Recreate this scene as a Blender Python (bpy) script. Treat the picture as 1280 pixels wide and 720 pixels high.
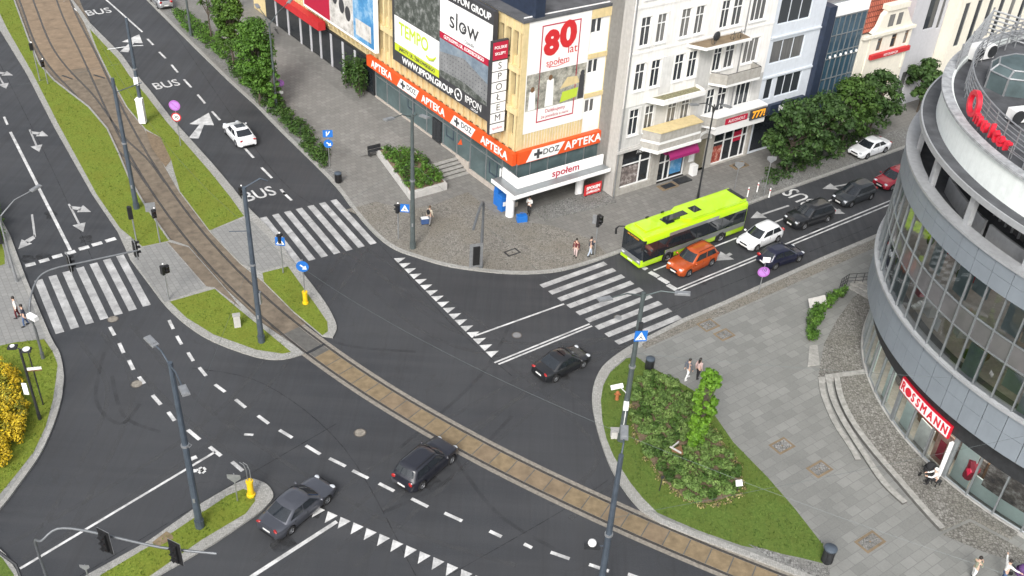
import bpy, bmesh, math, random
from mathutils import Vector, Matrix
random.seed(7)
for o in list(bpy.data.objects): bpy.data.objects.remove(o)
SC = bpy.context.scene
COL = SC.collection
R = math.radians
# ------------------------------------------------------------------ camera, world, sun, exposure
FPX, TH, RO, HC = 1264.745, 0.6105933, 0.0634031, 43.33633
_c, _s = math.cos(TH), math.sin(TH)
_F = Vector((0, _c, -_s)); _R0 = Vector((1, 0, 0)); _U0 = Vector((0, _s, _c))
_R = _R0*math.cos(RO) + _U0*math.sin(RO); _U = _U0*math.cos(RO) - _R0*math.sin(RO)
cd = bpy.data.cameras.new('camera'); cam = bpy.data.objects.new('camera', cd); COL.objects.link(cam)
cd.sensor_width = 36; cd.lens = FPX/1280*36; cd.clip_start = .5; cd.clip_end = 3000
m = Matrix((( _R.x, _U.x, -_F.x, 0), (_R.y, _U.y, -_F.y, 0), (_R.z, _U.z, -_F.z, HC), (0, 0, 0, 1)))
cam.matrix_world = m
SC.camera = cam
SUN_EL, SUN_AZ = R(40), R(194)          # azimuth measured clockwise from +Y
w = bpy.data.worlds.new('World'); SC.world = w; w.use_nodes = True
nt = w.node_tree; nt.nodes.clear()
sky = nt.nodes.new('ShaderNodeTexSky'); sky.sky_type = 'NISHITA'; sky.sun_disc = False
sky.sun_elevation = SUN_EL; sky.sun_rotation = SUN_AZ; sky.dust_density = 4.0; sky.air_density = 1.0; sky.ozone_density = 1.0
hs = nt.nodes.new('ShaderNodeHueSaturation'); hs.inputs['Saturation'].default_value = .28
bg = nt.nodes.new('ShaderNodeBackground'); bg.inputs[1].default_value = .15
ow = nt.nodes.new('ShaderNodeOutputWorld')
nt.links.new(sky.outputs[0], hs.inputs['Color']); nt.links.new(hs.outputs[0], bg.inputs[0]); nt.links.new(bg.outputs[0], ow.inputs[0])
sl = bpy.data.lights.new('sun', 'SUN'); sl.energy = 1.5; sl.angle = R(18); sl.color = (1, .97, .93)
so = bpy.data.objects.new('sun', sl); COL.objects.link(so)
sd = Vector((math.sin(SUN_AZ)*math.cos(SUN_EL), math.cos(SUN_AZ)*math.cos(SUN_EL), math.sin(SUN_EL)))
so.rotation_euler = (-sd).to_track_quat('-Z', 'Y').to_euler()
SC.view_settings.view_transform = 'Standard'; SC.view_settings.look = 'None'
SC.view_settings.exposure = .66; SC.view_settings.gamma = 1; SC.view_settings.use_curve_mapping = False

# ------------------------------------------------------------------ places read off the photograph (ground points, heights)
def ray(x, y): return _R*((x-640)/FPX) - _U*((y-360)/FPX) + _F
def G(x, y, z=0.0):
    d = ray(x, y); t = (z-HC)/d.z
    v = d*t; return Vector((v.x, v.y, z))
def Gs(pts, z=0.0): return [G(a, b, z) for a, b in pts]
def proj(P):
    v = P - Vector((0, 0, HC)); q = v.dot(_F)
    return 640 + FPX*v.dot(_R)/q, 360 - FPX*v.dot(_U)/q
def hgt(B, y):                      # height over ground point B at which a post reaches picture row y
    lo, hi = 0, 35
    for _ in range(40):
        mid = (lo+hi)/2
        if proj(Vector((B.x, B.y, B.z+mid)))[1] > y: lo = mid
        else: hi = mid
    return lo
def off(poly, d):
    """offset an open polyline sideways (left positive)"""
    out = []
    for i, p in enumerate(poly):
        a = poly[max(0, i-1)]; b = poly[min(len(poly)-1, i+1)]
        t = Vector((b.x-a.x, b.y-a.y, 0)).normalized()
        out.append(p + Vector((-t.y, t.x, 0))*d)
    return out
def smooth(pts, n=4):
    out = []
    for i in range(len(pts)-1):
        p0 = pts[max(0, i-1)]; p1 = pts[i]; p2 = pts[i+1]; p3 = pts[min(len(pts)-1, i+2)]
        for k in range(n):
            t = k/n
            out.append(.5*((2*p1)+(p2-p0)*t+(2*p0-5*p1+4*p2-p3)*t*t+(3*p1-p0-3*p2+p3)*t**3))
    out.append(pts[-1].copy()); return out
def V(*a): return Vector(a)
def U(deg): return Vector((math.cos(R(deg)), math.sin(R(deg)), 0))

# ------------------------------------------------------------------ mesh builder
class MB:
    def __init__(s): s.v = []; s.f = []; s.m = []; s.sm = []
    def add(s, vs, fs, mi=0, smooth=False):
        b = len(s.v); s.v += [tuple(q) for q in vs]
        for f in fs: s.f.append(tuple(b+i for i in f)); s.m.append(mi); s.sm.append(smooth)
    def bb(s, x0, x1, y0, y1, z0, z1, mi=0):
        s.add([(x0,y0,z0),(x1,y0,z0),(x1,y1,z0),(x0,y1,z0),(x0,y0,z1),(x1,y0,z1),(x1,y1,z1),(x0,y1,z1)],
              [(3,2,1,0),(4,5,6,7),(0,1,5,4),(1,2,6,5),(2,3,7,6),(3,0,4,7)], mi); return s
    def box(s, c, sz, rz=0, mi=0):
        ca, sa = math.cos(rz), math.sin(rz); vs = []
        for z in (-.5, .5):
            for x, y in ((-.5,-.5),(.5,-.5),(.5,.5),(-.5,.5)):
                X, Y = x*sz[0], y*sz[1]; vs.append((c[0]+X*ca-Y*sa, c[1]+X*sa+Y*ca, c[2]+z*sz[2]))
        s.add(vs, [(3,2,1,0),(4,5,6,7),(0,1,5,4),(1,2,6,5),(2,3,7,6),(3,0,4,7)], mi); return s
    def mbox(s, M, sz, mi=0):
        vs = []
        for z in (-.5, .5):
            for x, y in ((-.5,-.5),(.5,-.5),(.5,.5),(-.5,.5)): vs.append(M @ Vector((x*sz[0], y*sz[1], z*sz[2])))
        s.add(vs, [(3,2,1,0),(4,5,6,7),(0,1,5,4),(1,2,6,5),(2,3,7,6),(3,0,4,7)], mi); return s
    def quad(s, a, b, c, d, mi=0): s.add([a,b,c,d], [(0,1,2,3)], mi); return s
    def sheet(s, poly, z=None, mi=0):
        vs = [(p[0], p[1], p[2] if z is None else z) for p in poly]
        ar = sum(vs[i][0]*vs[(i+1) % len(vs)][1]-vs[(i+1) % len(vs)][0]*vs[i][1] for i in range(len(vs)))
        if ar < 0: vs = vs[::-1]
        s.add(vs, [tuple(range(len(vs)))], mi); return s
    def prism(s, poly, z0, z1, mi=0, bottom=False):
        vs = [(p[0], p[1]) for p in poly]
        ar = sum(vs[i][0]*vs[(i+1) % len(vs)][1]-vs[(i+1) % len(vs)][0]*vs[i][1] for i in range(len(vs)))
        if ar < 0: vs = vs[::-1]
        n = len(vs)
        s.add([(x,y,z0) for x,y in vs]+[(x,y,z1) for x,y in vs],
              [tuple(range(n, 2*n))]+[(i,(i+1) % n,n+(i+1) % n,n+i) for i in range(n)]+([tuple(range(n))[::-1]] if bottom else []), mi); return s
    def tube(s, pts, r, n=8, mi=0, cap=True, sm=True):
        pts = [Vector(p) for p in pts]; k = len(pts)
        rs = r if isinstance(r, (list, tuple)) else [r]*k
        vs = []; pu = None
        for i, p in enumerate(pts):
            t = (pts[min(k-1, i+1)]-pts[max(0, i-1)])
            t = t.normalized() if t.length > 1e-9 else Vector((0,0,1))
            if pu is None:
                pu = t.cross(Vector((0,0,1)) if abs(t.z) < .9 else Vector((1,0,0))).normalized()
            pu = (pu - t*pu.dot(t)).normalized(); pv = t.cross(pu)
            for j in range(n):
                a = 2*math.pi*j/n; vs.append(p + (pu*math.cos(a)+pv*math.sin(a))*rs[i])
        b = len(s.v); s.v += [tuple(q) for q in vs]
        for i in range(k-1):
            for j in range(n):
                s.f.append((b+i*n+j, b+i*n+(j+1) % n, b+(i+1)*n+(j+1) % n, b+(i+1)*n+j)); s.m.append(mi); s.sm.append(sm)
        if cap:
            s.f.append(tuple(b+j for j in range(n))[::-1]); s.m.append(mi); s.sm.append(False)
            s.f.append(tuple(b+(k-1)*n+j for j in range(n))); s.m.append(mi); s.sm.append(False)
        return s
    def lathe(s, prof, n=16, o=(0,0,0), mi=0, a0=0, a1=360, M=None, sm=True):
        full = abs(a1-a0) >= 360; cnt = n if full else n+1; vs = []
        for r, z in prof:
            for j in range(cnt):
                a = R(a0+(a1-a0)*j/n); q = Vector((r*math.cos(a), r*math.sin(a), z))
                q = (M @ q) if M else q+Vector(o); vs.append(q)
        fs = []
        for i in range(len(prof)-1):
            for j in range(n):
                j2 = (j+1) % cnt; fs.append((i*cnt+j, i*cnt+j2, (i+1)*cnt+j2, (i+1)*cnt+j))
        s.add(vs, fs, mi, sm); return s
    def sphere(s, c, r, n=10, k=6, mi=0, M=None):
        rx, ry, rz = r if isinstance(r, (tuple, list)) else (r, r, r)
        vs = []; fs = []
        for i in range(k+1):
            a = math.pi*i/k
            for j in range(n):
                b = 2*math.pi*j/n; q = Vector((rx*math.sin(a)*math.cos(b), ry*math.sin(a)*math.sin(b), rz*math.cos(a)))
                vs.append((M @ q if M else q)+Vector(c))
        for i in range(k):
            for j in range(n): fs.append((i*n+j, (i+1)*n+j, (i+1)*n+(j+1) % n, i*n+(j+1) % n))
        s.add(vs, fs, mi, True); return s
    def build(s, name, mats, parent=None, loc=None, rz=None, sharp=35):
        me = bpy.data.meshes.new(name); me.from_pydata(s.v, [], s.f)
        if not isinstance(mats, (list, tuple)): mats = [mats]
        for q in mats: me.materials.append(q)
        me.polygons.foreach_set('material_index', s.m); me.polygons.foreach_set('use_smooth', s.sm)
        me.update()
        if any(s.sm): me.set_sharp_from_angle(angle=R(sharp))
        o = bpy.data.objects.new(name, me); COL.objects.link(o)
        if parent: o.parent = parent
        if loc is not None: o.location = loc
        if rz is not None: o.rotation_euler = (0, 0, rz)
        return o
def thing(name, label, cat, loc=(0,0,0), rz=0, group=None):
    o = bpy.data.objects.new(name, None); COL.objects.link(o); o.empty_display_size = .3
    o.location = loc; o.rotation_euler = (0, 0, rz); return tag(o, label, cat, group)
def tag(o, label, cat, group=None):
    o['label'] = label; o['category'] = cat
    if group: o['group'] = group
    return o
def struct(name, mb, mats, parent=None, label=None):
    o = mb.build(name, mats, parent)
    if not parent: o['kind'] = 'structure'
    if label: o['label'] = label
    return o
def copy_tree(o, parent=None):
    c = o.copy(); COL.objects.link(c)
    if parent: c.parent = parent
    for ch in o.children: copy_tree(ch, c)
    return c

# ------------------------------------------------------------------ materials
def newmat(name):
    m = bpy.data.materials.new(name); m.use_nodes = True
    nt = m.node_tree; b = nt.nodes['Principled BSDF']
    return m, nt, b
def nd(nt, t, **k):
    n = nt.nodes.new('ShaderNode'+t)
    for a, v in k.items():
        if a.startswith('i_'): n.inputs[a[2:].replace('_', ' ')].default_value = v
        else: setattr(n, a, v)
    return n
def ramp(nt, fac, stops):
    r = nt.nodes.new('ShaderNodeValToRGB'); e = r.color_ramp.elements
    while len(e) < len(stops): e.new(.5)
    for q, (p, c) in zip(e, stops): q.position = p; q.color = (*c, 1) if len(c) == 3 else c
    nt.links.new(fac, r.inputs[0]); return r.outputs[0]
def mixc(nt, fac, a, b, mode='MIX'):
    n = nt.nodes.new('ShaderNodeMix'); n.data_type = 'RGBA'; n.blend_type = mode
    if isinstance(fac, (int, float)): n.inputs[0].default_value = fac
    else: nt.links.new(fac, n.inputs[0])
    for i, q in ((6, a), (7, b)):
        if isinstance(q, (tuple, list)): n.inputs[i].default_value = (*q[:3], 1)
        else: nt.links.new(q, n.inputs[i])
    return n.outputs[2]
def tc(nt, rot=0, scale=(1,1,1)):
    t = nt.nodes.new('ShaderNodeTexCoord'); mp = nt.nodes.new('ShaderNodeMapping')
    mp.inputs['Rotation'].default_value = (0, 0, rot); mp.inputs['Scale'].default_value = scale
    nt.links.new(t.outputs['Object'], mp.inputs[0]); return mp.outputs[0]
def noise(nt, co, sc, det=4, rough=.6):
    n = nd(nt, 'TexNoise'); n.inputs['Scale'].default_value = sc; n.inputs['Detail'].default_value = det; n.inputs['Roughness'].default_value = rough
    nt.links.new(co, n.inputs['Vector']); return n.outputs['Fac']
def bump(nt, b, h, s=.3, d=.02):
    n = nd(nt, 'Bump'); n.inputs['Strength'].default_value = s; n.inputs['Distance'].default_value = d
    nt.links.new(h, n.inputs['Height']); nt.links.new(n.outputs[0], b.inputs['Normal'])
_cache = {}
def mat(name, col, rough=.6, metal=0, var=.12, sc=3, coat=0, spec=.5, emit=0, grime=0):
    """plain coloured material with a procedural tone variation"""
    if name in _cache: return _cache[name]
    m, nt, b = newmat(name); co = tc(nt)
    n1 = noise(nt, co, sc, 5); k = 1-var; l = 1+var
    cc = ramp(nt, n1, [(.3, tuple(c*k for c in col)), (.7, tuple(min(1, c*l) for c in col))])
    if grime:
        mp = tc(nt, scale=(2.5, 2.5, .25)); g = noise(nt, mp, 1.6, 6, .65)
        gf = ramp(nt, g, [(.45, (0,0,0)), (.8, (grime,)*3)])
        cc = mixc(nt, gf, cc, tuple(c*.45 for c in col))
    nt.links.new(cc, b.inputs['Base Color'])
    b.inputs['Roughness'].default_value = rough; b.inputs['Metallic'].default_value = metal
    b.inputs['Specular IOR Level'].default_value = spec
    if coat: b.inputs['Coat Weight'].default_value = coat; b.inputs['Coat Roughness'].default_value = .04
    if emit: b.inputs['Emission Color'].default_value = (*col, 1); b.inputs['Emission Strength'].default_value = emit
    _cache[name] = m; return m
def m_asphalt():
    m, nt, b = newmat('asphalt'); co = tc(nt)
    f = noise(nt, co, 14, 6, .8); g = noise(nt, co, .22, 5, .6); g2 = noise(nt, tc(nt, R(-37), (.05, 1.1, 1)), 1.0, 4); g3 = noise(nt, tc(nt, R(35), (1.1, .05, 1)), 1.0, 4); g4 = noise(nt, co, .07, 3, .5)
    c1 = ramp(nt, f, [(.25, (.020,.0215,.0245)), (.5, (.036,.0385,.043)), (.78, (.080,.085,.094))])
    c2 = mixc(nt, ramp(nt, g, [(.35, (0,0,0)), (.7, (.7,.7,.7))]), c1, (.027,.028,.031))
    c3 = mixc(nt, ramp(nt, g2, [(.42, (0,0,0)), (.7, (.55,.55,.55))]), c2, (.056,.057,.060))
    c3 = mixc(nt, ramp(nt, g3, [(.5, (0,0,0)), (.72, (.5,.5,.5))]), c3, (.027,.028,.030))
    c3 = mixc(nt, ramp(nt, g4, [(.45, (0,0,0)), (.62, (.45,.45,.45))]), c3, (.058,.060,.064))
    vo = nd(nt, 'TexVoronoi'); vo.feature = 'DISTANCE_TO_EDGE'; vo.inputs['Scale'].default_value = .09
    wp = nd(nt, 'VectorMath'); wp.operation = 'ADD'
    nn = nd(nt, 'TexNoise'); nn.inputs['Scale'].default_value = .5; nt.links.new(co, nn.inputs['Vector'])
    sc_ = nd(nt, 'VectorMath'); sc_.operation = 'SCALE'; sc_.inputs['Scale'].default_value = 3.; nt.links.new(nn.outputs['Color'], sc_.inputs[0])
    nt.links.new(co, wp.inputs[0]); nt.links.new(sc_.outputs[0], wp.inputs[1]); nt.links.new(wp.outputs[0], vo.inputs['Vector'])
    cr = ramp(nt, vo.outputs['Distance'], [(0, (.55,.55,.55)), (.0035, (0,0,0))])
    c4 = mixc(nt, cr, c3, (.03,.03,.03))
    nt.links.new(c4, b.inputs['Base Color'])
    nt.links.new(ramp(nt, g3, [(.3, (.5,)*3), (.7, (.85,)*3)]), b.inputs['Roughness']); bump(nt, b, f, .35, .01); return m
def m_cells(name, c0, c1, joint, sc, rough=.85, jw=.08, tint=None, rot=0):
    """small setts: one tone per stone, dark joints"""
    m, nt, b = newmat(name); co = tc(nt, rot)
    v = nd(nt, 'TexVoronoi'); v.inputs['Scale'].default_value = sc; v.inputs['Randomness'].default_value = .55; nt.links.new(co, v.inputs['Vector'])
    e = nd(nt, 'TexVoronoi'); e.feature = 'DISTANCE_TO_EDGE'; e.inputs['Scale'].default_value = sc; e.inputs['Randomness'].default_value = .55; nt.links.new(co, e.inputs['Vector'])
    sp = nd(nt, 'SeparateColor'); nt.links.new(v.outputs['Color'], sp.inputs[0])
    c = mixc(nt, sp.outputs[0], c0, c1)
    g = noise(nt, co, .35, 5); c = mixc(nt, ramp(nt, g, [(.4, (0,0,0)), (.65, (.75,.75,.75))]), c, tint or tuple(q*.7 for q in c0))
    j = ramp(nt, e.outputs['Distance'], [(0, (1,1,1)), (jw, (0,0,0))])
    c = mixc(nt, j, c, joint); nt.links.new(c, b.inputs['Base Color']); b.inputs['Roughness'].default_value = rough
    bump(nt, b, e.outputs['Distance'], .5, .02); return m
def m_slabs(name, c0, c1, joint, w=.5, h=.5, rot=0, ofs=.5, jw=.02, big=.5):
    m, nt, b = newmat(name); co = tc(nt, rot)
    k = nd(nt, 'TexBrick'); k.offset = ofs; k.inputs['Color1'].default_value = (*c0, 1); k.inputs['Color2'].default_value = (*c1, 1); k.inputs['Mortar'].default_value = (*joint, 1)
    k.inputs['Scale'].default_value = 1; k.inputs['Mortar Size'].default_value = jw; k.inputs['Brick Width'].default_value = w; k.inputs['Row Height'].default_value = h; k.inputs['Bias'].default_value = 0
    nt.links.new(co, k.inputs['Vector'])
    g = noise(nt, co, .25, 6, .65); f = noise(nt, co, 9, 4, .7)
    c = mixc(nt, ramp(nt, g, [(.35, (0,0,0)), (.7, (big,)*3)]), k.outputs['Color'], tuple(q*.62 for q in c0))
    c = mixc(nt, ramp(nt, f, [(.3, (0,0,0)), (.8, (.3,.3,.3))]), c, tuple(min(1, q*1.35) for q in c1))
    nt.links.new(c, b.inputs['Base Color']); b.inputs['Roughness'].default_value = .85
    bump(nt, b, k.outputs['Fac'], .25, -.01); return m
def m_grass(name, a, bb_, c_):
    m, nt, b = newmat(name); co = tc(nt)
    f = noise(nt, co, 7, 8, .75); g = noise(nt, co, .6, 7, .7)
    c = ramp(nt, f, [(.25, a), (.5, bb_), (.75, c_)])
    c = mixc(nt, ramp(nt, g, [(.4, (0,0,0)), (.68, (.7,.7,.7))]), c, tuple(q*.8 for q in (bb_[0]*1.3, bb_[1]*1.04, bb_[2]*1.1)))
    nt.links.new(c, b.inputs['Base Color']); b.inputs['Roughness'].default_value = .9; b.inputs['Specular IOR Level'].default_value = .2
    bump(nt, b, f, .6, .05); return m
def m_leaf(name, a, b_, c_, sc=.8, tr=.25):
    m, nt, b = newmat(name); co = tc(nt)
    f = noise(nt, co, sc, 4, .7)
    oi = nd(nt, 'NewGeometry')
    c = ramp(nt, f, [(.3, a), (.52, b_), (.72, c_)])
    rr = ramp(nt, oi.outputs['Random Per Island'], [(0, (.6,.6,.6)), (1, (1.35,1.35,1.35))])
    c = mixc(nt, 1.0, c, rr, 'MULTIPLY')
    nt.links.new(c, b.inputs['Base Color']); b.inputs['Roughness'].default_value = .6; b.inputs['Specular IOR Level'].default_value = .3
    t = nd(nt, 'BsdfTranslucent'); nt.links.new(c, t.inputs[0]); mx = nd(nt, 'MixShader'); mx.inputs[0].default_value = tr
    o = nt.nodes['Material Output']; nt.links.new(b.outputs[0], mx.inputs[1]); nt.links.new(t.outputs[0], mx.inputs[2]); nt.links.new(mx.outputs[0], o.inputs[0]); return m
def m_paint(name='road_paint', wear=.5):
    m, nt, b = newmat(name); co = tc(nt)
    f = noise(nt, co, 9, 6, .8); g = noise(nt, co, 1.1, 4, .6)
    c = ramp(nt, g, [(.3, (.47,.47,.46)), (.7, (.68,.68,.67))])
    wf = nd(nt, 'Math'); wf.operation = 'MULTIPLY'; nt.links.new(f, wf.inputs[0]); nt.links.new(g, wf.inputs[1])
    k = ramp(nt, wf.outputs[0], [(.0, (.85,)*3), (wear*.36, (0,0,0))])
    c = mixc(nt, k, c, (.09,.09,.095)); nt.links.new(c, b.inputs['Base Color']); b.inputs['Roughness'].default_value = .7; return m
def m_glass(name, tint, dens=.5, rough=.03):
    """window pane: part see-through, part mirror"""
    m, nt, b = newmat(name); nt.nodes.remove(b)
    tr = nd(nt, 'BsdfTransparent'); tr.inputs[0].default_value = (*tint, 1)
    gl = nd(nt, 'BsdfGlossy'); gl.inputs['Color'].default_value = (.85,.9,.95,1); gl.inputs['Roughness'].default_value = rough
    fr = nd(nt, 'Fresnel'); fr.inputs['IOR'].default_value = 1.45+dens
    mx = nd(nt, 'MixShader'); nt.links.new(fr.outputs[0], mx.inputs[0]); nt.links.new(tr.outputs[0], mx.inputs[1]); nt.links.new(gl.outputs[0], mx.inputs[2])
    nt.links.new(mx.outputs[0], nt.nodes['Material Output'].inputs[0]); return m
def m_tiles(name, c0, c1):
    m, nt, b = newmat(name); co = tc(nt)
    k = nd(nt, 'TexBrick'); k.inputs['Color1'].default_value = (*c0,1); k.inputs['Color2'].default_value = (*c1,1); k.inputs['Mortar'].default_value = tuple(q*.35 for q in c0)+(1,)
    k.inputs['Scale'].default_value = 1; k.inputs['Brick Width'].default_value = .3; k.inputs['Row Height'].default_value = .38; k.inputs['Mortar Size'].default_value = .035
    sx = nd(nt, 'SeparateXYZ'); nt.links.new(co, sx.inputs[0]); cx = nd(nt, 'CombineXYZ'); nt.links.new(sx.outputs[0], cx.inputs[0]); nt.links.new(sx.outputs[2], cx.inputs[1]); nt.links.new(cx.outputs[0], k.inputs['Vector'])
    nt.links.new(k.outputs[0], b.inputs['Base Color']); b.inputs['Roughness'].default_value = .7; bump(nt, b, k.outputs['Fac'], .6, -.03); return m
A37 = R(-37)
M = dict(
 asphalt=m_asphalt(), paint=m_paint('road_paint', .85), worn=m_paint('worn_paint', 1.5),
 setts=m_cells('granite_setts', (.15,.142,.125), (.26,.245,.215), (.07,.066,.058), 7.5, tint=(.185,.168,.135)),
 setts_g=m_cells('grey_setts', (.15,.15,.145), (.27,.27,.26), (.07,.07,.065), 6.5, tint=(.17,.165,.15)),
 kerb=m_cells('kerb_stone', (.25,.25,.235), (.38,.375,.355), (.15,.145,.135), 8.5, jw=.07, tint=(.27,.265,.245)),
 slabs=m_slabs('paving_slabs', (.165,.168,.158), (.228,.23,.217), (.143,.145,.138), .9, .6, A37),
 slabs_d=m_slabs('footway_slabs', (.155,.151,.14), (.21,.204,.19), (.11,.107,.099), .5, .5, A37),
 refuge=m_slabs('refuge_paving', (.20,.20,.195), (.25,.25,.24), (.15,.15,.14), .4, .4, R(55), big=.3),
 cobble=m_cells('round_cobbles', (.15,.145,.13), (.25,.245,.225), (.075,.07,.062), 5.5, jw=.12, tint=(.155,.15,.125)),
 grass=m_grass('turf', (.058,.098,.014), (.14,.19,.024), (.25,.27,.055)),
 grass2=m_grass('lush_turf', (.042,.078,.016), (.088,.14,.026), (.16,.205,.05)),
 dirt=mat('bare_earth', (.17,.125,.08), .95, var=.3, sc=5),
 ballast=mat('track_asphalt', (.155,.125,.092), .95, var=.3, sc=1.6),
 tan=mat('tan_track_slab', (.20,.15,.088), .9, var=.25, sc=2.2),
 tan3=mat('old_track_slab', (.215,.158,.105), .9, var=.2, sc=1.2), tan2=mat('brown_track_slab', (.19,.142,.09), .9, var=.25, sc=1.5),
 rail=mat('rail_steel', (.17,.15,.13), .35, .85, var=.3, sc=6),
 granite=mat('granite_band', (.215,.195,.165), .9, var=.3, sc=5),
 steel=mat('painted_pole_steel', (.075,.095,.12), .5, .3, var=.2, sc=2),
 steel2=mat('grey_green_pole', (.09,.11,.11), .5, .3, var=.2, sc=2),
 zinc=mat('galvanised_steel', (.33,.34,.35), .45, .6, var=.15, sc=4),
 black=mat('black_plastic', (.012,.012,.013), .5, var=.3, sc=6),
 dark=mat('dark_metal', (.035,.037,.04), .5, .3, var=.25),
 white=mat('white_enamel', (.78,.78,.77), .5, var=.05, grime=.12),
 blue=mat('sign_blue', (.015,.14,.48), .45, var=.06), red=mat('sign_red', (.55,.025,.03), .45, var=.06), violet=mat('faded_sign_violet', (.36,.12,.42), .5, var=.1),
 yellow=mat('bollard_yellow', (.75,.48,.01), .5, var=.08), lens_off=mat('dark_lens', (.03,.015,.012), .2, var=.1),
 tyre=mat('tyre_rubber', (.014,.014,.015), .85, var=.2), rim=mat('alloy_rim', (.5,.51,.53), .3, .85, var=.05),
 glass=mat('dark_window_glass', (.018,.022,.027), .06, 0, var=.15, spec=.8), lamp=mat('clear_headlamp', (.6,.63,.66), .12, .2, var=.05, spec=.8),
 tail=mat('red_tail_lamp', (.3,.012,.012), .2, var=.1, spec=.7), plate=mat('white_plate', (.72,.72,.70), .5, var=.03), chrome=mat('chrome_trim', (.55,.55,.56), .2, .9, var=.03),
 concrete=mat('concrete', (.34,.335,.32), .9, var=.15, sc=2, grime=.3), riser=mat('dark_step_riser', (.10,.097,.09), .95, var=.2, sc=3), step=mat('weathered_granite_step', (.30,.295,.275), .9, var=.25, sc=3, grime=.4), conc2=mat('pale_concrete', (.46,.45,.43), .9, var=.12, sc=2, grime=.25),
 bark=mat('bark', (.075,.06,.045), .95, var=.3, sc=8), wood=mat('stained_wood', (.16,.085,.04), .7, var=.25, sc=6),
)
# ------------------------------------------------------------------ ground, kerbs, lawns
CU = .12
g = MB(); g.add([(-700,-300,0),(700,-300,0),(700,900,0),(-700,900,0)], [(0,1,2,3)]); struct('road', g, M['asphalt'])
def lerp_out(a, b, d):
    v = (a-b).normalized(); return a+v*d
CB = [V(-57.54,120,0),V(-52.07,110,0),V(-46.17,100,0),V(-41.57,92,0),V(-37.49,85,0),V(-33.81,79,0),V(-29.88,73,0),V(-26.32,68,0),V(-22.39,63,0),V(-18.4,58.5,0),V(-14.36,54.5,0),V(-10.32,51,0),V(-6.4,48,0),V(-1.99,45,0),V(2.13,42.5,0),V(6.68,40,0),V(10.66,38,0),V(14.95,36,0),V(19.57,34,0),V(27.1,31,0),V(42,25.5,0)]
CB = [lerp_out(CB[0], CB[1], 90), lerp_out(CB[0], CB[1], 30)]+CB
CA = [V(-58.9,114.3,0),V(-52.15,102.5,0),V(-47.7,96,0),V(-42.3,89.4,0),V(-36.9,81.8,0),V(-33.2,77.6,0),V(-30.5,73.8,0)]
CA = [lerp_out(CA[0], CA[1], 95), lerp_out(CA[0], CA[1], 30)]+CA
CBs = smooth(CB, 6); CAs = smooth(CA, 6)
def strip(mb, line, d0, d1, z, mi=0, ya=None, yb=None):
    a = off(line, d0); b = off(line, d1)
    for i in range(len(line)-1):
        ym = (line[i].y+line[i+1].y)/2
        if ya is not None and not (ya <= ym <= yb): continue
        q = [a[i], a[i+1], b[i+1], b[i]]; mb.sheet(q, z, mi)
def raised(name, outer, z=CU, m='kerb', lab=None):
    b = MB(); b.prism(outer, -.05, z); return struct(name, b, M[m], label=lab)
def lay(name, poly, z, m, inst=True):
    b = MB(); b.sheet(poly, z); return struct(name, b, M[m])
def tufts(name, polys, z, dens, m, hmin=.05, hmax=.13, mow=0):
    """short grass blades over a lawn: one uncountable mass"""
    b = MB(); rnd = random.Random(sum(map(ord, name)) + len(polys))
    for poly in polys:
        P = [(q.x, q.y) for q in poly]; xs = [q[0] for q in P]; ys = [q[1] for q in P]
        n = int((max(xs)-min(xs))*(max(ys)-min(ys))*dens)
        for _ in range(n):
            x = rnd.uniform(min(xs), max(xs)); y = rnd.uniform(min(ys), max(ys)); c = False; j = len(P)-1
            for i in range(len(P)):
                if (P[i][1] > y) != (P[j][1] > y) and x < (P[j][0]-P[i][0])*(y-P[i][1])/(P[j][1]-P[i][1])+P[i][0]: c = not c
                j = i
            if not c: continue
            for k in range(3):
                a = rnd.uniform(0, 6.28); h = rnd.uniform(hmin, hmax); wd = rnd.uniform(.012, .03); l = rnd.uniform(.02, .09)
                ox, oy = x+rnd.uniform(-.06, .06), y+rnd.uniform(-.06, .06); ca, sa = math.cos(a), math.sin(a)
                b.add([(ox-sa*wd, oy+ca*wd, z-.01), (ox+sa*wd, oy-ca*wd, z-.01), (ox+ca*l, oy+sa*l, z+h)], [(0,1,2)])
    o = b.build(name, m); o['kind'] = 'stuff'; return o
# -- west half of the tram median
wk = [(-80,-100),(-30,-14),(0,38),(33,92),(67,158),(115,243),(147,290),(163,325),(190,361),(207,383),(233,407),(267,428),(320,447),(353,450),(380,443)]
wt = [(372,436),(330,407),(285,365),(236,309),(213,301),(183,258),(162,222),(149,191),(135,161),(112,134),(69,101),(50,80),(37,50),(18,-2),(-20,-75)]
WK = Gs(wk); raised('kerb', WK[:8]+smooth(WK[7:], 3)[1:]+Gs(wt))
wi = [(-70,-100),(-14,-12),(9,36),(40,90),(74,157),(121,243),(150,285),(178,308),(211,301),(181,258),(160,222),(147,191),(133,161),(110,134),(67,101),(48,80),(35,50),(16,-2),(-28,-80)]
W1 = Gs(wi, .13); lay('lawn', W1, .13, 'grass')
RFL = Gs([(166,324),(178,309),(208,303),(257,359),(213,375),(206,378),(190,358)], .132); lay('refuge_paving', RFL, .132, 'refuge')
W2 = Gs([(212,377),(268,361),(298,386),(330,412),(364,440),(353,442),(320,437),(267,418),(233,397)], .131)
lay('lawn', W2, .131, 'grass')
lay('track_shoulder', Gs([(209,302),(236,309),(285,365),(300,384),(268,359),(258,358)], .134), .134, 'ballast')
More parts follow.
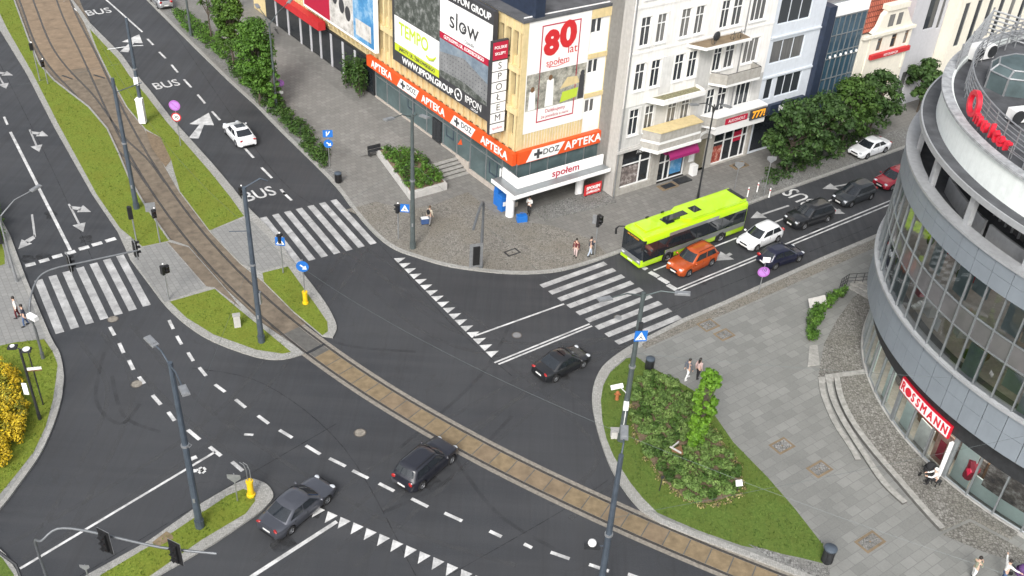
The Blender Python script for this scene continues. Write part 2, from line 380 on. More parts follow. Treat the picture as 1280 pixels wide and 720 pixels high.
# -- east half
ek = [(60,-50),(86,-6),(100,12),(113,30),(133,50),(153,70),(167,90),(187,113),(213,147),(240,177),(267,207),(293,238),(312,262),(340,290),(363,323),(387,353),(407,380),(418,400),(421,412),(416,423)]
et = [(403,421),(367,391),(328,352),(300,330),(262,290),(223,239),(207,211),(197,193),(180,161),(157,133),(135,93),(119,60),(105,28),(88,0),(60,-48)]
EK = Gs(ek); raised('kerb', EK[:12]+smooth(EK[11:], 3)[1:]+Gs(et))
E1 = Gs([(112,36),(129,54),(148,74),(162,95),(182,118),(208,152),(235,183),(262,214),(287,245),(305,270),(262,288),(225,239),(217,212),(214,200),(201,172),(182,161),(159,133),(137,93),(121,60)], .13); lay('lawn', E1, .13, 'grass')
lay('bare_earth_patch', Gs([(182,163),(201,172),(214,200),(207,209),(190,185)], .136), .136, 'dirt')
lay('refuge_paving', Gs([(262,289),(306,272),(316,277),(336,297),(357,330),(327,339),(302,330)], .131), .131, 'refuge')
E2 = Gs([(328,341),(360,333),(378,358),(396,383),(409,402),(410,414),(403,419),(367,389),(330,352)], .13); lay('lawn', E2, .13, 'grass')
# -- south-west corner
swk = [(-160,-60),(-60,150),(0,272),(13,296),(33,350),(63,421),(75,443),(80,470),(79,482),(77,500),(67,533),(50,570),(27,603),(0,638),(-60,700),(-160,790)]
SWK = Gs(swk); SW = SWK[:5]+smooth(SWK[4:15], 3)[1:]+[SWK[15]]
raised('footway', SW+Gs([(-400,760),(-500,200),(-360,-80)]), CU, 'refuge')
def kerbline(line, w_, z=CU+.015, closed=False):
    b = MB(); a = off(line, -.012 if w_ > 0 else .012); c = off(line, w_)
    n = len(line)
    for i in range(n-1):
        q = [(a[i].x,a[i].y),(a[i+1].x,a[i+1].y),(c[i+1].x,c[i+1].y),(c[i].x,c[i].y)]
        b.prism(q, -.04, z)
    return struct('kerb', b, M['kerb'])
kerbline([p_+V(0,0,0) for p_ in SW], -.28)
SWG = Gs([(-70,505),(-20,460),(0,432),(18,428),(55,424),(66,440),(72,455),(69,480),(66,500),(57,533),(42,565),(20,593),(-8,627),(-60,680),(-150,720)], .131); lay('lawn', SWG, .131, 'grass')
lay('kerb_apron', Gs([(56,424),(63,421),(75,443),(80,470),(79,482),(70,482),(72,455),(66,440)], .1335), .1335, 'kerb')
SWH = Gs([(-90,180),(-40,195),(-6,262),(4,292),(6,330),(-40,345),(-110,300)], .131); lay('lawn', SWH, .131, 'grass')
# -- traffic island at the bottom left
isk = [(60,752),(113,718),(187,677),(253,630),(293,607),(312,600),(326,603),(337,610),(342,622),(333,634),(320,645),(267,681),(200,720),(150,752)]
IK = Gs(isk); raised('kerb', IK[:4]+smooth(IK[3:12], 3)[1:]+IK[12:])
IG = Gs([(85,748),(127,718),(213,667),(285,619),(304,611),(316,615),(319,626),(307,642),(253,674),(190,718),(140,748)], .131); lay('lawn', IG, .131, 'grass')
lay('paved_patch', Gs([(190,678),(208,664),(215,668),(217,673),(198,683)], .1335), .1335, 'tan')
CK = Gs([(-60,640),(-12,676),(8,695),(22,716),(30,750),(-60,770)]); raised('kerb', CK); lay('lawn', Gs([(-60,645),(-14,682),(4,699),(17,718),(24,750),(-60,768)], .131), .131, 'grass2')
# -- north-east footway
nek = [(120,-115),(150,-58),(183,0),(213,30),(253,70),(287,103),(320,133),(353,167),(387,200),(420,234),(443,265),(470,295),(493,312),(520,322),(553,332),(587,338),(640,343),(690,341),(730,332),(773,317),(860,285),(937,256),(987,237),(1127,187)]
NEK = Gs(nek); NEK.append(NEK[-1]+U(37)*150)
NE = NEK[:9]+smooth(NEK[8:20], 3)[1:]+NEK[20:]
raised('footway', NE+[V(300,420,0), V(-180,420,0)], CU, 'slabs_d')
kerbline(NE, .3)
lay('cobbled_corner', Gs([(432,262),(446,268),(472,296),(495,311),(522,320),(555,330),(588,336),(640,341),(690,339),(728,330),(760,319),(742,300),(690,282),(640,275),(612,262),(585,240),(545,255),(508,262),(470,252)], .126), .126, 'setts')
lay('cobbled_verge', Gs([(185,-6),(214,24),(256,66),(291,100),(324,130),(357,164),(391,197),(424,231),(430,228),(398,192),(364,157),(330,122),(297,90),(262,56),(226,18),(200,-14)], .126), .126, 'setts_g')
lay('parking_bay', Gs([(938,252),(1000,230),(1126,184),(1150,175),(1140,155),(1060,185),(1000,205),(950,222)], .126), .126, 'setts_g')
# -- south-east plaza with its planted island
sek = [(1160,271),(1100,292),(1027,323),(960,353),(907,377),(853,400),(800,427),(773,443),(753,460),(743,480),(740,500),(743,523),(751,553),(764,587),(783,618),(801,639),(825,655),(873,674),(927,694),(985,716),(1060,746),(1200,800)]
SEK = Gs(sek); SEK = [SEK[0]+U(37)*160]+SEK
SE = SEK[:7]+smooth(SEK[6:17], 3)[1:]+SEK[17:]
raised('plaza', SE+[V(60,5,0), V(300,5,0), V(300,170,0)], CU, 'slabs')
kerbline(SE[:6]+SE[6:], .35)
lay('kerb_apron', smooth(Gs([(800,427),(773,443),(753,460),(743,480),(740,500),(743,523),(751,553),(764,587),(783,618),(801,639)]), 3)+Gs([(820,641),(803,622),(787,602),(767,570),(758,548),(753,526),(751,500),(754,482),(763,465),(783,447),(803,434)]), .1295, 'kerb')
SEG = Gs([(754,482),(763,465),(783,448),(796,446),(812,458),(850,478),(870,490),(892,517),(917,553),(960,597),(993,635),(1028,680),(1036,706),(1000,697),(927,682),(873,663),(822,641),(803,622),(787,602),(767,570),(758,548),(753,526),(751,500)], .131); lay('lawn', SEG, .1305, 'grass2')
lay('gravel_strip', Gs([(935,680),(1000,699),(1037,708),(1037,728),(985,712)], .1325), .1325, 'setts_g')
lay('cobbled_kerb_walk', Gs([(1158,273),(1100,296),(1027,327),(960,357),(907,381),(853,404),(800,431),(806,436),(857,413),(912,390),(965,367),(1032,337),(1104,305),(1160,283)], .126), .126, 'setts')
lay('cobbled_forecourt', Gs([(1087,356),(1066,372),(1046,400),(1030,430),(1022,474),(1082,470),(1085,440),(1089,380)], .126), .126, 'cobble')
# entrance steps following the round front: three low granite treads
st_o = smooth(Gs([(1022,476),(1026,498),(1040,531),(1068,577),(1100,615),(1127,633)]), 4)
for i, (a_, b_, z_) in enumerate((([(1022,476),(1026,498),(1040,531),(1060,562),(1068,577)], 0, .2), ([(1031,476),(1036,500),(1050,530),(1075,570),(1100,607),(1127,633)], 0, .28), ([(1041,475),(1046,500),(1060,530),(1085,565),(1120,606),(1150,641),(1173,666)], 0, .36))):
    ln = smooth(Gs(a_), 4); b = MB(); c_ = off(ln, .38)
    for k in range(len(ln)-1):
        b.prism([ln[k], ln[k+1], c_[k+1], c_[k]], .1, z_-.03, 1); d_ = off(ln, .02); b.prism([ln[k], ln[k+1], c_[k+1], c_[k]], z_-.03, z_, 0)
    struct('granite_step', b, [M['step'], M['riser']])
tr = smooth(Gs([(1046,476),(1051,500),(1065,529),(1090,563),(1125,604),(1155,639),(1176,666)]), 4)
b = MB(); b.prism(tr+Gs([(1212,650),(1262,676),(1290,655),(1190,560),(1135,500),(1100,470)]), .1, .34)
struct('cobbled_terrace', b, M['cobble'])
lay('cobbled_apron', Gs([(1177,668),(1213,652),(1262,678),(1300,700),(1300,712),(1230,690)], .126), .126, 'cobble')
b = MB(); b.prism(Gs([(1022,474),(1080,468),(1081,475),(1023,481)]), .1, .19); b.prism(Gs([(1030,472),(1081,465),(1081,471),(1031,477)]), .1, .27); struct('granite_step', b, M['step'])
b = MB(); b.prism(Gs([(1011,435),(1021,433),(1024,458),(1009,460)]), .1, .2); struct('granite_step', b, M['step'])
b = MB()
for k, (p0, p1) in enumerate((((1060,362),(1088,378)), ((1062,358),(1090,371)), ((1066,355),(1092,365)))):
    b.prism(Gs([p0, p1, (p1[0]+2, p1[1]-6), (p0[0]+4, p0[1]-5)]), .1, .2+.1*k)
struct('granite_step', b, M['step'])
# manhole and service covers let into the paving
def cover(px, py, r=.33, z=.006, rect=None, m='rail', m2='granite'):
    c = G(px, py); b = MB()
    if rect: b.box((c.x,c.y,z-.02),(rect[0]+.3,rect[1]+.3,.044),R(37),0); b.box((c.x,c.y,z-.014),(rect[0],rect[1],.044),R(37),1); b.tube([(c.x,c.y,z),(c.x,c.y,z+.014)],.06,8,0)
    else: b.tube([(c.x,c.y,z-.03),(c.x,c.y,z)], r+.07, 20, 0); b.tube([(c.x,c.y,z-.02),(c.x,c.y,z+.005)], r, 20, 1)
    return struct('manhole_cover', b, [M[m], M[m2]])
cover(450,541); cover(141,399); cover(171,480); cover(646,419, .3, .006, None, 'rail','zinc')
cover(640,317,.4,.128,(.9,.5),'dark','setts')
for q in ((977,559,1.1,.7),(1024,588,1.1,.7),(1087,679,1.3,.7),(885,408,1.1,.8),(905,420,1.,.7)): cover(q[0],q[1],.4,.128,(q[2],q[3]),'tan2','setts_g')
cover(773,397,.28,.006,None,'rail','zinc')
# -- tram track: bed, slabs, granite edging, rails in their grooves
b = MB(); strip(b, CBs, -1.75, 1.75, .006, 0, 54.9, 400); strip(b, CAs, -1.7, 1.7, .0045); struct('track_bed', b, M['ballast'])
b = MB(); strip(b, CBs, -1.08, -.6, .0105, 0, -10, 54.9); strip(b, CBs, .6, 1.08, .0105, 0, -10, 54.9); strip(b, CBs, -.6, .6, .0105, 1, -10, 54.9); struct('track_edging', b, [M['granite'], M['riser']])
def slabs(line, d0, d1, ya, yb, L, name, ms, z=.015, zj=.0):
    b = MB(); pts = smooth(line, 12); acc = [0]
    for i in range(1, len(pts)): acc.append(acc[-1]+(pts[i]-pts[i-1]).length)
    def at(s_):
        for i in range(1, len(acc)):
            if acc[i] >= s_:
                t = (s_-acc[i-1])/(acc[i]-acc[i-1]); q = pts[i-1].lerp(pts[i], t); d = (pts[i]-pts[i-1]).normalized(); return q, Vector((-d.y, d.x, 0))
        return None
    s_ = 0; rnd = random.Random(3)
    while s_+L < acc[-1]:
        a, na = at(s_+.035); c, nc = at(s_+L-.035); s_ += L
        if not (ya <= a.y <= yb): continue
        k = 0 if rnd.random() < .7 else 1
        b.sheet([a+na*d0, a+na*d1, c+nc*d1, c+nc*d0], z+rnd.uniform(0,.004), k)
    return struct(name, b, [M[q] for q in ms])
slabs(CB, -.62, .62, 36.4, 53.2, 1.25, 'track_slabs', ('tan', 'tan2'))
slabs(CB, -.62, .62, 95.5, 230, 3.0, 'track_slabs', ('tan3', 'tan3'))
slabs(CA, -.62, .62, 94.5, 230, 3.0, 'track_slabs', ('tan3', 'tan3'))
MID = [(p_+q_)/2 for p_, q_ in zip([CB[0], CB[1], V(-57.54,120,0), V(-49.2,105.2,0), V(-43.9,96,0)], [CA[0], CA[1], V(-62.1,120,0), V(-53.7,105.2,0), V(-47.7,96,0)])]
slabs(MID, -1.25, 1.25, 95.5, 230, 3.0, 'track_slabs', ('tan3', 'tan3'), .012)
b = MB()
for yy in (95.2,):
    c = [q for q in CBs if q.y < yy][0]; b.box((c.x, c.y, .012), (1.5, .22, .03), R(-25)); 
c = [q for q in CBs if q.y < 53.4][0]; b.box((c.x, c.y, .012), (1.5, .2, .03), R(48)); c = [q for q in CAs if q.y < 94][0]; b.box((c.x, c.y, .012), (1.5, .2, .03), R(-28))
struct('rail_drain', b, M['dark'])
b = MB()
for line in (CBs, CAs):
    for s_ in (-.72, .72):
        strip(b, line, s_-.075, s_-.035, .0185, 1); strip(b, line, s_-.035, s_+.035, .024, 0); strip(b, line, s_+.035, s_+.075, .0185, 1)
struct('tram_rails', b, [M['rail'], M['dark']])
# grass blades
M['blade'] = m_leaf('grass_blade', (.058,.105,.014), (.14,.20,.024), (.25,.275,.055), .9, .2)
M['blade2'] = m_leaf('lush_grass_blade', (.04,.078,.016), (.09,.15,.026), (.165,.215,.05), .9, .2)
tufts('grass_blades', [W1[1:18], W2], .13, 9, M['blade']); tufts('grass_blades', [E1, E2], .13, 10, M['blade'])
tufts('grass_blades', [SWG, IG], .131, 22, M['blade']); tufts('grass_blades', [SEG], .13, 22, M['blade2'])

# wear of the road surface: repaired patches, sealed seams, tyre marks, oil drips
def m_stain(name, col, amt, sc=1.2):
    m, nt, b = newmat(name); nt.links.new(mixc(nt, noise(nt, tc(nt), 5, 4), tuple(q*.8 for q in col), tuple(q*1.2 for q in col)), b.inputs['Base Color']); b.inputs['Roughness'].default_value = .7
    t = nd(nt, 'BsdfTransparent'); mx = nd(nt, 'MixShader'); f = ramp(nt, noise(nt, tc(nt), sc, 6, .7), [(.35, (0,0,0)), (.65, (amt,)*3)])
    nt.links.new(f, mx.inputs[0]); nt.links.new(t.outputs[0], mx.inputs[1]); nt.links.new(b.outputs[0], mx.inputs[2]); nt.links.new(mx.outputs[0], nt.nodes['Material Output'].inputs[0]); return m
M['tyre_mark'] = m_stain('tyre_mark', (.022,.022,.023), .24, .9); M['pale_wear'] = m_stain('polished_wheel_track', (.085,.087,.09), .5, .7); M['seam'] = m_stain('sealed_seam', (.014,.014,.015), .7, 1.5); M['oil'] = m_stain('oil_drips', (.016,.015,.014), .5, 2.2)
def ribbon(mb, pts, w_, z, mi=0):
    pts = smooth(pts, 6); a = off(pts, w_/2); c = off(pts, -w_/2)
    for i in range(len(pts)-1): mb.sheet([a[i], a[i+1], c[i+1], c[i]], z, mi)
mb = MB(); za = .0036
for path in ([(700,470),(560,585),(430,700)], [(20,690),(220,570),(330,470),(455,300)], [(112,420),(150,500),(60,680)], [(150,410),(250,520),(470,660),(640,720)], [(840,395),(660,480),(480,590),(330,710)], [(900,370),(760,430),(560,420),(420,300)], [(440,310),(620,430),(760,560),(700,640)]):
    pts = Gs(path)
    for d_ in (-.75,.75): ribbon(mb, off(smooth(pts,3), d_), .32, za); za += .00025
struct('wheel_tracks', mb, M['pale_wear'])
mb = MB(); za = .0058
for path in ([(130,440),(120,500),(150,530),(175,505)], [(140,470),(155,520),(200,540)], [(480,640),(560,600),(640,520)], [(640,400),(600,470),(500,560)], [(330,330),(400,420),(520,440)], [(700,690),(620,640),(560,560)]): ribbon(mb, Gs(path), .24, za); za += .0002
struct('tyre_marks', mb, M['tyre_mark'])
mb = MB(); za = .0072
for path in ([(205,20),(330,200),(400,262)], [(-5,70),(60,200),(118,330)], [(790,404),(960,336),(1090,283)], [(470,300),(560,400),(640,470)], [(100,720),(300,600),(420,530)], [(560,720),(700,640),(760,600)], [(240,460),(330,480),(430,560),(520,720)]): ribbon(mb, Gs(path), .05, za); za += .0001
struct('sealed_seams', mb, M['seam'])
mb = MB(); rnd = random.Random(11)
for px, py in ((880,350),(960,318),(1020,290),(60,320),(105,300),(30,320),(70,270),(350,680),(540,600),(700,470),(400,640)):
    c = G(px+rnd.uniform(-6,6), py+rnd.uniform(-4,4)); mb.sheet([c+Vector((math.cos(a*.628)*rnd.uniform(.3,.8), math.sin(a*.628)*rnd.uniform(.3,.8), 0)) for a in range(10)], .0083+rnd.uniform(0,.0006))
struct('oil_stains', mb, M['oil'])

# ------------------------------------------------------------------ painted markings
ZP = .0105
def bar(mb, a, b_, w_, z=ZP, mi=0):
    a = a.copy(); b_ = b_.copy(); d = (b_-a).normalized(); n = Vector((-d.y, d.x, 0))*w_/2
    mb.sheet([a+n, b_+n, b_-n, a-n], z, mi)
def zebra(px, cnt, w_=.5):
    a0, a1, b0, b1 = Gs(px); mb = MB()
    for i in range(cnt):
        t = i/(cnt-1); bar(mb, a0.lerp(b0, t), a1.lerp(b1, t), w_, ZP)
    return struct('zebra_crossing', mb, M['worn'])
zebra([(48,350),(75,416.3),(149.7,319.3),(183.7,382.3)], 7, .55)
zebra([(329,271.7),(374.3,329.3),(416.7,250),(467,305)], 7, .55)
zebra([(676.7,358),(757,329),(770.7,428.7),(849.7,396)], 9, .5)
def dashes(seglist, w_=.2, name='lane_dashes'):
    mb = MB()
    for s_ in seglist: bar(mb, G(*s_[:2]), G(*s_[2:]), w_)
    return struct(name, mb, M['paint'])
D = lambda ox, oy, k, L: [(ox+a/k, oy+b/k, ox+c/k, oy+d/k) for a, b, c, d in L]
dashes(D(0,240,3,[(634,481,650,514),(663,540,681,572),(705,602,725,634),(747,658,773,690)])+D(0,480,3,[(806,2,844,30),(883,58,921,89)])+D(320,480,3,[(7,119,48,149),(88,173,136,202),(187,231,241,264),(275,279,336,309),(362,325,421,354),(461,373,518,402),(583,430,645,461),(707,484,773,514)])+[(612,664,627,671),(655,680,665,685)]+D(640,480,3,[(145,631,216,656),(289,677,363,702),(435,713,480,729)]), .22)
dashes(D(0,240,3,[(412,506,430,538),(447,567,464,604),(483,631,501,667),(521,693,541,719)])+D(0,480,3,[(572,42,603,78),(631,105,655,138),(704,172,749,209),(786,236,829,270),(870,292,910,326)]), .24)
dashes(D(0,480,3,[(916,189,950,191)]), .18, 'lane_tick')
mb = MB(); bar(mb, G(25,711), G(269,565), .16); bar(mb, G(302,729), G(421,652), .24); bar(mb, G(13,165), G(88,313), .24); bar(mb, G(5,146), G(9.3,156), .2); bar(mb, G(-8,116), G(-2,131), .2)
bar(mb, G(593,420), G(705,380), .15); bar(mb, G(618,453.5), G(737,405), .14); bar(mb, G(623,455.5), G(740,407.5), .14)
bar(mb, G(847,361), G(1180,223), .14); bar(mb, G(850.5,363.5), G(1184,226), .14)
bar(mb, G(817,338), G(921,297.5), .15); bar(mb, G(133,0), G(178,40), .2); bar(mb, G(100,-30), G(133,0), .2); bar(mb, G(78,0), G(97,14), .2)
struct('lane_lines', mb, M['paint'])
dashes(D(0,0,3,[(553,146,575,169),(597,195,621,219),(643,243,667,272),(690,298,717,328),(741,355,769,388),(795,418,825,451),(918,556,951,592)])+D(320,0,3,[(20,628,60,668),(93,710,110,730)])+D(320,240,3,[(102,2,134,32)]), .22)
dashes([(966,279,980,273),(1030,254,1043,248),(1086,232,1098,227.5)], .16)
dashes(D(0,240,3,[(95,277,133,268),(147,262,184,252),(196,246,234,236),(245,233,283,222),(296,215,334,205),(345,200,383,190),(396,185,434,174)]), .45, 'stop_line')
dashes(D(640,240,3,[(478,275,505,290),(516,300,549,318),(551,322,586,342),(584,348,616,367)]), .45, 'stop_line')
mb = MB()
def give_way(p0, p1, n, apex, w_=.62, l_=.6):
    a, b_ = G(*p0), G(*p1); d = (b_-a).normalized(); nn = Vector((-d.y, d.x, 0))*apex
    for i in range(n):
        c = a.lerp(b_, i/(n-1)); mb.sheet([c-d*w_/2-nn*l_/2, c+d*w_/2-nn*l_/2, c+nn*l_/2], ZP)
give_way((501,324),(617,441), 17, 1, .72, .85)
give_way((395,641),(597,729), 13, -1, .66, .8)
struct('give_way_triangles', mb, M['paint'])
def arrow(px_tail, px_tip, kind, w_=.16, L=None, hw=.5):
    a, b_ = G(*px_tail), G(*px_tip); d = (b_-a); L = d.length; d.normalize(); n = Vector((-d.y, d.x, 0)); mb = MB()
    P = lambda u, v: a+d*u+n*v
    if 'S' in kind:
        bar(mb, P(0,0), P(L-1.3,0), w_); mb.sheet([P(L-1.35,-hw), P(L,0), P(L-1.35,hw)], ZP)
    for ch, sg in (('L',1),('R',-1)):
        if ch in kind:
            if 'S' not in kind: bar(mb, P(0,0), P(L-1.2,0), w_)
            u0 = .35 if 'S' in kind else L-1.5
            mb.sheet([P(u0,0), P(u0+.55,0), P(u0+1.1,sg*.55), P(u0+.6,sg*.75)], ZP)
            mb.sheet([P(u0+.35,sg*.95), P(u0+1.25,sg*.25), P(u0+1.7,sg*1.25)], ZP)
    return struct('lane_arrow', mb, M['worn'])
arrow((37,162),(49,190),'SL'); arrow((86,255),(104,290),'SL'); arrow((-6,88),(8,111),'SL'); arrow((40,268),(45,306),'R'); arrow((-10,182),(2,198),'R')
def block_arrow(t, h):
    a, c = G(*t), G(*h); d = c-a; L = d.length; d.normalize(); n = Vector((-d.y, d.x, 0)); mb = MB(); P = lambda u, v: a+d*u+n*v
    mb.sheet([P(0,.45), P(0,-.45), P(L*.55,-.2), P(L*.55,.2)], ZP); mb.sheet([P(L*.52,1.15), P(L,0), P(L*.52,-1.15)], ZP+.0004); return struct('lane_arrow', mb, M['paint'])
block_arrow((242,173),(261,141)); block_arrow((155,65),(174,43))
arrow((986,257),(938,273),'S',.2,None,.6); arrow((1077,227),(1028,236),'S',.2,None,.6); arrow((914,317),(895,326),'S',.3,None,.7); arrow((1050,262),(1036,268),'S',.3,None,.7)
def textmesh(name, s, size, m, parent=None, mtx=None, ext=.0, sx=1, align='CENTER', sp=1, bold=0, va='CENTER'):
    cu = bpy.data.curves.new(name, 'FONT'); cu.body = s; cu.size = size; cu.align_x = align; cu.align_y = va; cu.extrude = ext; cu.space_character = sp; cu.resolution_u = 3
    t = bpy.data.objects.new(name+'_src', cu); COL.objects.link(t)
    bpy.context.view_layer.update()
    me = bpy.data.meshes.new_from_object(t.evaluated_get(bpy.context.evaluated_depsgraph_get())); bpy.data.objects.remove(t)
    me.transform(Matrix.Diagonal((sx, 1, 1, 1)))
    if bold:
        bm = bmesh.new()
        for i, (dx, dy) in enumerate(((0,0),(bold,0),(-bold,0),(0,bold),(0,-bold),(bold*.7,bold*.7),(-bold*.7,-bold*.7))):
            c = me.copy(); c.transform(Matrix.Translation((dx, dy, .0012*i))); bm.from_mesh(c); bpy.data.meshes.remove(c)
        bm.to_mesh(me); bm.free()
    if mtx is not None: me.transform(mtx)
    me.materials.clear(); me.materials.append(m); me.name = name
    o = bpy.data.objects.new(name, me); COL.objects.link(o)
    if parent: o.parent = parent
    return o
def roadtext(s, c, up, size, sx=1):
    """road lettering: c ground point, up = direction the tops of the letters point"""
    y = up.normalized(); x = Vector((y.y, -y.x, 0)); mt = Matrix(((x.x, y.x, 0, c.x), (x.y, y.y, 0, c.y), (0, 0, 1, ZP), (0, 0, 0, 1)))
    o = textmesh('lane_lettering', s, size, M['paint'], None, mt, 0, sx, bold=.02); o['kind'] = 'structure'; return o
nw = U(125.3)
roadtext('BUS', G(123,15), nw, 2.5, .66); roadtext('BUS', G(208,106), nw, 2.3, .66); roadtext('BUS', G(324,243), nw, 2.3, .7)
roadtext('BUS', G(1001,247), U(217), 2.6, .66)
mb = MB(); bar(mb, G(236,575), G(246,571), .3)
for p_, q_ in (((240,589),(248,588)),((248,588),(252,591)),((252,591),(256,588)),((256,588),(253,585)),((253,585),(249,587))): bar(mb, G(*p_), G(*q_), .26)
struct('lane_symbol', mb, M['paint'])
# ------------------------------------------------------------------ buildings
def m_win():
    '''house window: glass in front of dark rooms, some with pale curtains (differs from window to window)'''
    m, nt, b = newmat('house_window_glass'); oi = nd(nt, 'ObjectInfo'); co = tc(nt, scale=(6, 1, .4)); f = noise(nt, co, 1.3, 3)
    cur = mixc(nt, f, (.10,.10,.10), (.30,.29,.27)); k = ramp(nt, oi.outputs['Random'], [(.45, (0,0,0)), (.75, (.75,.75,.75))])
    c = mixc(nt, k, (.035,.04,.047), cur); nt.links.new(c, b.inputs['Base Color']); b.inputs['Roughness'].default_value = .06; b.inputs['Specular IOR Level'].default_value = .8; return m
M.update(
 cream=mat('cream_render', (.62,.50,.27), .85, var=.08, grime=.35), cream_d=mat('soot_stained_cream', (.42,.35,.21), .9, var=.2, grime=.5), whitew=mat('white_render', (.79,.78,.76), .85, var=.05, grime=.22), banner=mat('white_banner_fabric', (.78,.77,.75), .7, var=.03),
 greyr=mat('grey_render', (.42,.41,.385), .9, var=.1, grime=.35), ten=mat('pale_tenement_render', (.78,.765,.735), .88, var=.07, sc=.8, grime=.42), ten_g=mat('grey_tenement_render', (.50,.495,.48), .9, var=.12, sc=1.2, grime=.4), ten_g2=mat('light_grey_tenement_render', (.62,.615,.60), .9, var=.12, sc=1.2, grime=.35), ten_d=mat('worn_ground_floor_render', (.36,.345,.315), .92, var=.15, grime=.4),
 bluewhite=mat('bluish_white_render', (.58,.62,.67), .8, var=.05, grime=.15), orange=mat('pharmacy_red', (.66,.085,.015), .5, var=.05), signw=mat('sign_white', (.82,.82,.81), .5, var=.03),
 roofing=mat('bitumen_roof', (.085,.088,.095), .9, var=.3, sc=1.2), navy=mat('navy_panel', (.02,.03,.055), .5, var=.2), anth=mat('anthracite_banner', (.045,.045,.05), .6, var=.1), crimson=mat('crimson_panel', (.42,.012,.045), .5, var=.06),
 lime=mat('lime_banner', (.52,.60,.03), .55, var=.05), tempo=mat('lime_letters', (.45,.58,.05), .6, var=.05), pink=mat('magenta_awning', (.26,.012,.11), .6, var=.08), redaw=mat('red_fascia', (.5,.025,.03), .55, var=.08),
 frame=mat('white_window_frame', (.75,.75,.74), .5, var=.03), alu=mat('grey_aluminium', (.27,.29,.30), .4, .5, var=.08), shopglass=mat('tinted_shop_glass', (.075,.11,.115), .08, 0, var=.25, sc=.7, spec=.9),
 win=m_win(), plinth=mat('pinkish_plinth', (.42,.375,.33), .9, var=.1, grime=.4), gold=mat('amber_letters', (.75,.33,.03), .5, var=.05, emit=.35),
 glassb=mat('blue_curtain_glass', (.035,.075,.11), .05, 0, var=.25, sc=.5, spec=1), tiles=m_tiles('red_roof_tiles', (.33,.085,.05), (.42,.12,.07)), creamy=mat('cream_stucco', (.72,.68,.58), .85, var=.05, grime=.2), lilac=mat('pale_grey_render', (.47,.47,.49), .85, var=.05, grime=.15),
)
def m_photo(name, c0, c1, c2, sc=1.2, brick=None):
    m, nt, b = newmat(name); co = tc(nt, scale=(1, .01, 1)); f = noise(nt, co, sc, 7, .75); c = ramp(nt, f, [(.32, c0), (.5, c1), (.68, c2)])
    if brick:
        k = nd(nt, 'TexBrick'); k.offset = 0; k.inputs['Scale'].default_value = 1; k.inputs['Brick Width'].default_value = brick[0]; k.inputs['Row Height'].default_value = brick[1]; k.inputs['Mortar Size'].default_value = .14
        k.inputs['Color1'].default_value = (.03,.04,.05,1); k.inputs['Color2'].default_value = (.10,.11,.12,1); k.inputs['Mortar'].default_value = (.26,.26,.26,1)
        sx = nd(nt, 'SeparateXYZ'); nt.links.new(co, sx.inputs[0]); cx = nd(nt, 'CombineXYZ'); nt.links.new(sx.outputs[0], cx.inputs[0]); nt.links.new(sx.outputs[2], cx.inputs[1]); nt.links.new(cx.outputs[0], k.inputs['Vector']); c = mixc(nt, .55, c, k.outputs[0])
    nt.links.new(c, b.inputs['Base Color']); b.inputs['Roughness'].default_value = .6; return m
M.update(ph_dark=m_photo('printed_garden_picture', (.02,.025,.022), (.075,.085,.075), (.30,.31,.30), 1.5), ph_block=m_photo('printed_housing_picture', (.05,.06,.07), (.13,.14,.15), (.3,.31,.32), .9, (.42,.36)),
 ph_shop=m_photo('printed_shop_picture', (.05,.06,.05), (.30,.29,.25), (.6,.58,.5), 1.4), ph_sky=m_photo('printed_sky_picture', (.02,.12,.3), (.07,.26,.5), (.45,.6,.7), .35), ph_sky2=m_photo('printed_cloudy_sky', (.10,.14,.19), (.20,.25,.30), (.36,.39,.41), .5), ph_white=m_photo('printed_pale_picture', (.18,.17,.16), (.55,.53,.5), (.72,.71,.7), .8),
 ph_poster=m_photo('shop_window_picture', (.03,.03,.035), (.16,.13,.12), (.55,.52,.5), 2.2), ph_drops=m_photo('shop_goods_picture', (.05,.02,.02), (.35,.06,.04), (.62,.5,.4), 3))
FR = Matrix.Rotation(R(90), 4, 'X')
def lettering(s, x, y, z, size, m, parent, rz=0, sx=1, ext=.015, bold=.0, sp=1, name='lettering', tilt=0, align='CENTER'):
    mt = Matrix.Rotation(rz, 4, 'Z') @ Matrix.Translation((x, y, z)) @ FR @ Matrix.Rotation(tilt, 4, 'Z')
    return textmesh(name, s, size, m, parent, mt, ext, sx, align, sp, bold)
def walls(mb, x0, x1, z0, z1, holes, y=0, dep=.18, mi=0, mr=0):
    xs = sorted({x0, x1, *[h[0] for h in holes], *[h[1] for h in holes]}); zs = sorted({z0, z1, *[h[2] for h in holes], *[h[3] for h in holes]})
    xs = [q for q in xs if x0 <= q <= x1]; zs = [q for q in zs if z0 <= q <= z1]
    for i in range(len(xs)-1):
        for j in range(len(zs)-1):
            cx, cz = (xs[i]+xs[i+1])/2, (zs[j]+zs[j+1])/2
            if any(h[0] < cx < h[1] and h[2] < cz < h[3] for h in holes): continue
            mb.quad((xs[i],y,zs[j]), (xs[i+1],y,zs[j]), (xs[i+1],y,zs[j+1]), (xs[i],y,zs[j+1]), mi)
    for a, b_, c, d in holes:
        mb.quad((a,y,c),(a,y,d),(a,y+dep,d),(a,y+dep,c),mr); mb.quad((b_,y,d),(b_,y,c),(b_,y+dep,c),(b_,y+dep,d),mr)
        mb.quad((a,y,d),(b_,y,d),(b_,y+dep,d),(a,y+dep,d),mr); mb.quad((b_,y,c),(a,y,c),(a,y+dep,c),(b_,y+dep,c),mr)
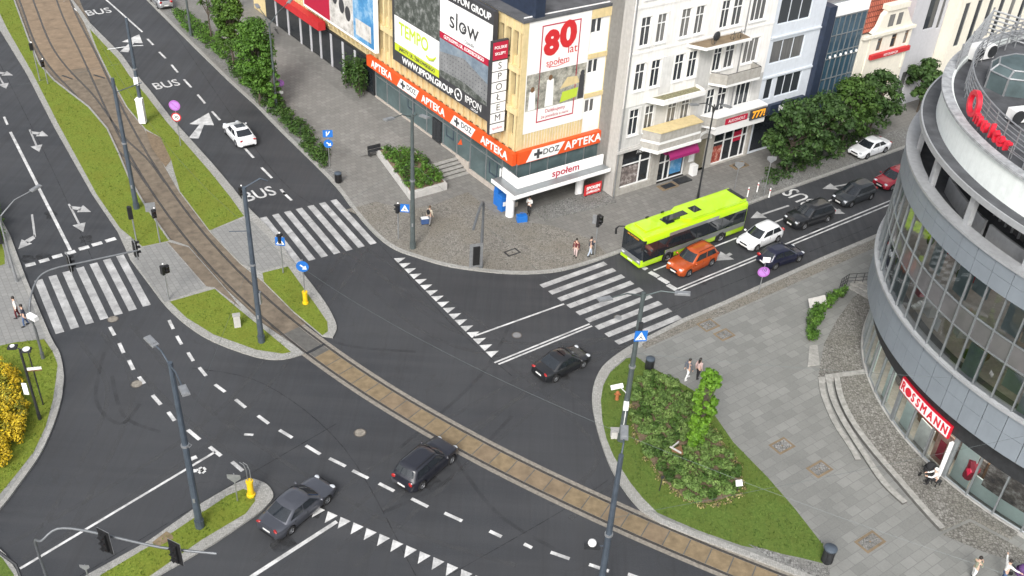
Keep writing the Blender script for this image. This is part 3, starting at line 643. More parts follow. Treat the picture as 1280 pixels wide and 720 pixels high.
def window(parent, x0, x1, z0, z1, y=.12, rz=0, cols=2, split=.68, mf='frame', mp='win', fw=.07, sill=True, name='window'):
    f = MB(); d = .06
    f.bb(x0, x1, y-.02, y+d, z0, z0+fw); f.bb(x0, x1, y-.02, y+d, z1-fw, z1); f.bb(x0, x0+fw, y-.018, y+d, z0+fw, z1-fw); f.bb(x1-fw, x1, y-.018, y+d, z0+fw, z1-fw)
    for i in range(1, cols):
        xm = x0+(x1-x0)*i/cols; f.bb(xm-fw/2, xm+fw/2, y-.016, y+d, z0+fw, z1-fw)
    if split: zm = z0+(z1-z0)*split; f.bb(x0+fw, x1-fw, y-.03, y+d, zm-fw/2, zm+fw/2)
    o = f.build(name, M[mf], parent, rz=rz)
    p = MB(); p.bb(x0+.02, x1-.02, y+.02, y+.04, z0+.02, z1-.02); p.build('pane', M[mp], o)
    if sill: s_ = MB(); s_.bb(x0-.12, x1+.12, -.12, y-.02, z0-.09, z0-.002); s_.build('sill', M['frame'], o)
    return o
# ---- corner store with the cream fins
S_ANG, N_ANG = 36.4, 128.3
sp_ = thing('corner_store', 'cream finned corner store block covered with large advertising banners above red pharmacy fascia', 'building', (-.4,73.4,0), R(S_ANG))
sd_, nd_ = U(0), U(N_ANG-S_ANG)
def NWp(s_, y): return nd_*s_ + U(N_ANG-S_ANG-90)*y            # local point on the long side, y into the block
NR = R(N_ANG-180-S_ANG)
b = MB(); L_ = 52
b.prism([NWp(.0,.5)+V(.0,.5,0), V(8.86,.5,0), V(8.86,13,0), NWp(L_,13), NWp(L_,.5)], 4.1, 16.2, 0)
b.prism([NWp(.0,.6)+V(0,2.4,0), V(8.8,2.4,0), V(8.8,12.9,0), NWp(L_,12.9), NWp(L_,.6)], -.2, 4.1, 0)
b.build('wall', M['cream'], sp_)
b = MB(); b.prism([NWp(-.1,-.12)+V(0,-.1,0), V(8.95,-.1,0), V(8.95,13.1,0), NWp(L_+.1,13.1), NWp(L_+.1,-.12)], 16.2, 16.42, 0)
b.bb(.2,8.8,.2,.26,16.42,16.5,1); b.mbox(Matrix.Translation((3.4,4,16.44)) @ Matrix.Rotation(R(60),4,'Z'), (5,.08,.05), 1); b.bb(1.2,7.5,5.2,5.28,16.42,16.48,1); b.bb(4.5,6.5,7,9,16.42,17.4,0)
b.build('roof', [M['roofing'], M['signw']], sp_)
b = MB(); b.mbox(Matrix.Translation(NWp(2.4,1.4)+V(0,0,17.3)) @ Matrix.Rotation(NR,4,'Z'), (5.2,.9,1.75)); b.mbox(Matrix.Translation(NWp(2.4,1.4)+V(0,0,18.2)) @ Matrix.Rotation(NR,4,'Z'), (5.3,1.0,.06)); b.build('rooftop_sign_box', M['navy'], sp_)
# fins and floor ledges on the long side
b = MB(); s_ = .35
while s_ < 51:
    b.bb(-s_-.13, -s_+.13, -.02, .5, 5.3, 16.2); s_ += .93
for z0_, z1_ in ((8.55, 9.05), (12.05, 12.5)): b.bb(-L_+.1, -.02, -.12, .5, z0_, z1_)
b.bb(-L_+.1, -.02, .18, .5, 5.3, 6.5); b.bb(-L_+.1, -.02, .2, .5, 9.05, 9.9); b.bb(-L_+.1,-.02,.2,.5,12.5,13.2); b.bb(-L_+.1,-.02,.05,.5,15.3,16.19)
b.build('fin_screen', M['cream'], sp_, rz=NR)
b = MB()
for z0_, z1_ in ((6.5,8.5),(9.9,12.0),(13.2,15.3)): b.bb(-L_+.2, -.4, .44, .49, z0_, z1_)
b.build('window_band', M['win'], sp_, rz=NR)
for s0_, s1_ in ((23.4, 17.0), ): pass
fas = MB(); fas.bb(-23.4, .28, -.5, -.1, 4.35, 5.42); o = fas.build('pharmacy_fascia', M['orange'], sp_, rz=NR)
for a_, b__ in ((17.4,14.2),(8.5,5.3)):
    q = MB(); y_ = -.515; q.add([(-a_-.35,y_,4.4),(-b__-.35,y_,4.4),(-b__+.3,y_,5.38),(-a_+.3,y_,5.38)], [(0,1,2,3)]); q.build('white_sign_panel', M['signw'], o)
    lettering('DOZ', -(a_+b__)/2+.55, -.53, 4.95, .72, M['anth'], o, 0, 1, .004, .01)
    q = MB(); cx = -a_+.7
    q.bb(cx-.12,cx+.12,-.53,-.52,4.5,5.3); q.bb(cx-.4,cx-.121,-.53,-.52,4.78,5.02); q.bb(cx+.121,cx+.4,-.53,-.52,4.78,5.02); q.build('cross_emblem', M['anth'], o)
for c_ in (20.6, 11.6, 2.3): lettering('APTEKA', -c_, -.515, 4.88, .98, M['signw'], o, 0, 1.02, .015, .02, 1.06)
# shop windows of the long side
b = MB(); b.bb(-23.4,-6.95,.3,.62,.0,1.05); b.bb(-6.95,-.05,.3,.62,-.15,.55); b.bb(-7.2,-6.95,.28,.62,-.15,1.15); b.build('plinth', M['plinth'], sp_, rz=NR)
b = MB(); b.bb(-23.4,-7.0,.42,.5,1.05,4.35); b.bb(-6.94,-.05,.42,.5,.55,4.35); sg = b.build('shop_window', M['shopglass'], sp_, rz=NR)
b = MB()
for s_ in (23.3,21.1,18.8,16.4,14,11.2,9.0,6.9,4.5,2.2,.15): b.bb(-s_-.05,-s_+.05,.34,.5,.6 if s_ < 7.2 else 1.06,4.34)
b.bb(-23.3,-7,.35,.48,3.15,3.24); b.bb(-6.9,-.1,.35,.48,2.95,3.04); b.build('mullion', M['alu'], sg)
for s_, z_ in ((10.2,2.1),(3.5,1.5),(16.8,2.2)):
    b = MB()
    b.bb(-s_-.6,-s_+.5,.405,.417,z_,z_+.1); b.bb(-s_-.6,-s_-.5,.405,.417,z_+.11,z_+1.1); b.bb(-s_+.5,-s_+.6,.405,.417,z_,z_+1.6); b.bb(-s_-.2,-s_+.49,.405,.417,z_+1.5,z_+1.6); b.build('window_graphic', M['navy'], sg)
b = MB(); b.add([(-1.9,.405,1.0),(-1.1,.405,1.2),(-.5,.405,2.0),(-.9,.405,2.1),(-1.5,.405,1.6)], [(0,1,2,3,4)]); b.build('window_graphic', M['orange'], sg); b = MB(); b.add([(-9.0,.405,2.0),(-8.2,.405,2.3),(-8.4,.405,2.8)], [(0,1,2)]); b.build('window_graphic', M['orange'], sg)
b = MB(); b.bb(-12.9,-11.5,.26,.42,.9,3.1); d_ = b.build('door', M['dark'], sp_, rz=NR); q = MB(); q.bb(-12.8,-12.25,.245,.26,1.1,2.95); q.bb(-12.15,-11.6,.245,.26,1.1,2.95); q.build('pane', M['glass'], d_)
b = MB(); b.bb(-48,-23.6,.3,.62,-.1,4.6, 0); b.bb(-47.9,-23.7,.26,.3,1.2,4.4,1); g2 = b.build('dark_shopfront', [M['dark'], M['glass']], sp_, rz=NR)
for s_ in (45,42,39,36.6,34.4,32,29.5,27): q = MB(); q.bb(-s_-.25,-s_+.1,.2,.26,.9,4.4); q.build('pilaster', M['lilac'], g2)
b = MB(); b.bb(-46,-32.5,-.9,-.1,4.75,5.6); b.build('red_awning', M['redaw'], sp_, rz=NR)
# advertising panels on the long side
ad = MB(); ad.bb(-18,-2.7,-.75,-.35,7.0,16.3); ao = ad.build('banner_frame', M['anth'], sp_, rz=NR)
def panel(n, x0, x1, z0, z1, m, y=-.765, par=None): q = MB(); q.bb(x0,x1,y,y+.012,z0,z1); return q.build(n, M[m], par or ao)
panel('banner', -17.6,-10.3,8.75,11.3,'signw'); panel('banner', -17.6,-10.3,8.05,8.73,'lime'); panel('banner', -17.6,-10.3,11.36,16.25,'ph_dark')
panel('banner', -10.24,-2.8,12.3,15.2,'signw'); panel('banner', -10.24,-3.2,11.72,12.28,'crimson'); panel('banner', -10.24,-3.2,8.3,11.7,'ph_block'); q = MB(); q.add([(-10.24,-.771,10.5),(-6.6,-.771,11.15),(-3.2,-.771,10.2),(-3.2,-.771,11.7),(-10.24,-.771,11.7)],[(0,1,2,3,4)]); q.build('printed_sky', M['ph_sky2'], ao); q = MB(); q.add([(-10.24,-.771,8.3),(-3.2,-.771,8.3),(-3.2,-.771,8.6),(-6.5,-.771,9.1),(-10.24,-.771,8.9)],[(0,1,2,3,4)]); q.build('printed_trees', M['ph_dark'], ao)
lettering('TEMPO', -14.4,-.77,10.25,1.65,M['tempo'],ao,0,.92,.006,.035,1.0)
q = MB(); q.tube([(-12.3,-.775,9.35),(-11.8,-.775,9.2),(-11.2,-.775,9.35),(-10.75,-.775,9.75)],[.08,.13,.13,.07],8); q.build('smile_emblem', M['tempo'], ao)
lettering('JAROTY, UL. ŻBIKOWSKIEGO', -13.9,-.77,8.4,.46,M['anth'],ao,0,.98,.004,.012)
lettering('WWW.IPPON.GROUP', -12.2,-.77,7.52,.82,M['signw'],ao,0,1.02,.006,.02)
lettering('slow', -6.75,-.77,13.75,2.05,M['anth'],ao,0,1.1,.006,-.01); lettering('Osiedle', -5.9,-.77,12.62,.45,M['anth'],ao,0,1,.004)
q = MB(); q.tube([(-6.62+.25*math.cos(a/8*math.pi*2),-.775,13.55+.25*math.sin(a/8*math.pi*2)) for a in range(9)],.05,6); q.tube([(-6.62,-.79,13.55),(-6.62,-.77,13.55)],.09,8); q.build('emblem', M['anth'], ao)
lettering('GUTKOWO, UL. KORDECKIEGO', -6.7,-.77,12.0,.42,M['signw'],ao,0,.95,.004,.008)
lettering('IPPON GROUP', -5.7,-.77,15.72,.8,M['signw'],ao,0,1,.006,.02); lettering('IPPON', -5.1,-.77,7.75,.9,M['signw'],ao,0,.95,.006); lettering('GROUP', -4.9,-.77,7.22,.3,M['signw'],ao,0,1,.004)
q = MB(); q.tube([(-7.3+.5*math.cos(a/16*math.pi*2),-.775,7.7+.5*math.sin(a/16*math.pi*2)) for a in range(17)],.045,6); q.tube([(-7.3,-.79,7.7),(-7.3,-.77,7.7)],.14,8); q.build('emblem', M['signw'], ao)
ad = MB(); ad.bb(-36,-21.2,-.7,-.35,6.3,15.8); a2 = ad.build('banner_frame', M['signw'], sp_, rz=NR)
panel('banner',-35.8,-30.2,6.55,15.6,'crimson',-.715,a2); panel('banner',-30.15,-25.4,6.55,15.6,'ph_white',-.715,a2); panel('banner',-25.35,-21.5,6.55,15.6,'ph_sky',-.715,a2)
q = MB()
for x_, z_ in ((-29,9.4),(-27.6,8.9),(-26.4,8.5),(-28.4,11),(-26.6,10.6)): q.sphere((x_,-.73,z_),(.55,.02,.75),10,6)
q.build('printed_motif', M['anth'], a2); panel('banner',-24.9,-22,7.0,8.6,'ph_white',-.72,a2)
# vertical blade sign
q = MB(); q.mbox(Matrix.Translation(NWp(1.6,-1.3)+V(.36,0,10.6)), (1.52,.3,7.8)); bl = q.build('blade_sign', M['anth'], sp_)
c0 = NWp(1.6,-1.3)+V(.36,0,0)
for z_ in (8,13): q = MB(); q.mbox(Matrix.Translation(NWp(1.6,-.55)+V(.1,.1,z_)) @ Matrix.Rotation(NR,4,'Z'), (.1,1.5,.1)); q.build('bracket', M['dark'], bl)
def bp(n, z0, z1, m): q = MB(); q.bb(c0.x-.69,c0.x+.69,c0.y-.172,c0.y-.155,z0,z1); return q.build(n, M[m], bl)
bp('sign_panel',13.0,14.42,'crimson'); lettering('POLSKIE', c0.x, c0.y-.178, 13.98, .31, M['signw'], bl, 0, 1, .003, .008); lettering('SKLEPY', c0.x, c0.y-.178, 13.48, .31, M['signw'], bl, 0, 1, .003, .008)
for i, ch in enumerate('SPOŁEM'):
    z_ = 12.48-i*.88; bp('sign_panel', z_-.4, z_+.4, 'signw'); lettering(ch, c0.x, c0.y-.178, z_, .8, M['anth'], bl, 0, 1, .003)
bp('sign_panel', 6.78, 7.58, 'signw'); lettering('społem', c0.x, c0.y-.178, 7.2, .34, M['crimson'], bl, 0, 1, .003)
# short side
b = MB(); walls(b, .0, 8.86, 5.4, 16.2, [(6.62,7.15,14.2,15.38),(7.2,7.7,14.2,15.38),(6.7,7.18,10.8,11.95),(7.24,7.74,10.8,11.95),(6.76,7.24,7.3,8.46),(7.3,7.78,7.3,8.46)], 0, .15); b.build('render_panel', M['whitew'], sp_)
b = MB()
for a_, c_, d_ in ((6.62,7.15,14.2),(7.2,7.7,14.2),(6.7,7.18,10.8),(7.24,7.74,10.8),(6.76,7.24,7.3),(7.3,7.78,7.3)): pass
for a_, c_, z0_, z1_ in ((6.62,7.7,14.2,15.38),(6.7,7.74,10.8,11.95),(6.76,7.78,7.3,8.46)): window(sp_, a_, c_, z0_, z1_, .1, 0, 2, 0, 'frame', 'win', .05, False)
b = MB()
for z0_, z1_ in ((15.45,16.18),(12.1,12.5),(8.7,9.08)): b = MB(); b.bb(6.55,8.9,-.12,0.0,z0_,z1_); b.build('cream_band', M['cream'], sp_)
b = MB(); b.bb(8.45,8.9,-.06,.0,5.5,15.4); b.build('corner_pilaster', M['cream'], sp_); b = MB(); b.bb(-.02,.5,-.1,0,5.5,16.15); b.build('corner_pilaster', M['cream'], sp_)
b = MB()
for i in range(22): b.bb(.55+i*.28,.55+i*.28+.2,-.05,0,5.5,6.85)
b.build('ribbed_panel', M['cream'], sp_)
b = MB(); b.bb(.52,6.5,-.09,-.04,6.85,16.2); bn = b.build('anniversary_banner', M['banner'], sp_)
b = MB(); f_ = .1
b.bb(1.75,5.5,-.1,-.09,7.6,7.6+f_); b.bb(1.75,5.5,-.1,-.09,15.6,15.6+f_); b.bb(1.75,1.75+f_,-.1,-.09,7.7,15.6); b.bb(5.4,5.5,-.1,-.09,7.7,15.6); b.build('printed_border', M['crimson'], bn)
lettering('8', 2.75, -.1, 14.1, 2.6, M['red'], bn, 0, 1.05, .004, .16); lettering('0', 4.3, -.115, 14.55, 2.8, M['red'], bn, 0, 1.1, .004, .16); lettering('lat', 4.85, -.1, 13.35, 1.0, M['red'], bn, 0, 1, .004)
lettering('społem', 3.5, -.1, 12.55, .8, M['red'], bn, 0, 1, .004)
q = MB(); q.tube([(2.5,-.1,12.25),(3.4,-.1,12.15),(4.6,-.1,12.35)],.025,5); q.build('printed_flourish', M['red'], bn)
q = MB(); q.bb(.6,6.45,-.1,-.091,8.8,11.9); q.build('printed_picture', M['ph_shop'], bn)
q = MB()
for x_, h_, w__ in ((1.2,1.7,.35),(2.9,2.4,.42),(6.1,2.2,.3)):
    q.sphere((x_,-.104,8.9+h_),(.2,.004,.24),10,6,1 if w__ > .31 else 2); q.add([(x_-w__,-.104,8.85),(x_+w__,-.104,8.85),(x_+w__*.8,-.104,8.75+h_),(x_-w__*.8,-.104,8.75+h_)],[(0,1,2,3)],0 if w__ > .31 else 2)
q.add([(4.0,-.103,8.9),(5.7,-.103,9.1),(5.8,-.103,9.9),(4.2,-.103,9.8)],[(0,1,2,3)],3); q.add([(3.9,-.103,10.1),(5.9,-.103,10.3),(5.6,-.103,10.9),(4.6,-.103,11.0)],[(0,1,2,3)],4); q.build('printed_figures', [M['banner'], M['wood'], M['anth'], M['tempo'], M['cream']], bn)
lettering('Dziękujemy', 3.6, -.1, 8.45, .42, M['crimson'], bn, 0, 1, .004); lettering('że jesteście z nami', 3.6, -.1, 7.98, .36, M['crimson'], bn, 0, 1, .004)
b = MB(); b.bb(.0,8.95,-.45,-.0,4.4,5.52); o = b.build('pharmacy_fascia', M['orange'], sp_)
q = MB(); q.add([(.75,-.463,4.45),(3.95,-.463,4.45),(4.65,-.463,5.48),(1.35,-.463,5.48)],[(0,1,2,3)]); q.build('white_sign_panel', M['signw'], o)
lettering('DOZ', 3.25, -.475, 5.0, .72, M['anth'], o, 0, 1.05, .004, .01); lettering('APTEKA', 6.6, -.465, 4.95, 1.0, M['signw'], o, 0, 1.02, .015, .02, 1.06)
q = MB(); cx = 1.95; q.bb(cx-.13,cx+.13,-.475,-.465,4.55,5.4); q.bb(cx-.42,cx-.131,-.475,-.465,4.85,5.11); q.bb(cx+.131,cx+.42,-.475,-.465,4.85,5.11); q.build('cross_emblem', M['anth'], o)
b = MB(); b.bb(.05,8.8,-.2,.0,2.9,4.4); g3 = b.build('shop_window', M['shopglass'], sp_); q = MB()
for x_ in (.05,1.4,3.2,5.1,7.0,8.72): q = MB(); q.bb(x_-.04,x_+.04,-.24,-.2,2.9,4.38); q.build('mullion', M['alu'], g3)
b = MB(); b.bb(-.65,8.2,-1.45,-1.3,2.86,3.78); b.bb(-.65,-.5,-1.29,.8,2.86,3.76); o = b.build('canopy_sign', M['signw'], sp_); lettering('społem', 4.2, -1.47, 3.33, .9, M['crimson'], o, 0, 1.1, .006, .01)
b = MB(); b.bb(-1.5,8.3,-2.3,1.0,2.6,2.84); o = b.build('canopy', M['alu'], sp_); q = MB(); q.bb(-1.55,8.35,-2.38,-2.31,2.56,2.88); q.bb(-1.6,-1.53,-2.36,1.0,2.56,2.88); q.build('canopy_edge', M['signw'], o)
for x_, y_ in ((-.85,-.85),(6.45,-.75),(8.3,1.2)): q = MB(); q.tube([(x_,y_,-.05),(x_,y_,2.62)],.36,18); q.build('column', M['signw'], sp_)
b = MB(); b.bb(.2,3.4,2.2,2.4,-.1,2.7,0); b.bb(3.6,8.5,2.25,2.38,.0,2.7,1); b.build('recessed_shopfront', [M['whitew'], M['glass']], sp_)
b = MB(); b.bb(3.8,4.6,2.2,2.24,1.3,2.2); b.bb(4.9,5.7,2.2,2.24,1.3,2.2); b.build('shop_poster', M['lime'], sp_)
# things at the shop entrance
b = MB(); b.prism([V(8.4,75.4,0),V(2.3,71.6,0),V(1.2,73.2,0),V(7.4,77.9,0)], .1, .27); struct('entrance_step', b, M['setts_g'])
o = thing('advertising_board', 'red and white lettered board standing beside the shop entrance column', 'sign', G(740,245,.14), R(S_ANG))
b = MB(); b.bb(-.9,.9,-.05,.05,.25,1.25); b.build('board', M['red'], o); b = MB(); b.bb(-.7,-.62,-.04,.04,0,.25); b.bb(.62,.7,-.04,.04,0,.25); b.build('leg', M['dark'], o)
lettering('SPOŁEM', 0, -.055, .9, .42, M['signw'], o, 0, 1, .004, .02); lettering('ZAPRASZA', 0, -.055, .5, .3, M['signw'], o, 0, 1, .004, .012)
for q, lab, h in (((628,262),'tall royal blue clothing bin beside the white corner column',1.45),((623,255),'second royal blue bin against the store wall behind the white column',1.6)):
    o = thing('collection_bin', lab, 'bin', G(*q,.12), R(38)); b = MB(); b.bb(-.32,.32,-.3,.3,0,h*.8); b.prism([V(-.34,-.32,0),V(.34,-.32,0),V(.34,.32,0),V(-.34,.32,0)], h*.8, h*.82); b.bb(-.28,.28,-.25,.3,h*.82,h); b.build('body', M['blue'], o); q_ = MB(); q_.bb(-.2,.2,-.312,-.303,.5,.9); q_.build('panel', M['signw'], o)
# raised footway, planter and steps along the long side
P = lambda s_, y: V(-.4,73.4,0)+U(N_ANG)*s_+U(N_ANG-90)*y
b = MB(); 
for s0_, s1_ in ((9.05,24),(24,52)):
    b.sheet([P(s0_,.4)+V(0,0,.9), P(s1_,.4)+V(0,0,.9), P(s1_,-2.0)+V(0,0,.86), P(s0_,-2.0)+V(0,0,.86)])
    b.sheet([P(s0_+(3.2 if s0_ < 10 else 0),-2.0)+V(0,0,.86), P(s1_,-2.0)+V(0,0,.86), P(s1_,-6.5)+V(0,0,.125), P(s0_+(5.5 if s0_ < 10 else 0),-6.5)+V(0,0,.125)])
b.quad(P(9.05,.4), P(9.05,-2)+V(0,0,0), P(9.05,-2)+V(0,0,.86), P(9.05,.4)+V(0,0,.9)); b.quad(P(9.05,-2), P(12.3,-2), P(12.3,-2)+V(0,0,.86), P(9.05,-2)+V(0,0,.86)); struct('raised_footway', b, M['slabs_d'])
b = MB()
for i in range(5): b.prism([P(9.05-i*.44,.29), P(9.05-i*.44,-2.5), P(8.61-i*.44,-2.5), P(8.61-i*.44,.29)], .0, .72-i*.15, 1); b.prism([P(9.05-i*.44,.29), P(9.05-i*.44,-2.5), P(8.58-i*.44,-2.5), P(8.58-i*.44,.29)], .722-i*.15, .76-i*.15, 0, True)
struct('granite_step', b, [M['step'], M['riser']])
pl = Gs([(512,250),(559,237),(552,228),(519,196),(468,190)], .12)
b = MB(); b.prism(pl, .0, .72); pc = sum(pl, V(0,0,0))/5
po = tag(b.build('planter', M['conc2']), 'low angled concrete planter full of leafy green shrubs before the pharmacy steps', 'planter')
pin = [pc+(q-pc)*.9 for q in pl]; b = MB(); b.sheet(pin, .735); b.build('soil', M['dirt'], po)

# ---- the row beyond: pale tenement, white house, glass front, cream house, grey house
TX = V(8.06,76.23,0)
te = thing('tenement_house', 'pale four-storey tenement with dark paired windows, stained balconies and shops at street level', 'building', TX, R(S_ANG))
rows = [(13.55,15.95),(9.75,12.1),(5.75,8.1),(17.4,19.8)]
wx = [(.9,1.95),(2.6,3.6),(5.15,6.2),(6.7,7.7),(9.6,10.6),(10.95,12.1)]
holes = []
for zi, (z0_, z1_) in enumerate(rows):
    for k, (a_, c_) in enumerate(wx): holes.append((a_, c_, z0_, z1_))
    holes.append((13.2,15.0,z0_,z1_-.1))
gh = [(.75,4.2,.7,4.3),(5.1,8.4,.12,3.25),(9.45,10.9,.12,3.3),(11.6,16.1,.2,3.85)]
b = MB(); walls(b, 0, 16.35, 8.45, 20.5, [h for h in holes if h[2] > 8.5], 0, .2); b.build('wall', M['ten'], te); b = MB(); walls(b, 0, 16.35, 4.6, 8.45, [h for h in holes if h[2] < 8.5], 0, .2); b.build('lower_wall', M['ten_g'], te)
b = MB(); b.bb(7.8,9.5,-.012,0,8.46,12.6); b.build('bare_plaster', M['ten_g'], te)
b = MB(); b.bb(3.7,5.05,-.012,0,8.9,12.2); b.build('bare_plaster', M['ten_g2'], te)
b = MB(); b.bb(0,16.35,-.05,0,12.95,13.1); b.build('string_course', M['ten'], te)
b = MB(); b.bb(0,16.35,-.06,0,16.7,16.9); b.build('string_course', M['ten'], te)
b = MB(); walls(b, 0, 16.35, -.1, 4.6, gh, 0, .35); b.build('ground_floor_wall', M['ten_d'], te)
b = MB(); b.add([(0,0,-.1),(0,12,-.1),(0,12,20.5),(0,0,20.5)],[(3,2,1,0)]); b.add([(16.35,0,-.1),(16.35,12,-.1),(16.35,12,20.5),(16.35,0,20.5)],[(0,1,2,3)]); b.bb(0,16.35,1.2,12,-.1,20.4); b.build('side_wall', M['greyr'], te)
b = MB(); b.bb(-.3,16.6,-.5,12.3,20.5,20.9); b.add([(-.3,-.5,20.9),(16.6,-.5,20.9),(16.6,5.9,24.5),(-.3,5.9,24.5),(16.6,12.3,20.9),(-.3,12.3,20.9)],[(0,1,2,3),(3,2,4,5),(0,3,5),(1,4,2)]); b.build('roof', M['tiles'], te)
for h in holes:
    b = MB(); b.bb(h[0]-.16,h[0]-.02,-.05,-.002,h[2]-.02,h[3]+.16); b.bb(h[1]+.02,h[1]+.16,-.05,-.002,h[2]-.02,h[3]+.16); b.bb(h[0]-.02,h[1]+.02,-.055,-.002,h[3]+.02,h[3]+.18); b.build('window_surround', M['ten_g2' if h[2] < 8.5 else 'ten'], te)
for h in holes: window(te, h[0], h[1], h[2], h[3], .1, 0, 3 if h[0] > 13 else 2, 0 if h[0] > 13 else .68)
b = MB(); b.bb(-.15,2.7,-.25,0,4.38,4.6); b.bb(-.1,16.4,-.12,0,4.55,4.72); b.build('cornice', M['conc2'], te)
b = MB(); b.tube([(.12,-.1,.1),(.12,-.1,20.4)],.06,8); b.build('downpipe', M['zinc'], te); b = MB(); b.tube([(12.75,-.1,5.5),(12.75,-.1,20.4)],.055,8); b.build('downpipe', M['zinc'], te)
def balcony(x0, x1, z, d, m='conc2', par=None, mess=None, rail=False):
    b = MB(); b.prism([V(x0,-.002,0),V(x0+.9,-d,0),V(x1-.1,-d,0),V(x1,-.002,0)], z-.22, z, 0, True); o = b.build('balcony', M['frame'], te)
    b = MB(); b.prism([V(x0+.15,-.004,0),V(x0+.95,-d+.12,0),V(x1-.2,-d+.12,0),V(x1-.12,-.004,0)], z, z+.02); b.build('balcony_floor', M[mess or 'tan2'], o)
    if par:
        b = MB(); pts = [V(x0,-.05,0),V(x0+.9,-d,0),V(x1-.1,-d,0),V(x1,-.05,0)]
        for i in range(3):
            a_, c_ = pts[i], pts[i+1]; t = (c_-a_).normalized(); n_ = Vector((-t.y,t.x,0))*.12; b.prism([a_,c_,c_+n_,a_+n_], z, z+par, 0)
        b.build('parapet', M[m], o)
    if rail:
        b = MB(); pts = [V(x0+.05,-.05,0),V(x0+.95,-d+.06,0),V(x1-.15,-d+.06,0),V(x1-.05,-.05,0)]
        for zz in (.5, .95): b.tube([p_+V(0,0,z+zz) for p_ in pts], .02, 5)
        for i in range(3):
            for k in range(6): q = pts[i].lerp(pts[i+1], k/6); b.tube([q+V(0,0,z), q+V(0,0,z+.95)], .013, 4)
        b.build('railing', M['dark'], o)
    return o
M['mess'] = mat('balcony_weeds', (.20,.19,.11), .95, var=.5, sc=7)
o = balcony(6.2,12.4,12.85,1.45)
b = MB(); b.sphere((8.9,-.6,13.3),(.4,.12,.4),12,8); b.build('satellite_dish', M['dark'], o)
b = MB()
for x_ in (8.2,10.4,11.2): b.tube([(x_,-1.1,12.85),(x_+.1,-1.0,13.6)],.025,5); b.tube([(x_-.35,-1.0,13.35),(x_+.45,-1.05,13.4)],.02,5); b.tube([(x_+.3*math.cos(k),-1.03,13.15+.28*math.sin(k)) for k in [i*.524 for i in range(13)]],.02,4)
b.build('stored_bicycle', M['dark'], o)
balcony(9.5,14.6,8.85,1.25,'ten_d',.9,'mess',True); balcony(2.4,8.1,8.75,1.3,'ten',.25,'mess'); o = balcony(2.5,8.2,5.2,1.4,'ten_d',.85,'mess')
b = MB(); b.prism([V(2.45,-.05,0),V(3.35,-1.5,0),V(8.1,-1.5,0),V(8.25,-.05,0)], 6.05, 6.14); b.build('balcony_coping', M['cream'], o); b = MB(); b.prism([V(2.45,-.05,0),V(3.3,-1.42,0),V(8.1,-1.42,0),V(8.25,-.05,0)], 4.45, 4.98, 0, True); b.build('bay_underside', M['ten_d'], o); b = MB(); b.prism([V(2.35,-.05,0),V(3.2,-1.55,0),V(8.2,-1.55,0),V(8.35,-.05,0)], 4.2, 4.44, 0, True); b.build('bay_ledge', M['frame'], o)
o = balcony(9.2,16.3,4.95,1.2,'ten_d',.85,'conc2')
b = MB(); b.prism([V(9.15,-.05,0),V(10.05,-1.28,0),V(16.3,-1.28,0),V(16.35,-.05,0)], 5.8, 5.88); b.bb(10.2,16.3,-1.2,0,4.15,4.73); b.build('balcony_coping', M['frame'], o)
b = MB(); b.bb(11.2,13.9,-1.26,-1.2,4.95,5.5); s1 = b.build('shop_sign', M['crimson'], te); lettering('ALKOHOLE', 12.55, -1.27, 5.22, .4, M['signw'], s1, 0, 1, .003)
b = MB(); b.bb(14.2,16.3,-1.36,-1.22,4.75,5.65); s1 = b.build('shop_sign', M['anth'], te); lettering('777!', 15.2, -1.38, 5.2, .95, M['gold'], s1, 0, 1, .02, .03)
b = MB(); b.bb(5.0,8.45,-.75,-.02,3.3,4.1); b.build('magenta_awning', M['pink'], te); b = MB(); b.add([(5.0,-.76,3.9),(8.45,-.76,3.9),(8.45,-1.3,3.25),(5.0,-1.3,3.25)],[(0,3,2,1)]); b.bb(5.0,8.45,-1.33,-1.29,3.02,3.27); b.build('magenta_awning_flap', M['pink'], te)
def shopfront(x0, x1, z0, z1, bars, post=None, y=.28):
    b = MB(); b.bb(x0,x1,y,y+.04,z0,z1); o = b.build('shop_window', M['glass'], te); b = MB()
    for x_ in bars: b.bb(x_-.05,x_+.05,y-.08,y,z0,z1)
    b.bb(x0,x1,y-.07,y,z1-.1,z1); b.bb(x0,x1,y-.07,y,z0,z0+.1); b.bb(x0,x1,y-.075,y,z0+(z1-z0)*.58,z0+(z1-z0)*.58+.09); b.build('shop_window_frame', M['frame'], o)
    for a_, c_, d_, e_, m_ in post or []: q = MB(); q.bb(a_,c_,y-.03,y-.012,d_,e_); q.build('window_poster', M[m_], o)
    return o
o = shopfront(.75,4.2,.7,4.3,(.8,2.95,4.1),[(.9,2.85,.85,2.65,'ph_poster')]); b = MB(); b.bb(.8,4.15,.1,.22,3.55,4.2); b.build('name_board', M['black'], o); lettering('PASSA', 2.9, .09, 3.88, .42, M['signw'], o, 0, 1, .004)
shopfront(5.1,8.4,.12,3.25,(5.15,6.0,6.6,8.3),[(6.75,8.1,.5,2.9,'ph_sky')]); shopfront(11.6,16.1,.2,3.85,(11.65,13.1,14.2,15.4,16.0),[(11.7,13.0,.25,1.95,'ph_drops'),(14.3,15.3,1.9,2.9,'crimson')])
b = MB(); b.bb(9.5,10.85,.3,.36,.12,3.25); b.add([(9.5,.29,3.25)]+[(10.175+.68*math.cos(a),.29,3.25+.75*math.sin(a)) for a in [math.pi-math.pi*i/10 for i in range(11)]]+[(10.85,.29,3.25)],[tuple(range(13))[::-1]]); d_ = b.build('gateway', mat('grey_green_gate', (.16,.145,.10), .8), te)
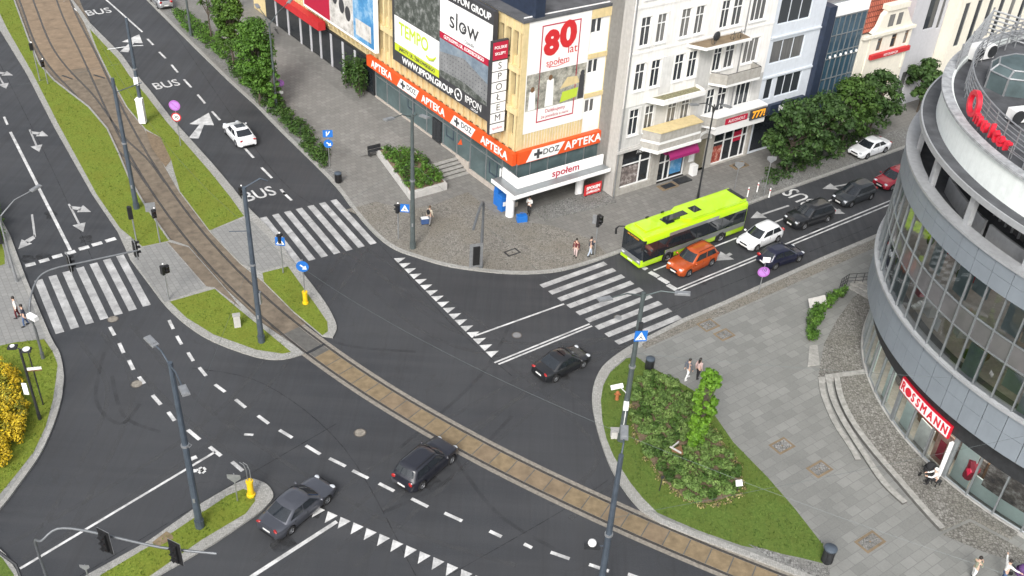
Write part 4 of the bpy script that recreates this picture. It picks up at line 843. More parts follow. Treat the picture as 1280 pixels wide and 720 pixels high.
b = MB(); b.lathe([(.7,0),(.92,0),(.92,.12),(.7,.12)],14,(0,0,0),0,0,180,Matrix.Translation((10.175,-.0,3.2)) @ Matrix.Rotation(R(90),4,'X')); b.build('arch_moulding', M['frame'], d_)
b = MB(); b.bb(8.65,9.2,-.12,-.0,1.4,2.9); b.build('notice_board', M['frame'], te); b = MB(); b.bb(8.9,9.45,-.6,-.05,.12,1.15); tag(b.build('cabinet', M['frame'], None, TX, R(S_ANG)), 'white meter cabinet standing by the arched gateway of the tenement', 'cabinet')
for x_, y_, w_, m_ in ((5.7,-.9,1.9,'red'),(7.6,-.7,1.6,'black'),(14.2,-1.2,1.7,'tan')):
    b = MB(); b.prism([V(x_-w_/2,y_-.45,0),V(x_+w_/2,y_-.45,0),V(x_+w_/2,y_+.45,0),V(x_-w_/2,y_+.45,0)],.1,.2); o = b.build('doorstep', M['tan2' if m_ != 'black' else 'dark'], te)
    b = MB(); b.bb(x_-w_/3,x_+w_/3,y_-.35,y_+.3,.2,.215); b.build('door_mat', M['dark'], o)

def house(name, lab, x0, x1, z1, m, y0=0, depth=12, holes=[], cols=2, split=.68, mp='win', mf='frame', roof=None, sill=True):
    o = thing(name, lab, 'building', TX+U(S_ANG)*x0, R(S_ANG)); w_ = x1-x0
    b = MB(); walls(b, 0, w_, -.1, z1, [(h[0]-x0,h[1]-x0,h[2],h[3]) for h in holes], y0, .2); b.bb(0.002,w_-.002,y0+1,depth,-.1,z1-.01); b.add([(0,y0,-.1),(0,y0+1,-.1),(0,y0+1,z1),(0,y0,z1)],[(3,2,1,0)]); b.add([(w_,y0,-.1),(w_,y0+1,-.1),(w_,y0+1,z1),(w_,y0,z1)],[(0,1,2,3)]); b.add([(0,y0,z1),(w_,y0,z1),(w_,depth,z1),(0,depth,z1)],[(0,1,2,3)])
    b.build('wall', M[m], o)
    for h in holes: window(o, h[0]-x0, h[1]-x0, h[2], h[3], y0+.1, 0, h[4] if len(h) > 4 else cols, split, mf, mp, .07, sill)
    return o
wh = house('white_house', 'plain bluish white house front with wide window bands between tenement and glass facade', 16.45, 23.1, 17.5, 'bluewhite', .15, 12, [(17.0,21.2,8.95,11.1,3),(17.0,21.2,12.6,14.9,3),(17.15,18.1,5.45,7.5,1),(18.6,21.9,5.45,7.5,3)], 3, 0, 'win', 'bluewhite', None, False)
b = MB(); b.bb(.1,6.6,-.0,.15,7.62,7.8); b.build('string_course', M['bluewhite'], wh); b = MB(); b.bb(.1,6.6,.0,.15,11.4,11.55); b.build('string_course', M['bluewhite'], wh); b = MB(); b.bb(1.6,6.2,-.25,.14,3.9,4.9); b.build('shop_sign', M['navy'], wh); b = MB(); b.bb(.3,6.4,.1,.16,.4,3.7); b.build('shop_window', M['glass'], wh); lettering('BIURO', 3.8, -.26, 4.4, .75, M['signw'], wh, 0, 1, .01, .02)
gl = thing('glass_front_building', 'dark blue curtain wall building with white attic band beside the cream house', 'building', TX+U(S_ANG)*23.1, R(S_ANG))
b = MB(); b.bb(.0,1.0,-.4,12,-.1,13.4); b.build('corner_fin', M['navy'], gl); b = MB(); b.bb(1.0,6.3,.3,12,-.1,13.1); b.build('body', M['dark'], gl); b = MB(); b.bb(1.0,6.3,.2,.298,.2,12.05); gp = b.build('curtain_wall', M['glassb'], gl)
b = MB()
for i in range(8): x_ = 1.0+i*.757; b.bb(x_-.035,x_+.035,.12,.199,.2,12.05)
for z_ in (5.85,7.9,8.5,10.2,12.0): b.bb(1.0,6.3,.13,.199,z_-.04,z_+.04)
b.build('mullion', M['alu'], gp); b = MB(); b.bb(.9,6.35,.1,.6,12.1,13.15); b.bb(.9,6.35,.6,12,13.1,13.3,1); b.build('attic', [M['signw'], M['alu']], gl)
for i in range(7): b = MB(); b.sphere((1.4+i*.75,.0,8.15),(.12,.12,.16),8,5); b.build('facade_lamp', M['signw'], gl)
ch_ = house('cream_house', 'ornate cream stucco house with curved gable, red fascia and steep tiled roof', 29.4, 37.0, 9.3, 'creamy', -.1, 10, [(31.9,32.6,7.55,8.85,1),(34.0,34.8,7.55,8.9,1),(36.0,36.6,7.6,8.95,1),(31.9,32.9,.6,4.2,1),(34.2,35.4,.2,4.6,1)], 1, .7, 'win', 'wood')
b = MB(); b.bb(-.1,7.7,-.4,-.1,9.2,9.5); b.bb(1.2,1.5,-.2,-.1,5,9.2); b.bb(7.2,7.5,-.2,-.1,5,9.2); b.build('cornice', M['creamy'], ch_)
b = MB(); pr = [(1.3,9.5),(2.0,10.0),(2.4,11.2),(2.9,11.6),(5.6,11.6),(6.1,11.0),(6.9,10.0),(7.4,9.5)]; b.add([(x,-.15,z) for x,z in pr]+[(x,.35,z) for x,z in pr],[tuple(range(8))[::-1],tuple(range(8,16))]+[(i,i+1,i+9,i+8) for i in range(7)]); b.bb(2.7,5.8,-.35,.5,11.6,12.1); gb = b.build('gable', M['creamy'], ch_); b = MB(); b.bb(3.3,4.1,-.17,-.151,9.9,11.1); b.bb(4.6,5.3,-.17,-.151,9.9,11.1); b.build('pane', M['win'], gb)
b = MB(); b.bb(1.7,7.6,-.45,-.1,6.9,7.35); rb = b.build('red_fascia', M['redaw'], ch_); lettering('RESTAURACJA', 4.6, -.46, 7.12, .34, M['signw'], rb, 0, 1, .004)
b = MB(); b.add([(-.4,.3,9.6),(7.8,.3,9.6),(7.8,4.8,15.5),(-.4,4.8,15.5),(7.8,10,9.6),(-.4,10,9.6)],[(0,1,2,3),(3,2,4,5),(0,3,5),(1,4,2)]); b.build('roof', M['tiles'], ch_)
gr_ = house('grey_house', 'pale grey plain-walled building with tall narrow windows next to cream house', 37.1, 42.6, 16, 'lilac', .3, 12, [(39.4,41.2,8.2,12.6,1),(41.6,42.3,8.0,12.2,1),(38.2,39.2,1,4,1)], 1, 0, 'win', 'lilac', None, False)
fb = house('striped_white_building', 'white tall building with dark upright window strips at the far end of the street', 42.7, 75, 24, 'creamy', -1.0, 14, [(43.6+i*2.1,44.5+i*2.1,z0_,z1_,1) for i in range(14) for z0_, z1_ in ((6.2,10.8),(11.6,16.4),(17.2,22))], 1, 0, 'win', 'alu', None, False)
# ------------------------------------------------------------------ the round building
RC = V(42,53,0)
M.update(clad=mat('blue_grey_cladding', (.225,.255,.285), .5, .15, var=.06, sc=.8, grime=.12), cap=mat('pale_metal_coping', (.37,.38,.39), .5, .2, var=.1, grime=.25), drum=mat('pale_drum_render', (.74,.78,.76), .85, var=.05, grime=.2), deck=mat('dark_roof_membrane', (.075,.078,.085), .9, var=.35, sc=1),
 rglass=m_glass('round_front_glass', (.78,.82,.83), .75), sgl=m_glass('shopfront_glass', (.82,.86,.85), .15), spand=mat('grey_spandrel_glass', (.115,.113,.115), .12, 0, var=.15, sc=.7, spec=.9), inner=mat('interior_white', (.7,.7,.68), .8), ifloor=mat('interior_floor', (.33,.30,.26), .6, var=.2), iblind=mat('green_grey_blind', (.28,.36,.35), .8, var=.06), red3=mat('fascia_red', (.55,.012,.03), .45, var=.06, emit=.12), pillar=mat('pillar_grey', (.42,.42,.41), .7),
 frost=mat('frosted_film', (.62,.72,.70), .5, var=.05), lant=m_glass('lantern_glass', (.55,.66,.66), .25))
def pol(r, a, z): return V(r*math.cos(R(a)), r*math.sin(R(a)), z)
def ring(mb, r0, r1, z0, z1, a0, a1, st=2, mi=0, faces='oitbe'):
    n = max(1, int(round((a1-a0)/st))); A = [a0+(a1-a0)*i/n for i in range(n+1)]
    for i in range(n):
        p, q = A[i], A[i+1]
        if 'o' in faces: mb.add([pol(r1,p,z0),pol(r1,q,z0),pol(r1,q,z1),pol(r1,p,z1)],[(0,1,2,3)],mi,True)
        if 'i' in faces: mb.add([pol(r0,q,z0),pol(r0,p,z0),pol(r0,p,z1),pol(r0,q,z1)],[(0,1,2,3)],mi,True)
        if 't' in faces: mb.add([pol(r0,p,z1),pol(r1,p,z1),pol(r1,q,z1),pol(r0,q,z1)],[(0,1,2,3)],mi)
        if 'b' in faces: mb.add([pol(r0,q,z0),pol(r1,q,z0),pol(r1,p,z0),pol(r0,p,z0)],[(0,1,2,3)],mi)
    if 'e' in faces:
        for a, f in ((a0,(0,1,2,3)),(a1,(3,2,1,0))): mb.add([pol(r0,a,z0),pol(r0,a,z1),pol(r1,a,z1),pol(r1,a,z0)],[f],mi)
A0, A1 = 113, 253
rb = thing('round_building', 'large curved grey-clad building with ribbon windows, roof terrace and shop at its foot', 'building', RC)
b = MB(); a = A0
while a < A1-.1: ring(b, 18.0, 18.4, 5.15, 6.45, a+.06, a+3.94, 2); ring(b, 18.0, 18.4, 6.47, 7.75, a+.06, a+3.94, 2); a += 4
b.build('lower_cladding', M['clad'], rb)
b = MB(); ring(b, 17.2, 18.3, 5.17, 7.74, A0, A1, 2); b.build('cladding_backing', M['dark'], rb)
b = MB(); ring(b, 17.9, 18.6, 7.76, 7.92, A0, A1, 2); b.build('window_ledge', M['cap'], rb)
b = MB(); a = A0
while a < A1-.1: ring(b, 18.0, 18.5, 13.85, 14.72, a+.05, a+3.95, 2); ring(b, 18.0, 18.5, 14.74, 15.5, a+.05, a+3.95, 2); a += 4
b.build('upper_cladding', M['clad'], rb)
b = MB(); ring(b, 17.85, 18.62, 15.52, 15.68, A0, A1, 2); ring(b, 17.8, 17.98, 14.5, 15.6, A0, A1, 2, 0); b.build('parapet_coping', M['cap'], rb)
b = MB(); ring(b, 18.28, 18.3, 7.93, 10.32, A0, A1, 2, 0, 'o'); b.build('ribbon_window', M['rglass'], rb); b = MB(); ring(b, 18.28, 18.3, 11.68, 13.84, A0, A1, 2, 0, 'o'); wn = b.build('ribbon_window', M['rglass'], rb)
b = MB(); ring(b, 18.2, 18.31, 10.36, 11.64, A0, A1, 2); b.build('spandrel_band', M['spand'], rb)
b = MB(); a = A0
for a in range(A0, A1+1, 4):
    M_ = Matrix.Translation(pol(18.33,a,10.88)) @ Matrix.Rotation(R(a),4,'Z'); b.mbox(M_, (.14,.075,5.9))
for z_ in (10.34,11.66,13.8): ring(b, 18.26, 18.36, z_-.04, z_+.04, A0, A1, 2)
b.build('mullion', M['alu'], wn)
b = MB(); ring(b, .5, 17.9, 4.75, 5.14, A0, A1, 4, 0, 'tbo'); ring(b, .5, 18.1, 10.5, 11.5, A0, A1, 4, 0, 'tbo'); ring(b, .5, 17.8, 14.2, 14.5, A0, A1, 4, 1, 'tbo'); ring(b, 11, 12, 0, 14.2, A0, A1, 4, 2); b.build('floor_slab', [M['ifloor'], M['deck'], M['inner']], rb)
b = MB(); rnd = random.Random(5)
for z_ in (7.6, 11.5):
    for a in range(161, 245, 4):
        k = rnd.random()
        if k < .5: ring(b, 17.95, 18.0, z_+.3+(.9 if k < .12 else 0), z_+2.35, a+.2, a+3.8, 2, 1)
        if .2 < k < .9: b.mbox(Matrix.Translation(pol(16.2-rnd.random(),a+2,z_+.5)) @ Matrix.Rotation(R(a+rnd.uniform(-20,20)),4,'Z'), (1.2,.7,.9), rnd.choice((0,2,3)))
        if k > .75: b.mbox(Matrix.Translation(pol(14.5,a+1,z_+1.0)) @ Matrix.Rotation(R(a+rnd.uniform(-20,20)),4,'Z'), (.4,2.4,1.9), 0)
        if .4 < k < .7: b.sphere(pol(17.3,a+2.5,z_+.9),(.25,.25,.35),8,5,4)
b.build('interior_fittings', [M['inner'], M['iblind'], M['red'], M['wood'], M['grass2']], rb)
for z_ in (10.46, 14.16):
    for r_ in (13.2, 16.0): b = MB(); ring(b, r_, r_+.45, z_-.03, z_, 150, 245, 3, 0, 'b'); b.build('added_fill_strip', mat('added_fill_glow', (1,.97,.92), .5, emit=2.5), rb)  # invented glowing strips, added only to brighten the rooms behind the ribbon windows
b = MB(); ring(b, 18.05, 18.1, 8.9, 9.7, 196.2, 197.6, 2, 0); b.build('window_notice', M['signw'], rb)
# stairs seen through the glass
b = MB()
for i in range(12): b.mbox(Matrix.Translation(pol(16.6,186+i*.75,8.0+i*.27)) @ Matrix.Rotation(R(187),4,'Z'), (1.7,.36,.1))
b.build('interior_stair', M['inner'], rb)
# roof terrace, outer roof, drum
b = MB(); ring(b, 14.0, 14.3, 14.5, 17.45, A0, A1, 2, 0, 'o'); tw = b.build('terrace_wall', M['spand'], rb)
b = MB(); a = A0
while a < A1: b.mbox(Matrix.Translation(pol(14.35,a,15.95)) @ Matrix.Rotation(R(a),4,'Z'), (.12,.09,2.95)); a += 2.5
for z_ in (15.1,16.9): ring(b, 14.28, 14.37, z_, z_+.07, A0, A1, 2)
b.build('mullion', M['cap'], tw)
b = MB()
for a0_, a1_ in ((176,186.5),(191.5,192.6),(188,193.6),(195,216),(222,240)): b = MB(); ring(b, 16.3, 16.45, 14.5, 15.55, a0_, a1_, 2); b.build('terrace_screen', M['cap'], rb)
for a in (136.5,151,165.5,180.1,194.6,209.1,223.6,238.1):
    b = MB(); M_ = Matrix.Translation(pol(17.85,a,16.2)) @ Matrix.Rotation(R(a),4,'Z'); b.mbox(M_, (.3,.42,2.6)); b.build('column', M['cap'], rb)
b = MB(); ring(b, 13.8, 18.2, 17.5, 17.74, A0, A1, 2, 0); ring(b, 18.2, 18.3, 17.46, 17.8, A0, A1, 2, 1); b.build('outer_roof', [M['deck'], M['cap']], rb)
b = MB(); ring(b, 16.9, 17.4, 17.74, 19.6, A0, A1, 2); b.build('drum_wall', M['drum'], rb)
b = MB(); ring(b, 17.05, 17.62, 19.6, 19.74, A0, A1, 2); b.build('drum_coping', mat('weathered_coping', (.33,.34,.35), .8, var=.35, sc=2.2), rb)
b = MB(); ring(b, .4, 16.95, 19.1, 19.3, A0, A1, 4); ring(b, 12.6, 12.75, 19.3, 19.42, A0, A1, 3, 1); b.build('roof_deck', [M['deck'], M['conc2']], rb)
b = MB()
for z_ in (19.75,20.05,20.3,20.55,20.8,21.05): b.tube([pol(16.2,a,z_) for a in range(A0,A1+1,2)], .03 if z_ < 21 else .045, 5)
for a in range(A0, A1, 4): b.tube([pol(16.2,a,19.3), pol(16.2,a,21.05)], .04, 5)
b.build('roof_railing', M['zinc'], rb)
# red roof letters following the rim
sg = thing('roof_sign', 'red three-dimensional letters standing along the railing on the curved roof', 'sign', RC)
def ringtext(s, r, a0, z, size, m, par, step, ext, bold, sx=1, grow=None):
    for i, chh in enumerate(s):
        a = a0+sum(step[:i]) if isinstance(step, list) else a0+i*step; sz = size*(grow if (i == 0 and grow) else 1)
        mt = Matrix.Translation(pol(r, a, z+(sz-size)*.3)) @ Matrix.Rotation(R(a+90),4,'Z') @ FR
        textmesh('letter', chh, sz, m, par, mt, ext, sx, bold=bold)
ringtext('Omulter', 16.75, 178.6, 20.2, 1.1, M['red3'], sg, [3.6,3.1,2.6,1.6,1.7,2.1,2.1], .12, .035, 1.0, 1.9)
b = MB()
for z_ in (19.9,20.3): b.tube([pol(16.6,a,z_) for a in range(178,199,2)], .03, 5)
for a in range(178,199,4): b.tube([pol(16.6,a,19.3),pol(16.6,a,20.4)],.03,5)
b.build('sign_frame', M['zinc'], sg)
# plant and lantern on the deck
def lantern(px, py, rz):
    o = thing('roof_lantern', 'faceted greenish glass skylight lantern standing on the round roof', 'skylight', G(px,py,19.3), R(rz)); n = 8
    lo = [V(2.3*math.cos(R(45*i+22)),1.8*math.sin(R(45*i+22)),0) for i in range(8)]; hi = [p_*.8+V(0,0,1.5) for p_ in lo]; mid = [p_*1.0+V(0,0,1.1) for p_ in lo]
    b = MB()
    for i in range(8): j = (i+1) % 8; b.quad(lo[i],lo[j],mid[j],mid[i]); b.quad(mid[i],mid[j],hi[j],hi[i])
    b.add(hi,[tuple(range(8))]); b.build('glazing', mat('pale_green_glazing', (.085,.115,.12), .7, 0, var=.3, sc=.8, spec=.1), o)
    b = MB()
    for i in range(8): b.tube([lo[i],mid[i],hi[i]],.07,5); 
    b.tube(mid+[mid[0]],.06,5); b.tube(hi+[hi[0]],.06,5); b.build('glazing_bar', M['zinc'], o)
lantern(1272,108,30)
def acunit(px, py, lab, rz=30, s=(2.6,1.1,1.3)):
    o = thing('air_conditioner', lab, 'roof unit', G(px,py,19.3), R(rz)); b = MB(); b.bb(-s[0]/2,s[0]/2,-s[1]/2,s[1]/2,.15,s[2]); b.build('casing', M['white'], o); b = MB()
    for x_ in (-.6,.6): b.tube([(x_,-s[1]/2-.03,s[2]/2+.1),(x_,-s[1]/2-.005,s[2]/2+.1)],.42,14)
    b.build('fan_grille', M['dark'], o); b = MB(); b.bb(-s[0]/2,s[0]/2,-.1,.1,-.02,.15); b.build('foot', M['dark'], o)
acunit(1222,74,'white roof unit behind the glass lantern, farther from the red letters',30,(1.8,.9,1.0)); acunit(1274,152,'white roof unit in front of the glass lantern, near the railing', 20, (1.5,.8,.8))
sc_ = thing('slatted_screen', 'white horizontal slat fence enclosing the far side of round roof', 'fence', (0,0,0)); b = MB(); p0, p1, p2 = G(1193,92,19.3), G(1232,44,19.3), G(1330,75,19.3)
for i in range(6):
    for u_, v_ in ((p0,p1),(p1,p2)): b.tube([u_+V(0,0,.25+i*.3), v_+V(0,0,.25+i*.3)], .06, 4, 0, True, False)
b.build('slats', M['cap'], sc_); 
for u_, v_ in ((p0,p1),(p1,p2)):
    for k in range(4): b = MB(); q = u_.lerp(v_, k/3.001); b.tube([q, q+V(0,0,1.95)], .06, 6); b.build('post', M['zinc'], sc_)
# shop at the foot
b = MB(); ring(b, 17.0, 17.62, .0, .38, 150, A1, 2); b.build('base_step', M['concrete'], rb)
b = MB(); ring(b, 17.2, 17.66, 3.55, 5.14, 150, A1, 2); b.build('shop_fascia', M['dark'], rb)
SA = [158,163,168,173,178,183,187.5,192,197.7,203.3,209,214.7,220.4,226.1,231.8,237.5]
b = MB()
for i in range(len(SA)-1):
    b.quad(pol(17.45,SA[i],.38), pol(17.45,SA[i+1],.38), pol(17.45,SA[i+1],3.55), pol(17.45,SA[i],3.55))
sw = b.build('shop_window', M['sgl'], rb); b = MB()
for a in SA: w_ = .3 if a in (192,209) else .1; b.mbox(Matrix.Translation(pol(17.48,a,2.0)) @ Matrix.Rotation(R(a),4,'Z'), (.16,w_,3.3))
for i in range(len(SA)-1):
    for z_ in (.43,3.45): b.tube([pol(17.46,SA[i],z_),pol(17.46,SA[i+1],z_)],.055,4,0,True,False)
b.build('mullion', M['alu'], sw)
b = MB(); ring(b, 9, 17.2, .3, .36, 150, A1, 4, 0, 't'); ring(b, 12.9, 13, .3, 4.8, 150, A1, 4, 1); ring(b, 17.0, 17.1, .4, 2.9, 193, 196.5, 2, 2); ring(b,17.05,17.12,.4,3.2,210.0,213.6,2,2); ring(b, 17.0, 17.1, .4, 1.7, 214, 232, 2, 2); ring(b, 17.0, 17.1, .4, 3.3, 209.4, 210, 2, 2); ring(b, 17.0, 17.1, .4, 2.2, 198.5, 202.8, 2, 1); ring(b,17.05,17.15,.4,3.2,184,186.5,2,2); ring(b, 17.08, 17.16, .4, 2.7, 173.6, 176.2, 2, 2)
ring(b, 17.05, 17.15, .5, 2.9, 203.9, 208.2, 2, 3); ring(b, 17.05, 17.15, 1.4, 3.3, 216, 225.2, 2, 4); rnd = random.Random(2)
for a in range(170, 236, 3): b.mbox(Matrix.Translation(pol(14.6+rnd.random(),a,1.1)) @ Matrix.Rotation(R(a),4,'Z'), (.6,.8,1.5), rnd.choice((1,4,5)))
b.build('shop_interior', [M['ifloor'], M['inner'], M['frost'], mat('flesh_poster', (.5,.30,.24), .6, var=.4, sc=1.5), M['ph_poster'], M['wood']], rb)
b = MB(); ring(b, 17.16, 17.2, .9, 2.2, 205, 206.6, 2); b.build('poster_motif', M['crimson'], rb)
b = MB(); ring(b, 13.2, 16.8, 4.7, 4.72, 165, 240, 3, 0, 'b'); b.build('ceiling_light', mat('shop_ceiling_light', (1,.96,.88), .5, emit=2.2), rb)
b = MB(); b.tube([pol(17.1,212.8,1.2),pol(17.1,213.4,2.0),pol(17.1,212.6,2.5)],[.3,.4,.22],8); b.build('poster_motif', M['crimson'], rb)
sgn = MB(); ring(sgn, 17.68, 17.85, 3.15, 4.1, 192.4, 207.6, 1, 1); ring(sgn, 17.84, 17.87, 3.22, 4.03, 192.7, 207.3, 1, 0); so_ = sgn.build('shop_sign', [M['signw'], M['red3']], rb)
ringtext('R', 17.88, 193.6, 3.62, .86, M['red3'], so_, 1.7, .008, .022, .8); ringtext('SSMANN', 17.88, 197.1, 3.62, .86, M['red3'], so_, [1.55,1.75,2.05,1.95,1.9,1.8], .008, .022, .74)
b = MB(); mt = Matrix.Translation(pol(17.89,195.4,3.62)) @ Matrix.Rotation(R(195.4),4,'Z'); b.lathe([(.0,.0),(.3,.0),(.3,-.03)],20,(0,0,0),0,0,360,mt @ Matrix.Rotation(R(90),4,'Y')); b.build('round_emblem', M['red3'], so_)
b = MB(); ring(b, 17.7, 17.95, .4, 3.2, 208.5, 208.95, 1); b.build('white_pillar', M['signw'], rb)

# ------------------------------------------------------------------ street vehicles
def paint(n, c, metal=.0, rough=.32): return mat(n, c, rough, metal, var=.05, sc=1.5, coat=.8)
def make_car(lab, cat, col, loc, rz, L=4.4, W=1.8, H=1.5, wb=2.65, kind='hatch', group=None, name='parked_car', trim=None, z0=0, rr=.32, roofm=None):
    o = thing(name, lab, cat, V(loc[0],loc[1],z0), rz, group); hw = W/2; fx, rx = wb/2+.02, -wb/2+.02
    suv = kind == 'suv'; hb = .62 if suv else .55; belt = H*.60; hood = H*(.60 if suv else .565)
    prof = {'hatch': [(-L/2,.62),(-L/2+.08,belt-.02),(-L/2+.3,belt+.02),(.55,belt),(L/2-.95,hood),(L/2-.3,hood-.09),(L/2-.05,.58),(L/2,.48)],
            'suv': [(-L/2,.66),(-L/2+.08,belt),(-L/2+.3,belt+.03),(.6,belt),(L/2-.95,hood+.02),(L/2-.25,hood-.07),(L/2-.04,.68),(L/2,.55)],
            'sedan': [(-L/2,.62),(-L/2+.06,belt-.01),(-L/2+.62,belt+.03),(.55,belt),(L/2-1.05,hood),(L/2-.3,hood-.1),(L/2-.05,.58),(L/2,.46)]}[kind]
    def ip(x):
        for i in range(len(prof)-1):
            if prof[i][0] <= x <= prof[i+1][0]: t = (x-prof[i][0])/(prof[i+1][0]-prof[i][0]); return prof[i][1]*(1-t)+prof[i+1][1]*t
        return prof[-1][1]
    ra = rr+.055
    xs = sorted(set([-L/2,-L/2+.03,-L/2+.08,-L/2+.2,-L/2+.35,L/2-.35,L/2-.2,L/2-.08,L/2-.03,L/2]+[w_+ra*math.cos(math.pi*k/10) for w_ in (fx,rx) for k in range(11)]+[-.8,-.4,0,.4,.75,L/2-1.1]+[q[0] for q in prof]))
    secs = []
    for x in xs:
        e = min(1, (L/2-abs(x))/.55); ww = hw*(.80+.2*math.sin(e*math.pi/2)) ; zt = ip(x); zb = .2 + (.1*(1-min(1,(L/2-abs(x))/.3)))
        for w_ in (fx,rx):
            d = abs(x-w_)
            if d < ra: zb = max(zb, rr+math.sqrt(ra*ra-d*d))
        zs = [zb, zb, max(zb+.01,.34), max(zb+.02,hb), max(zb+.03,zt-.09), max(zb+.04,zt-.015), zt+.02, zt+.035]
        ys = [0, ww*.93, ww*.99, ww, ww*.97, ww*.91, ww*.6, 0]
        secs.append([(x,y,z) for y,z in zip(ys,zs)]+[(x,-y,z) for y,z in list(zip(ys,zs))[-2:0:-1]])
    b = MB(); n = len(secs[0]); vs = [q for s_ in secs for q in s_]; fs = []
    for i in range(len(secs)-1):
        for j in range(n): fs.append((i*n+j, i*n+(j+1) % n, (i+1)*n+(j+1) % n, (i+1)*n+j))
    b.add(vs, fs, 0, True); b.add(secs[0],[tuple(range(n))[::-1]],0); b.add(secs[-1],[tuple(range(n))],0)
    # cabin
    if kind == 'sedan': xb, xt_r, xt_f, xf = -L/2+.55, -L/2+1.45, .35, 1.12
    elif suv: xb, xt_r, xt_f, xf = -L/2+.12, -L/2+.5, .25, 1.02
    else: xb, xt_r, xt_f, xf = -L/2+.14, -L/2+.62, .22, 1.08
    wbelt, wroof = hw*.93, hw*.72
    zroof = H-.06
    def sec(t, inset=0):
        a_, c_ = xb+(xt_r-xb)*t+inset, xf+(xt_f-xf)*t-inset; wd = wbelt+(wroof-wbelt)*t-inset; z = belt-.03+(zroof-belt+.03)*t
        bow = .1; rc = .12
        return [(a_-.03,0,z),(a_,wd*.6,z),(a_+.06,wd-rc*.6,z),(a_+.2,wd,z),((a_+c_)/2,wd+.015,z),(c_-.25,wd,z),(c_-.07,wd-rc*.6,z),(c_+bow*.5,wd*.6,z),(c_+bow,0,z),(c_+bow*.5,-wd*.6,z),(c_-.07,-wd+rc*.6,z),(c_-.25,-wd,z),((a_+c_)/2,-wd-.015,z),(a_+.2,-wd,z),(a_+.06,-wd+rc*.6,z),(a_,-wd*.6,z)]
    S_ = [sec(t) for t in (0,.33,.66,.9)]+[[(q[0],q[1],zroof-.03) for q in sec(1,.015)],[(q[0],q[1],zroof+.02) for q in sec(1,.09)],[(q[0],q[1],zroof+.055) for q in sec(1,.28)]]
    vs = [q for s_ in S_ for q in s_]; fs = []
    for i in range(len(S_)-1):
        for j in range(16): fs.append((i*16+j, i*16+(j+1) % 16, (i+1)*16+(j+1) % 16, (i+1)*16+j))
    fs = [f[::-1] for f in fs]
    b.add(vs, fs, 0, True); b.add(S_[-1], [tuple(range(16))[::-1]], 0, True)
    for f_i in range(len(b.f)): pass
    for xs_ in (-.15 if kind != 'sedan' else -.1, .95, -1.02):
        for sg in (1,-1): b.bb(xs_-.006,xs_+.006,sg*hw*.985-.012,sg*hw*.985+.012,.42 if abs(xs_-rx) > .4 else rr+ra,belt-.05,1)
    body = b.build('body', [M[col] if isinstance(col, str) else col, M['black']], o)
    bmf = bmesh.new(); bmf.from_mesh(body.data); bmesh.ops.recalc_face_normals(bmf, faces=bmf.faces); bmf.to_mesh(body.data); bmf.free(); body.data.set_sharp_from_angle(angle=R(50))
    def pt(t, side, u, out=.014):       # point on the cabin side at height t, x fraction u
        a_, c_ = xb+(xt_r-xb)*t, xf+(xt_f-xf)*t; wd = wbelt+(wroof-wbelt)*t+.015+out; z = belt-.03+(zroof-belt+.03)*t
        return (a_+.12+(c_-.12-a_-.12)*u, side*wd, z)
    for sg in (1,-1):
        for u0, u1, us in ((.07,.47,.0),(.51,.97,.0)):
            q = MB(); g_ = [pt(.2,sg,u0), pt(.2,sg,u1), pt(.86,sg,u1-(.0)), pt(.86,sg,u0)]; q.add(g_,[(0,1,2,3) if sg < 0 else (3,2,1,0)]); q.build('side_window', M['glass'], body)
    def fr(t, y, f, out=.016):
        a_, c_ = xb+(xt_r-xb)*t, xf+(xt_f-xf)*t; wd = wbelt+(wroof-wbelt)*t; z = belt-.03+(zroof-belt+.03)*t
        yy = y*wd*.86; k = abs(y)*.86
        if f: x = c_+(.1-(k/.6)*.05 if k <= .6 else .05-(k-.6)/.33*.12)+out
        else: x = a_-(.03-(k/.6)*.03 if k <= .6 else -(k-.6)/.33*.06)-out
        return (x, yy, z+.008)
    for f, nm, t0, t1 in ((1,'windshield',.12,.92),(0,'rear_window',.22 if not suv else .34,.88)):
        q = MB(); Y = [-1,-.7,-.35,0,.35,.7,1]; T = [t0,(t0+t1)/2,t1]
        vs = [fr(t,y,f) for t in T for y in Y]; fs = [(i*7+j,i*7+j+1,(i+1)*7+j+1,(i+1)*7+j) for i in range(2) for j in range(6)]
        q.add(vs, fs if f else [k[::-1] for k in fs], 0, True); q.build(nm, M['glass'], body)
    def wheel(x, sg):
        q = MB(); q.lathe([(rr*.62,-.105),(rr*.95,-.105),(rr,-.07),(rr,.07),(rr*.95,.105),(rr*.62,.105)],20,(0,0,0),0,0,360,Matrix.Translation((x,sg*(hw-.1),rr)) @ Matrix.Rotation(R(90),4,'X')); w_ = q.build('wheel', M['tyre'], o)
        q = MB(); mt = Matrix.Translation((x,sg*(hw-.1),rr)) @ Matrix.Rotation(R(-90 if sg > 0 else 90),4,'X')
        q.lathe([(rr*.64,.085),(rr*.56,.1),(rr*.54,.06)],20,(0,0,0),0,0,360,mt); q.lathe([(rr*.55,.04),(0,.04)],20,(0,0,0),1,0,360,mt)
        for k in range(5): q.mbox(mt @ Matrix.Rotation(k*2*math.pi/5,4,'Z') @ Matrix.Translation((rr*.3,0,.07)), (rr*.55,rr*.17,.04), 0)
        q.tube([mt @ V(0,0,.05), mt @ V(0,0,.1)], rr*.14, 10, 0); q.build('rim', [M['rim'], M['black']], w_)
    for x in (fx,rx):
        for sg in (1,-1): wheel(x, sg)
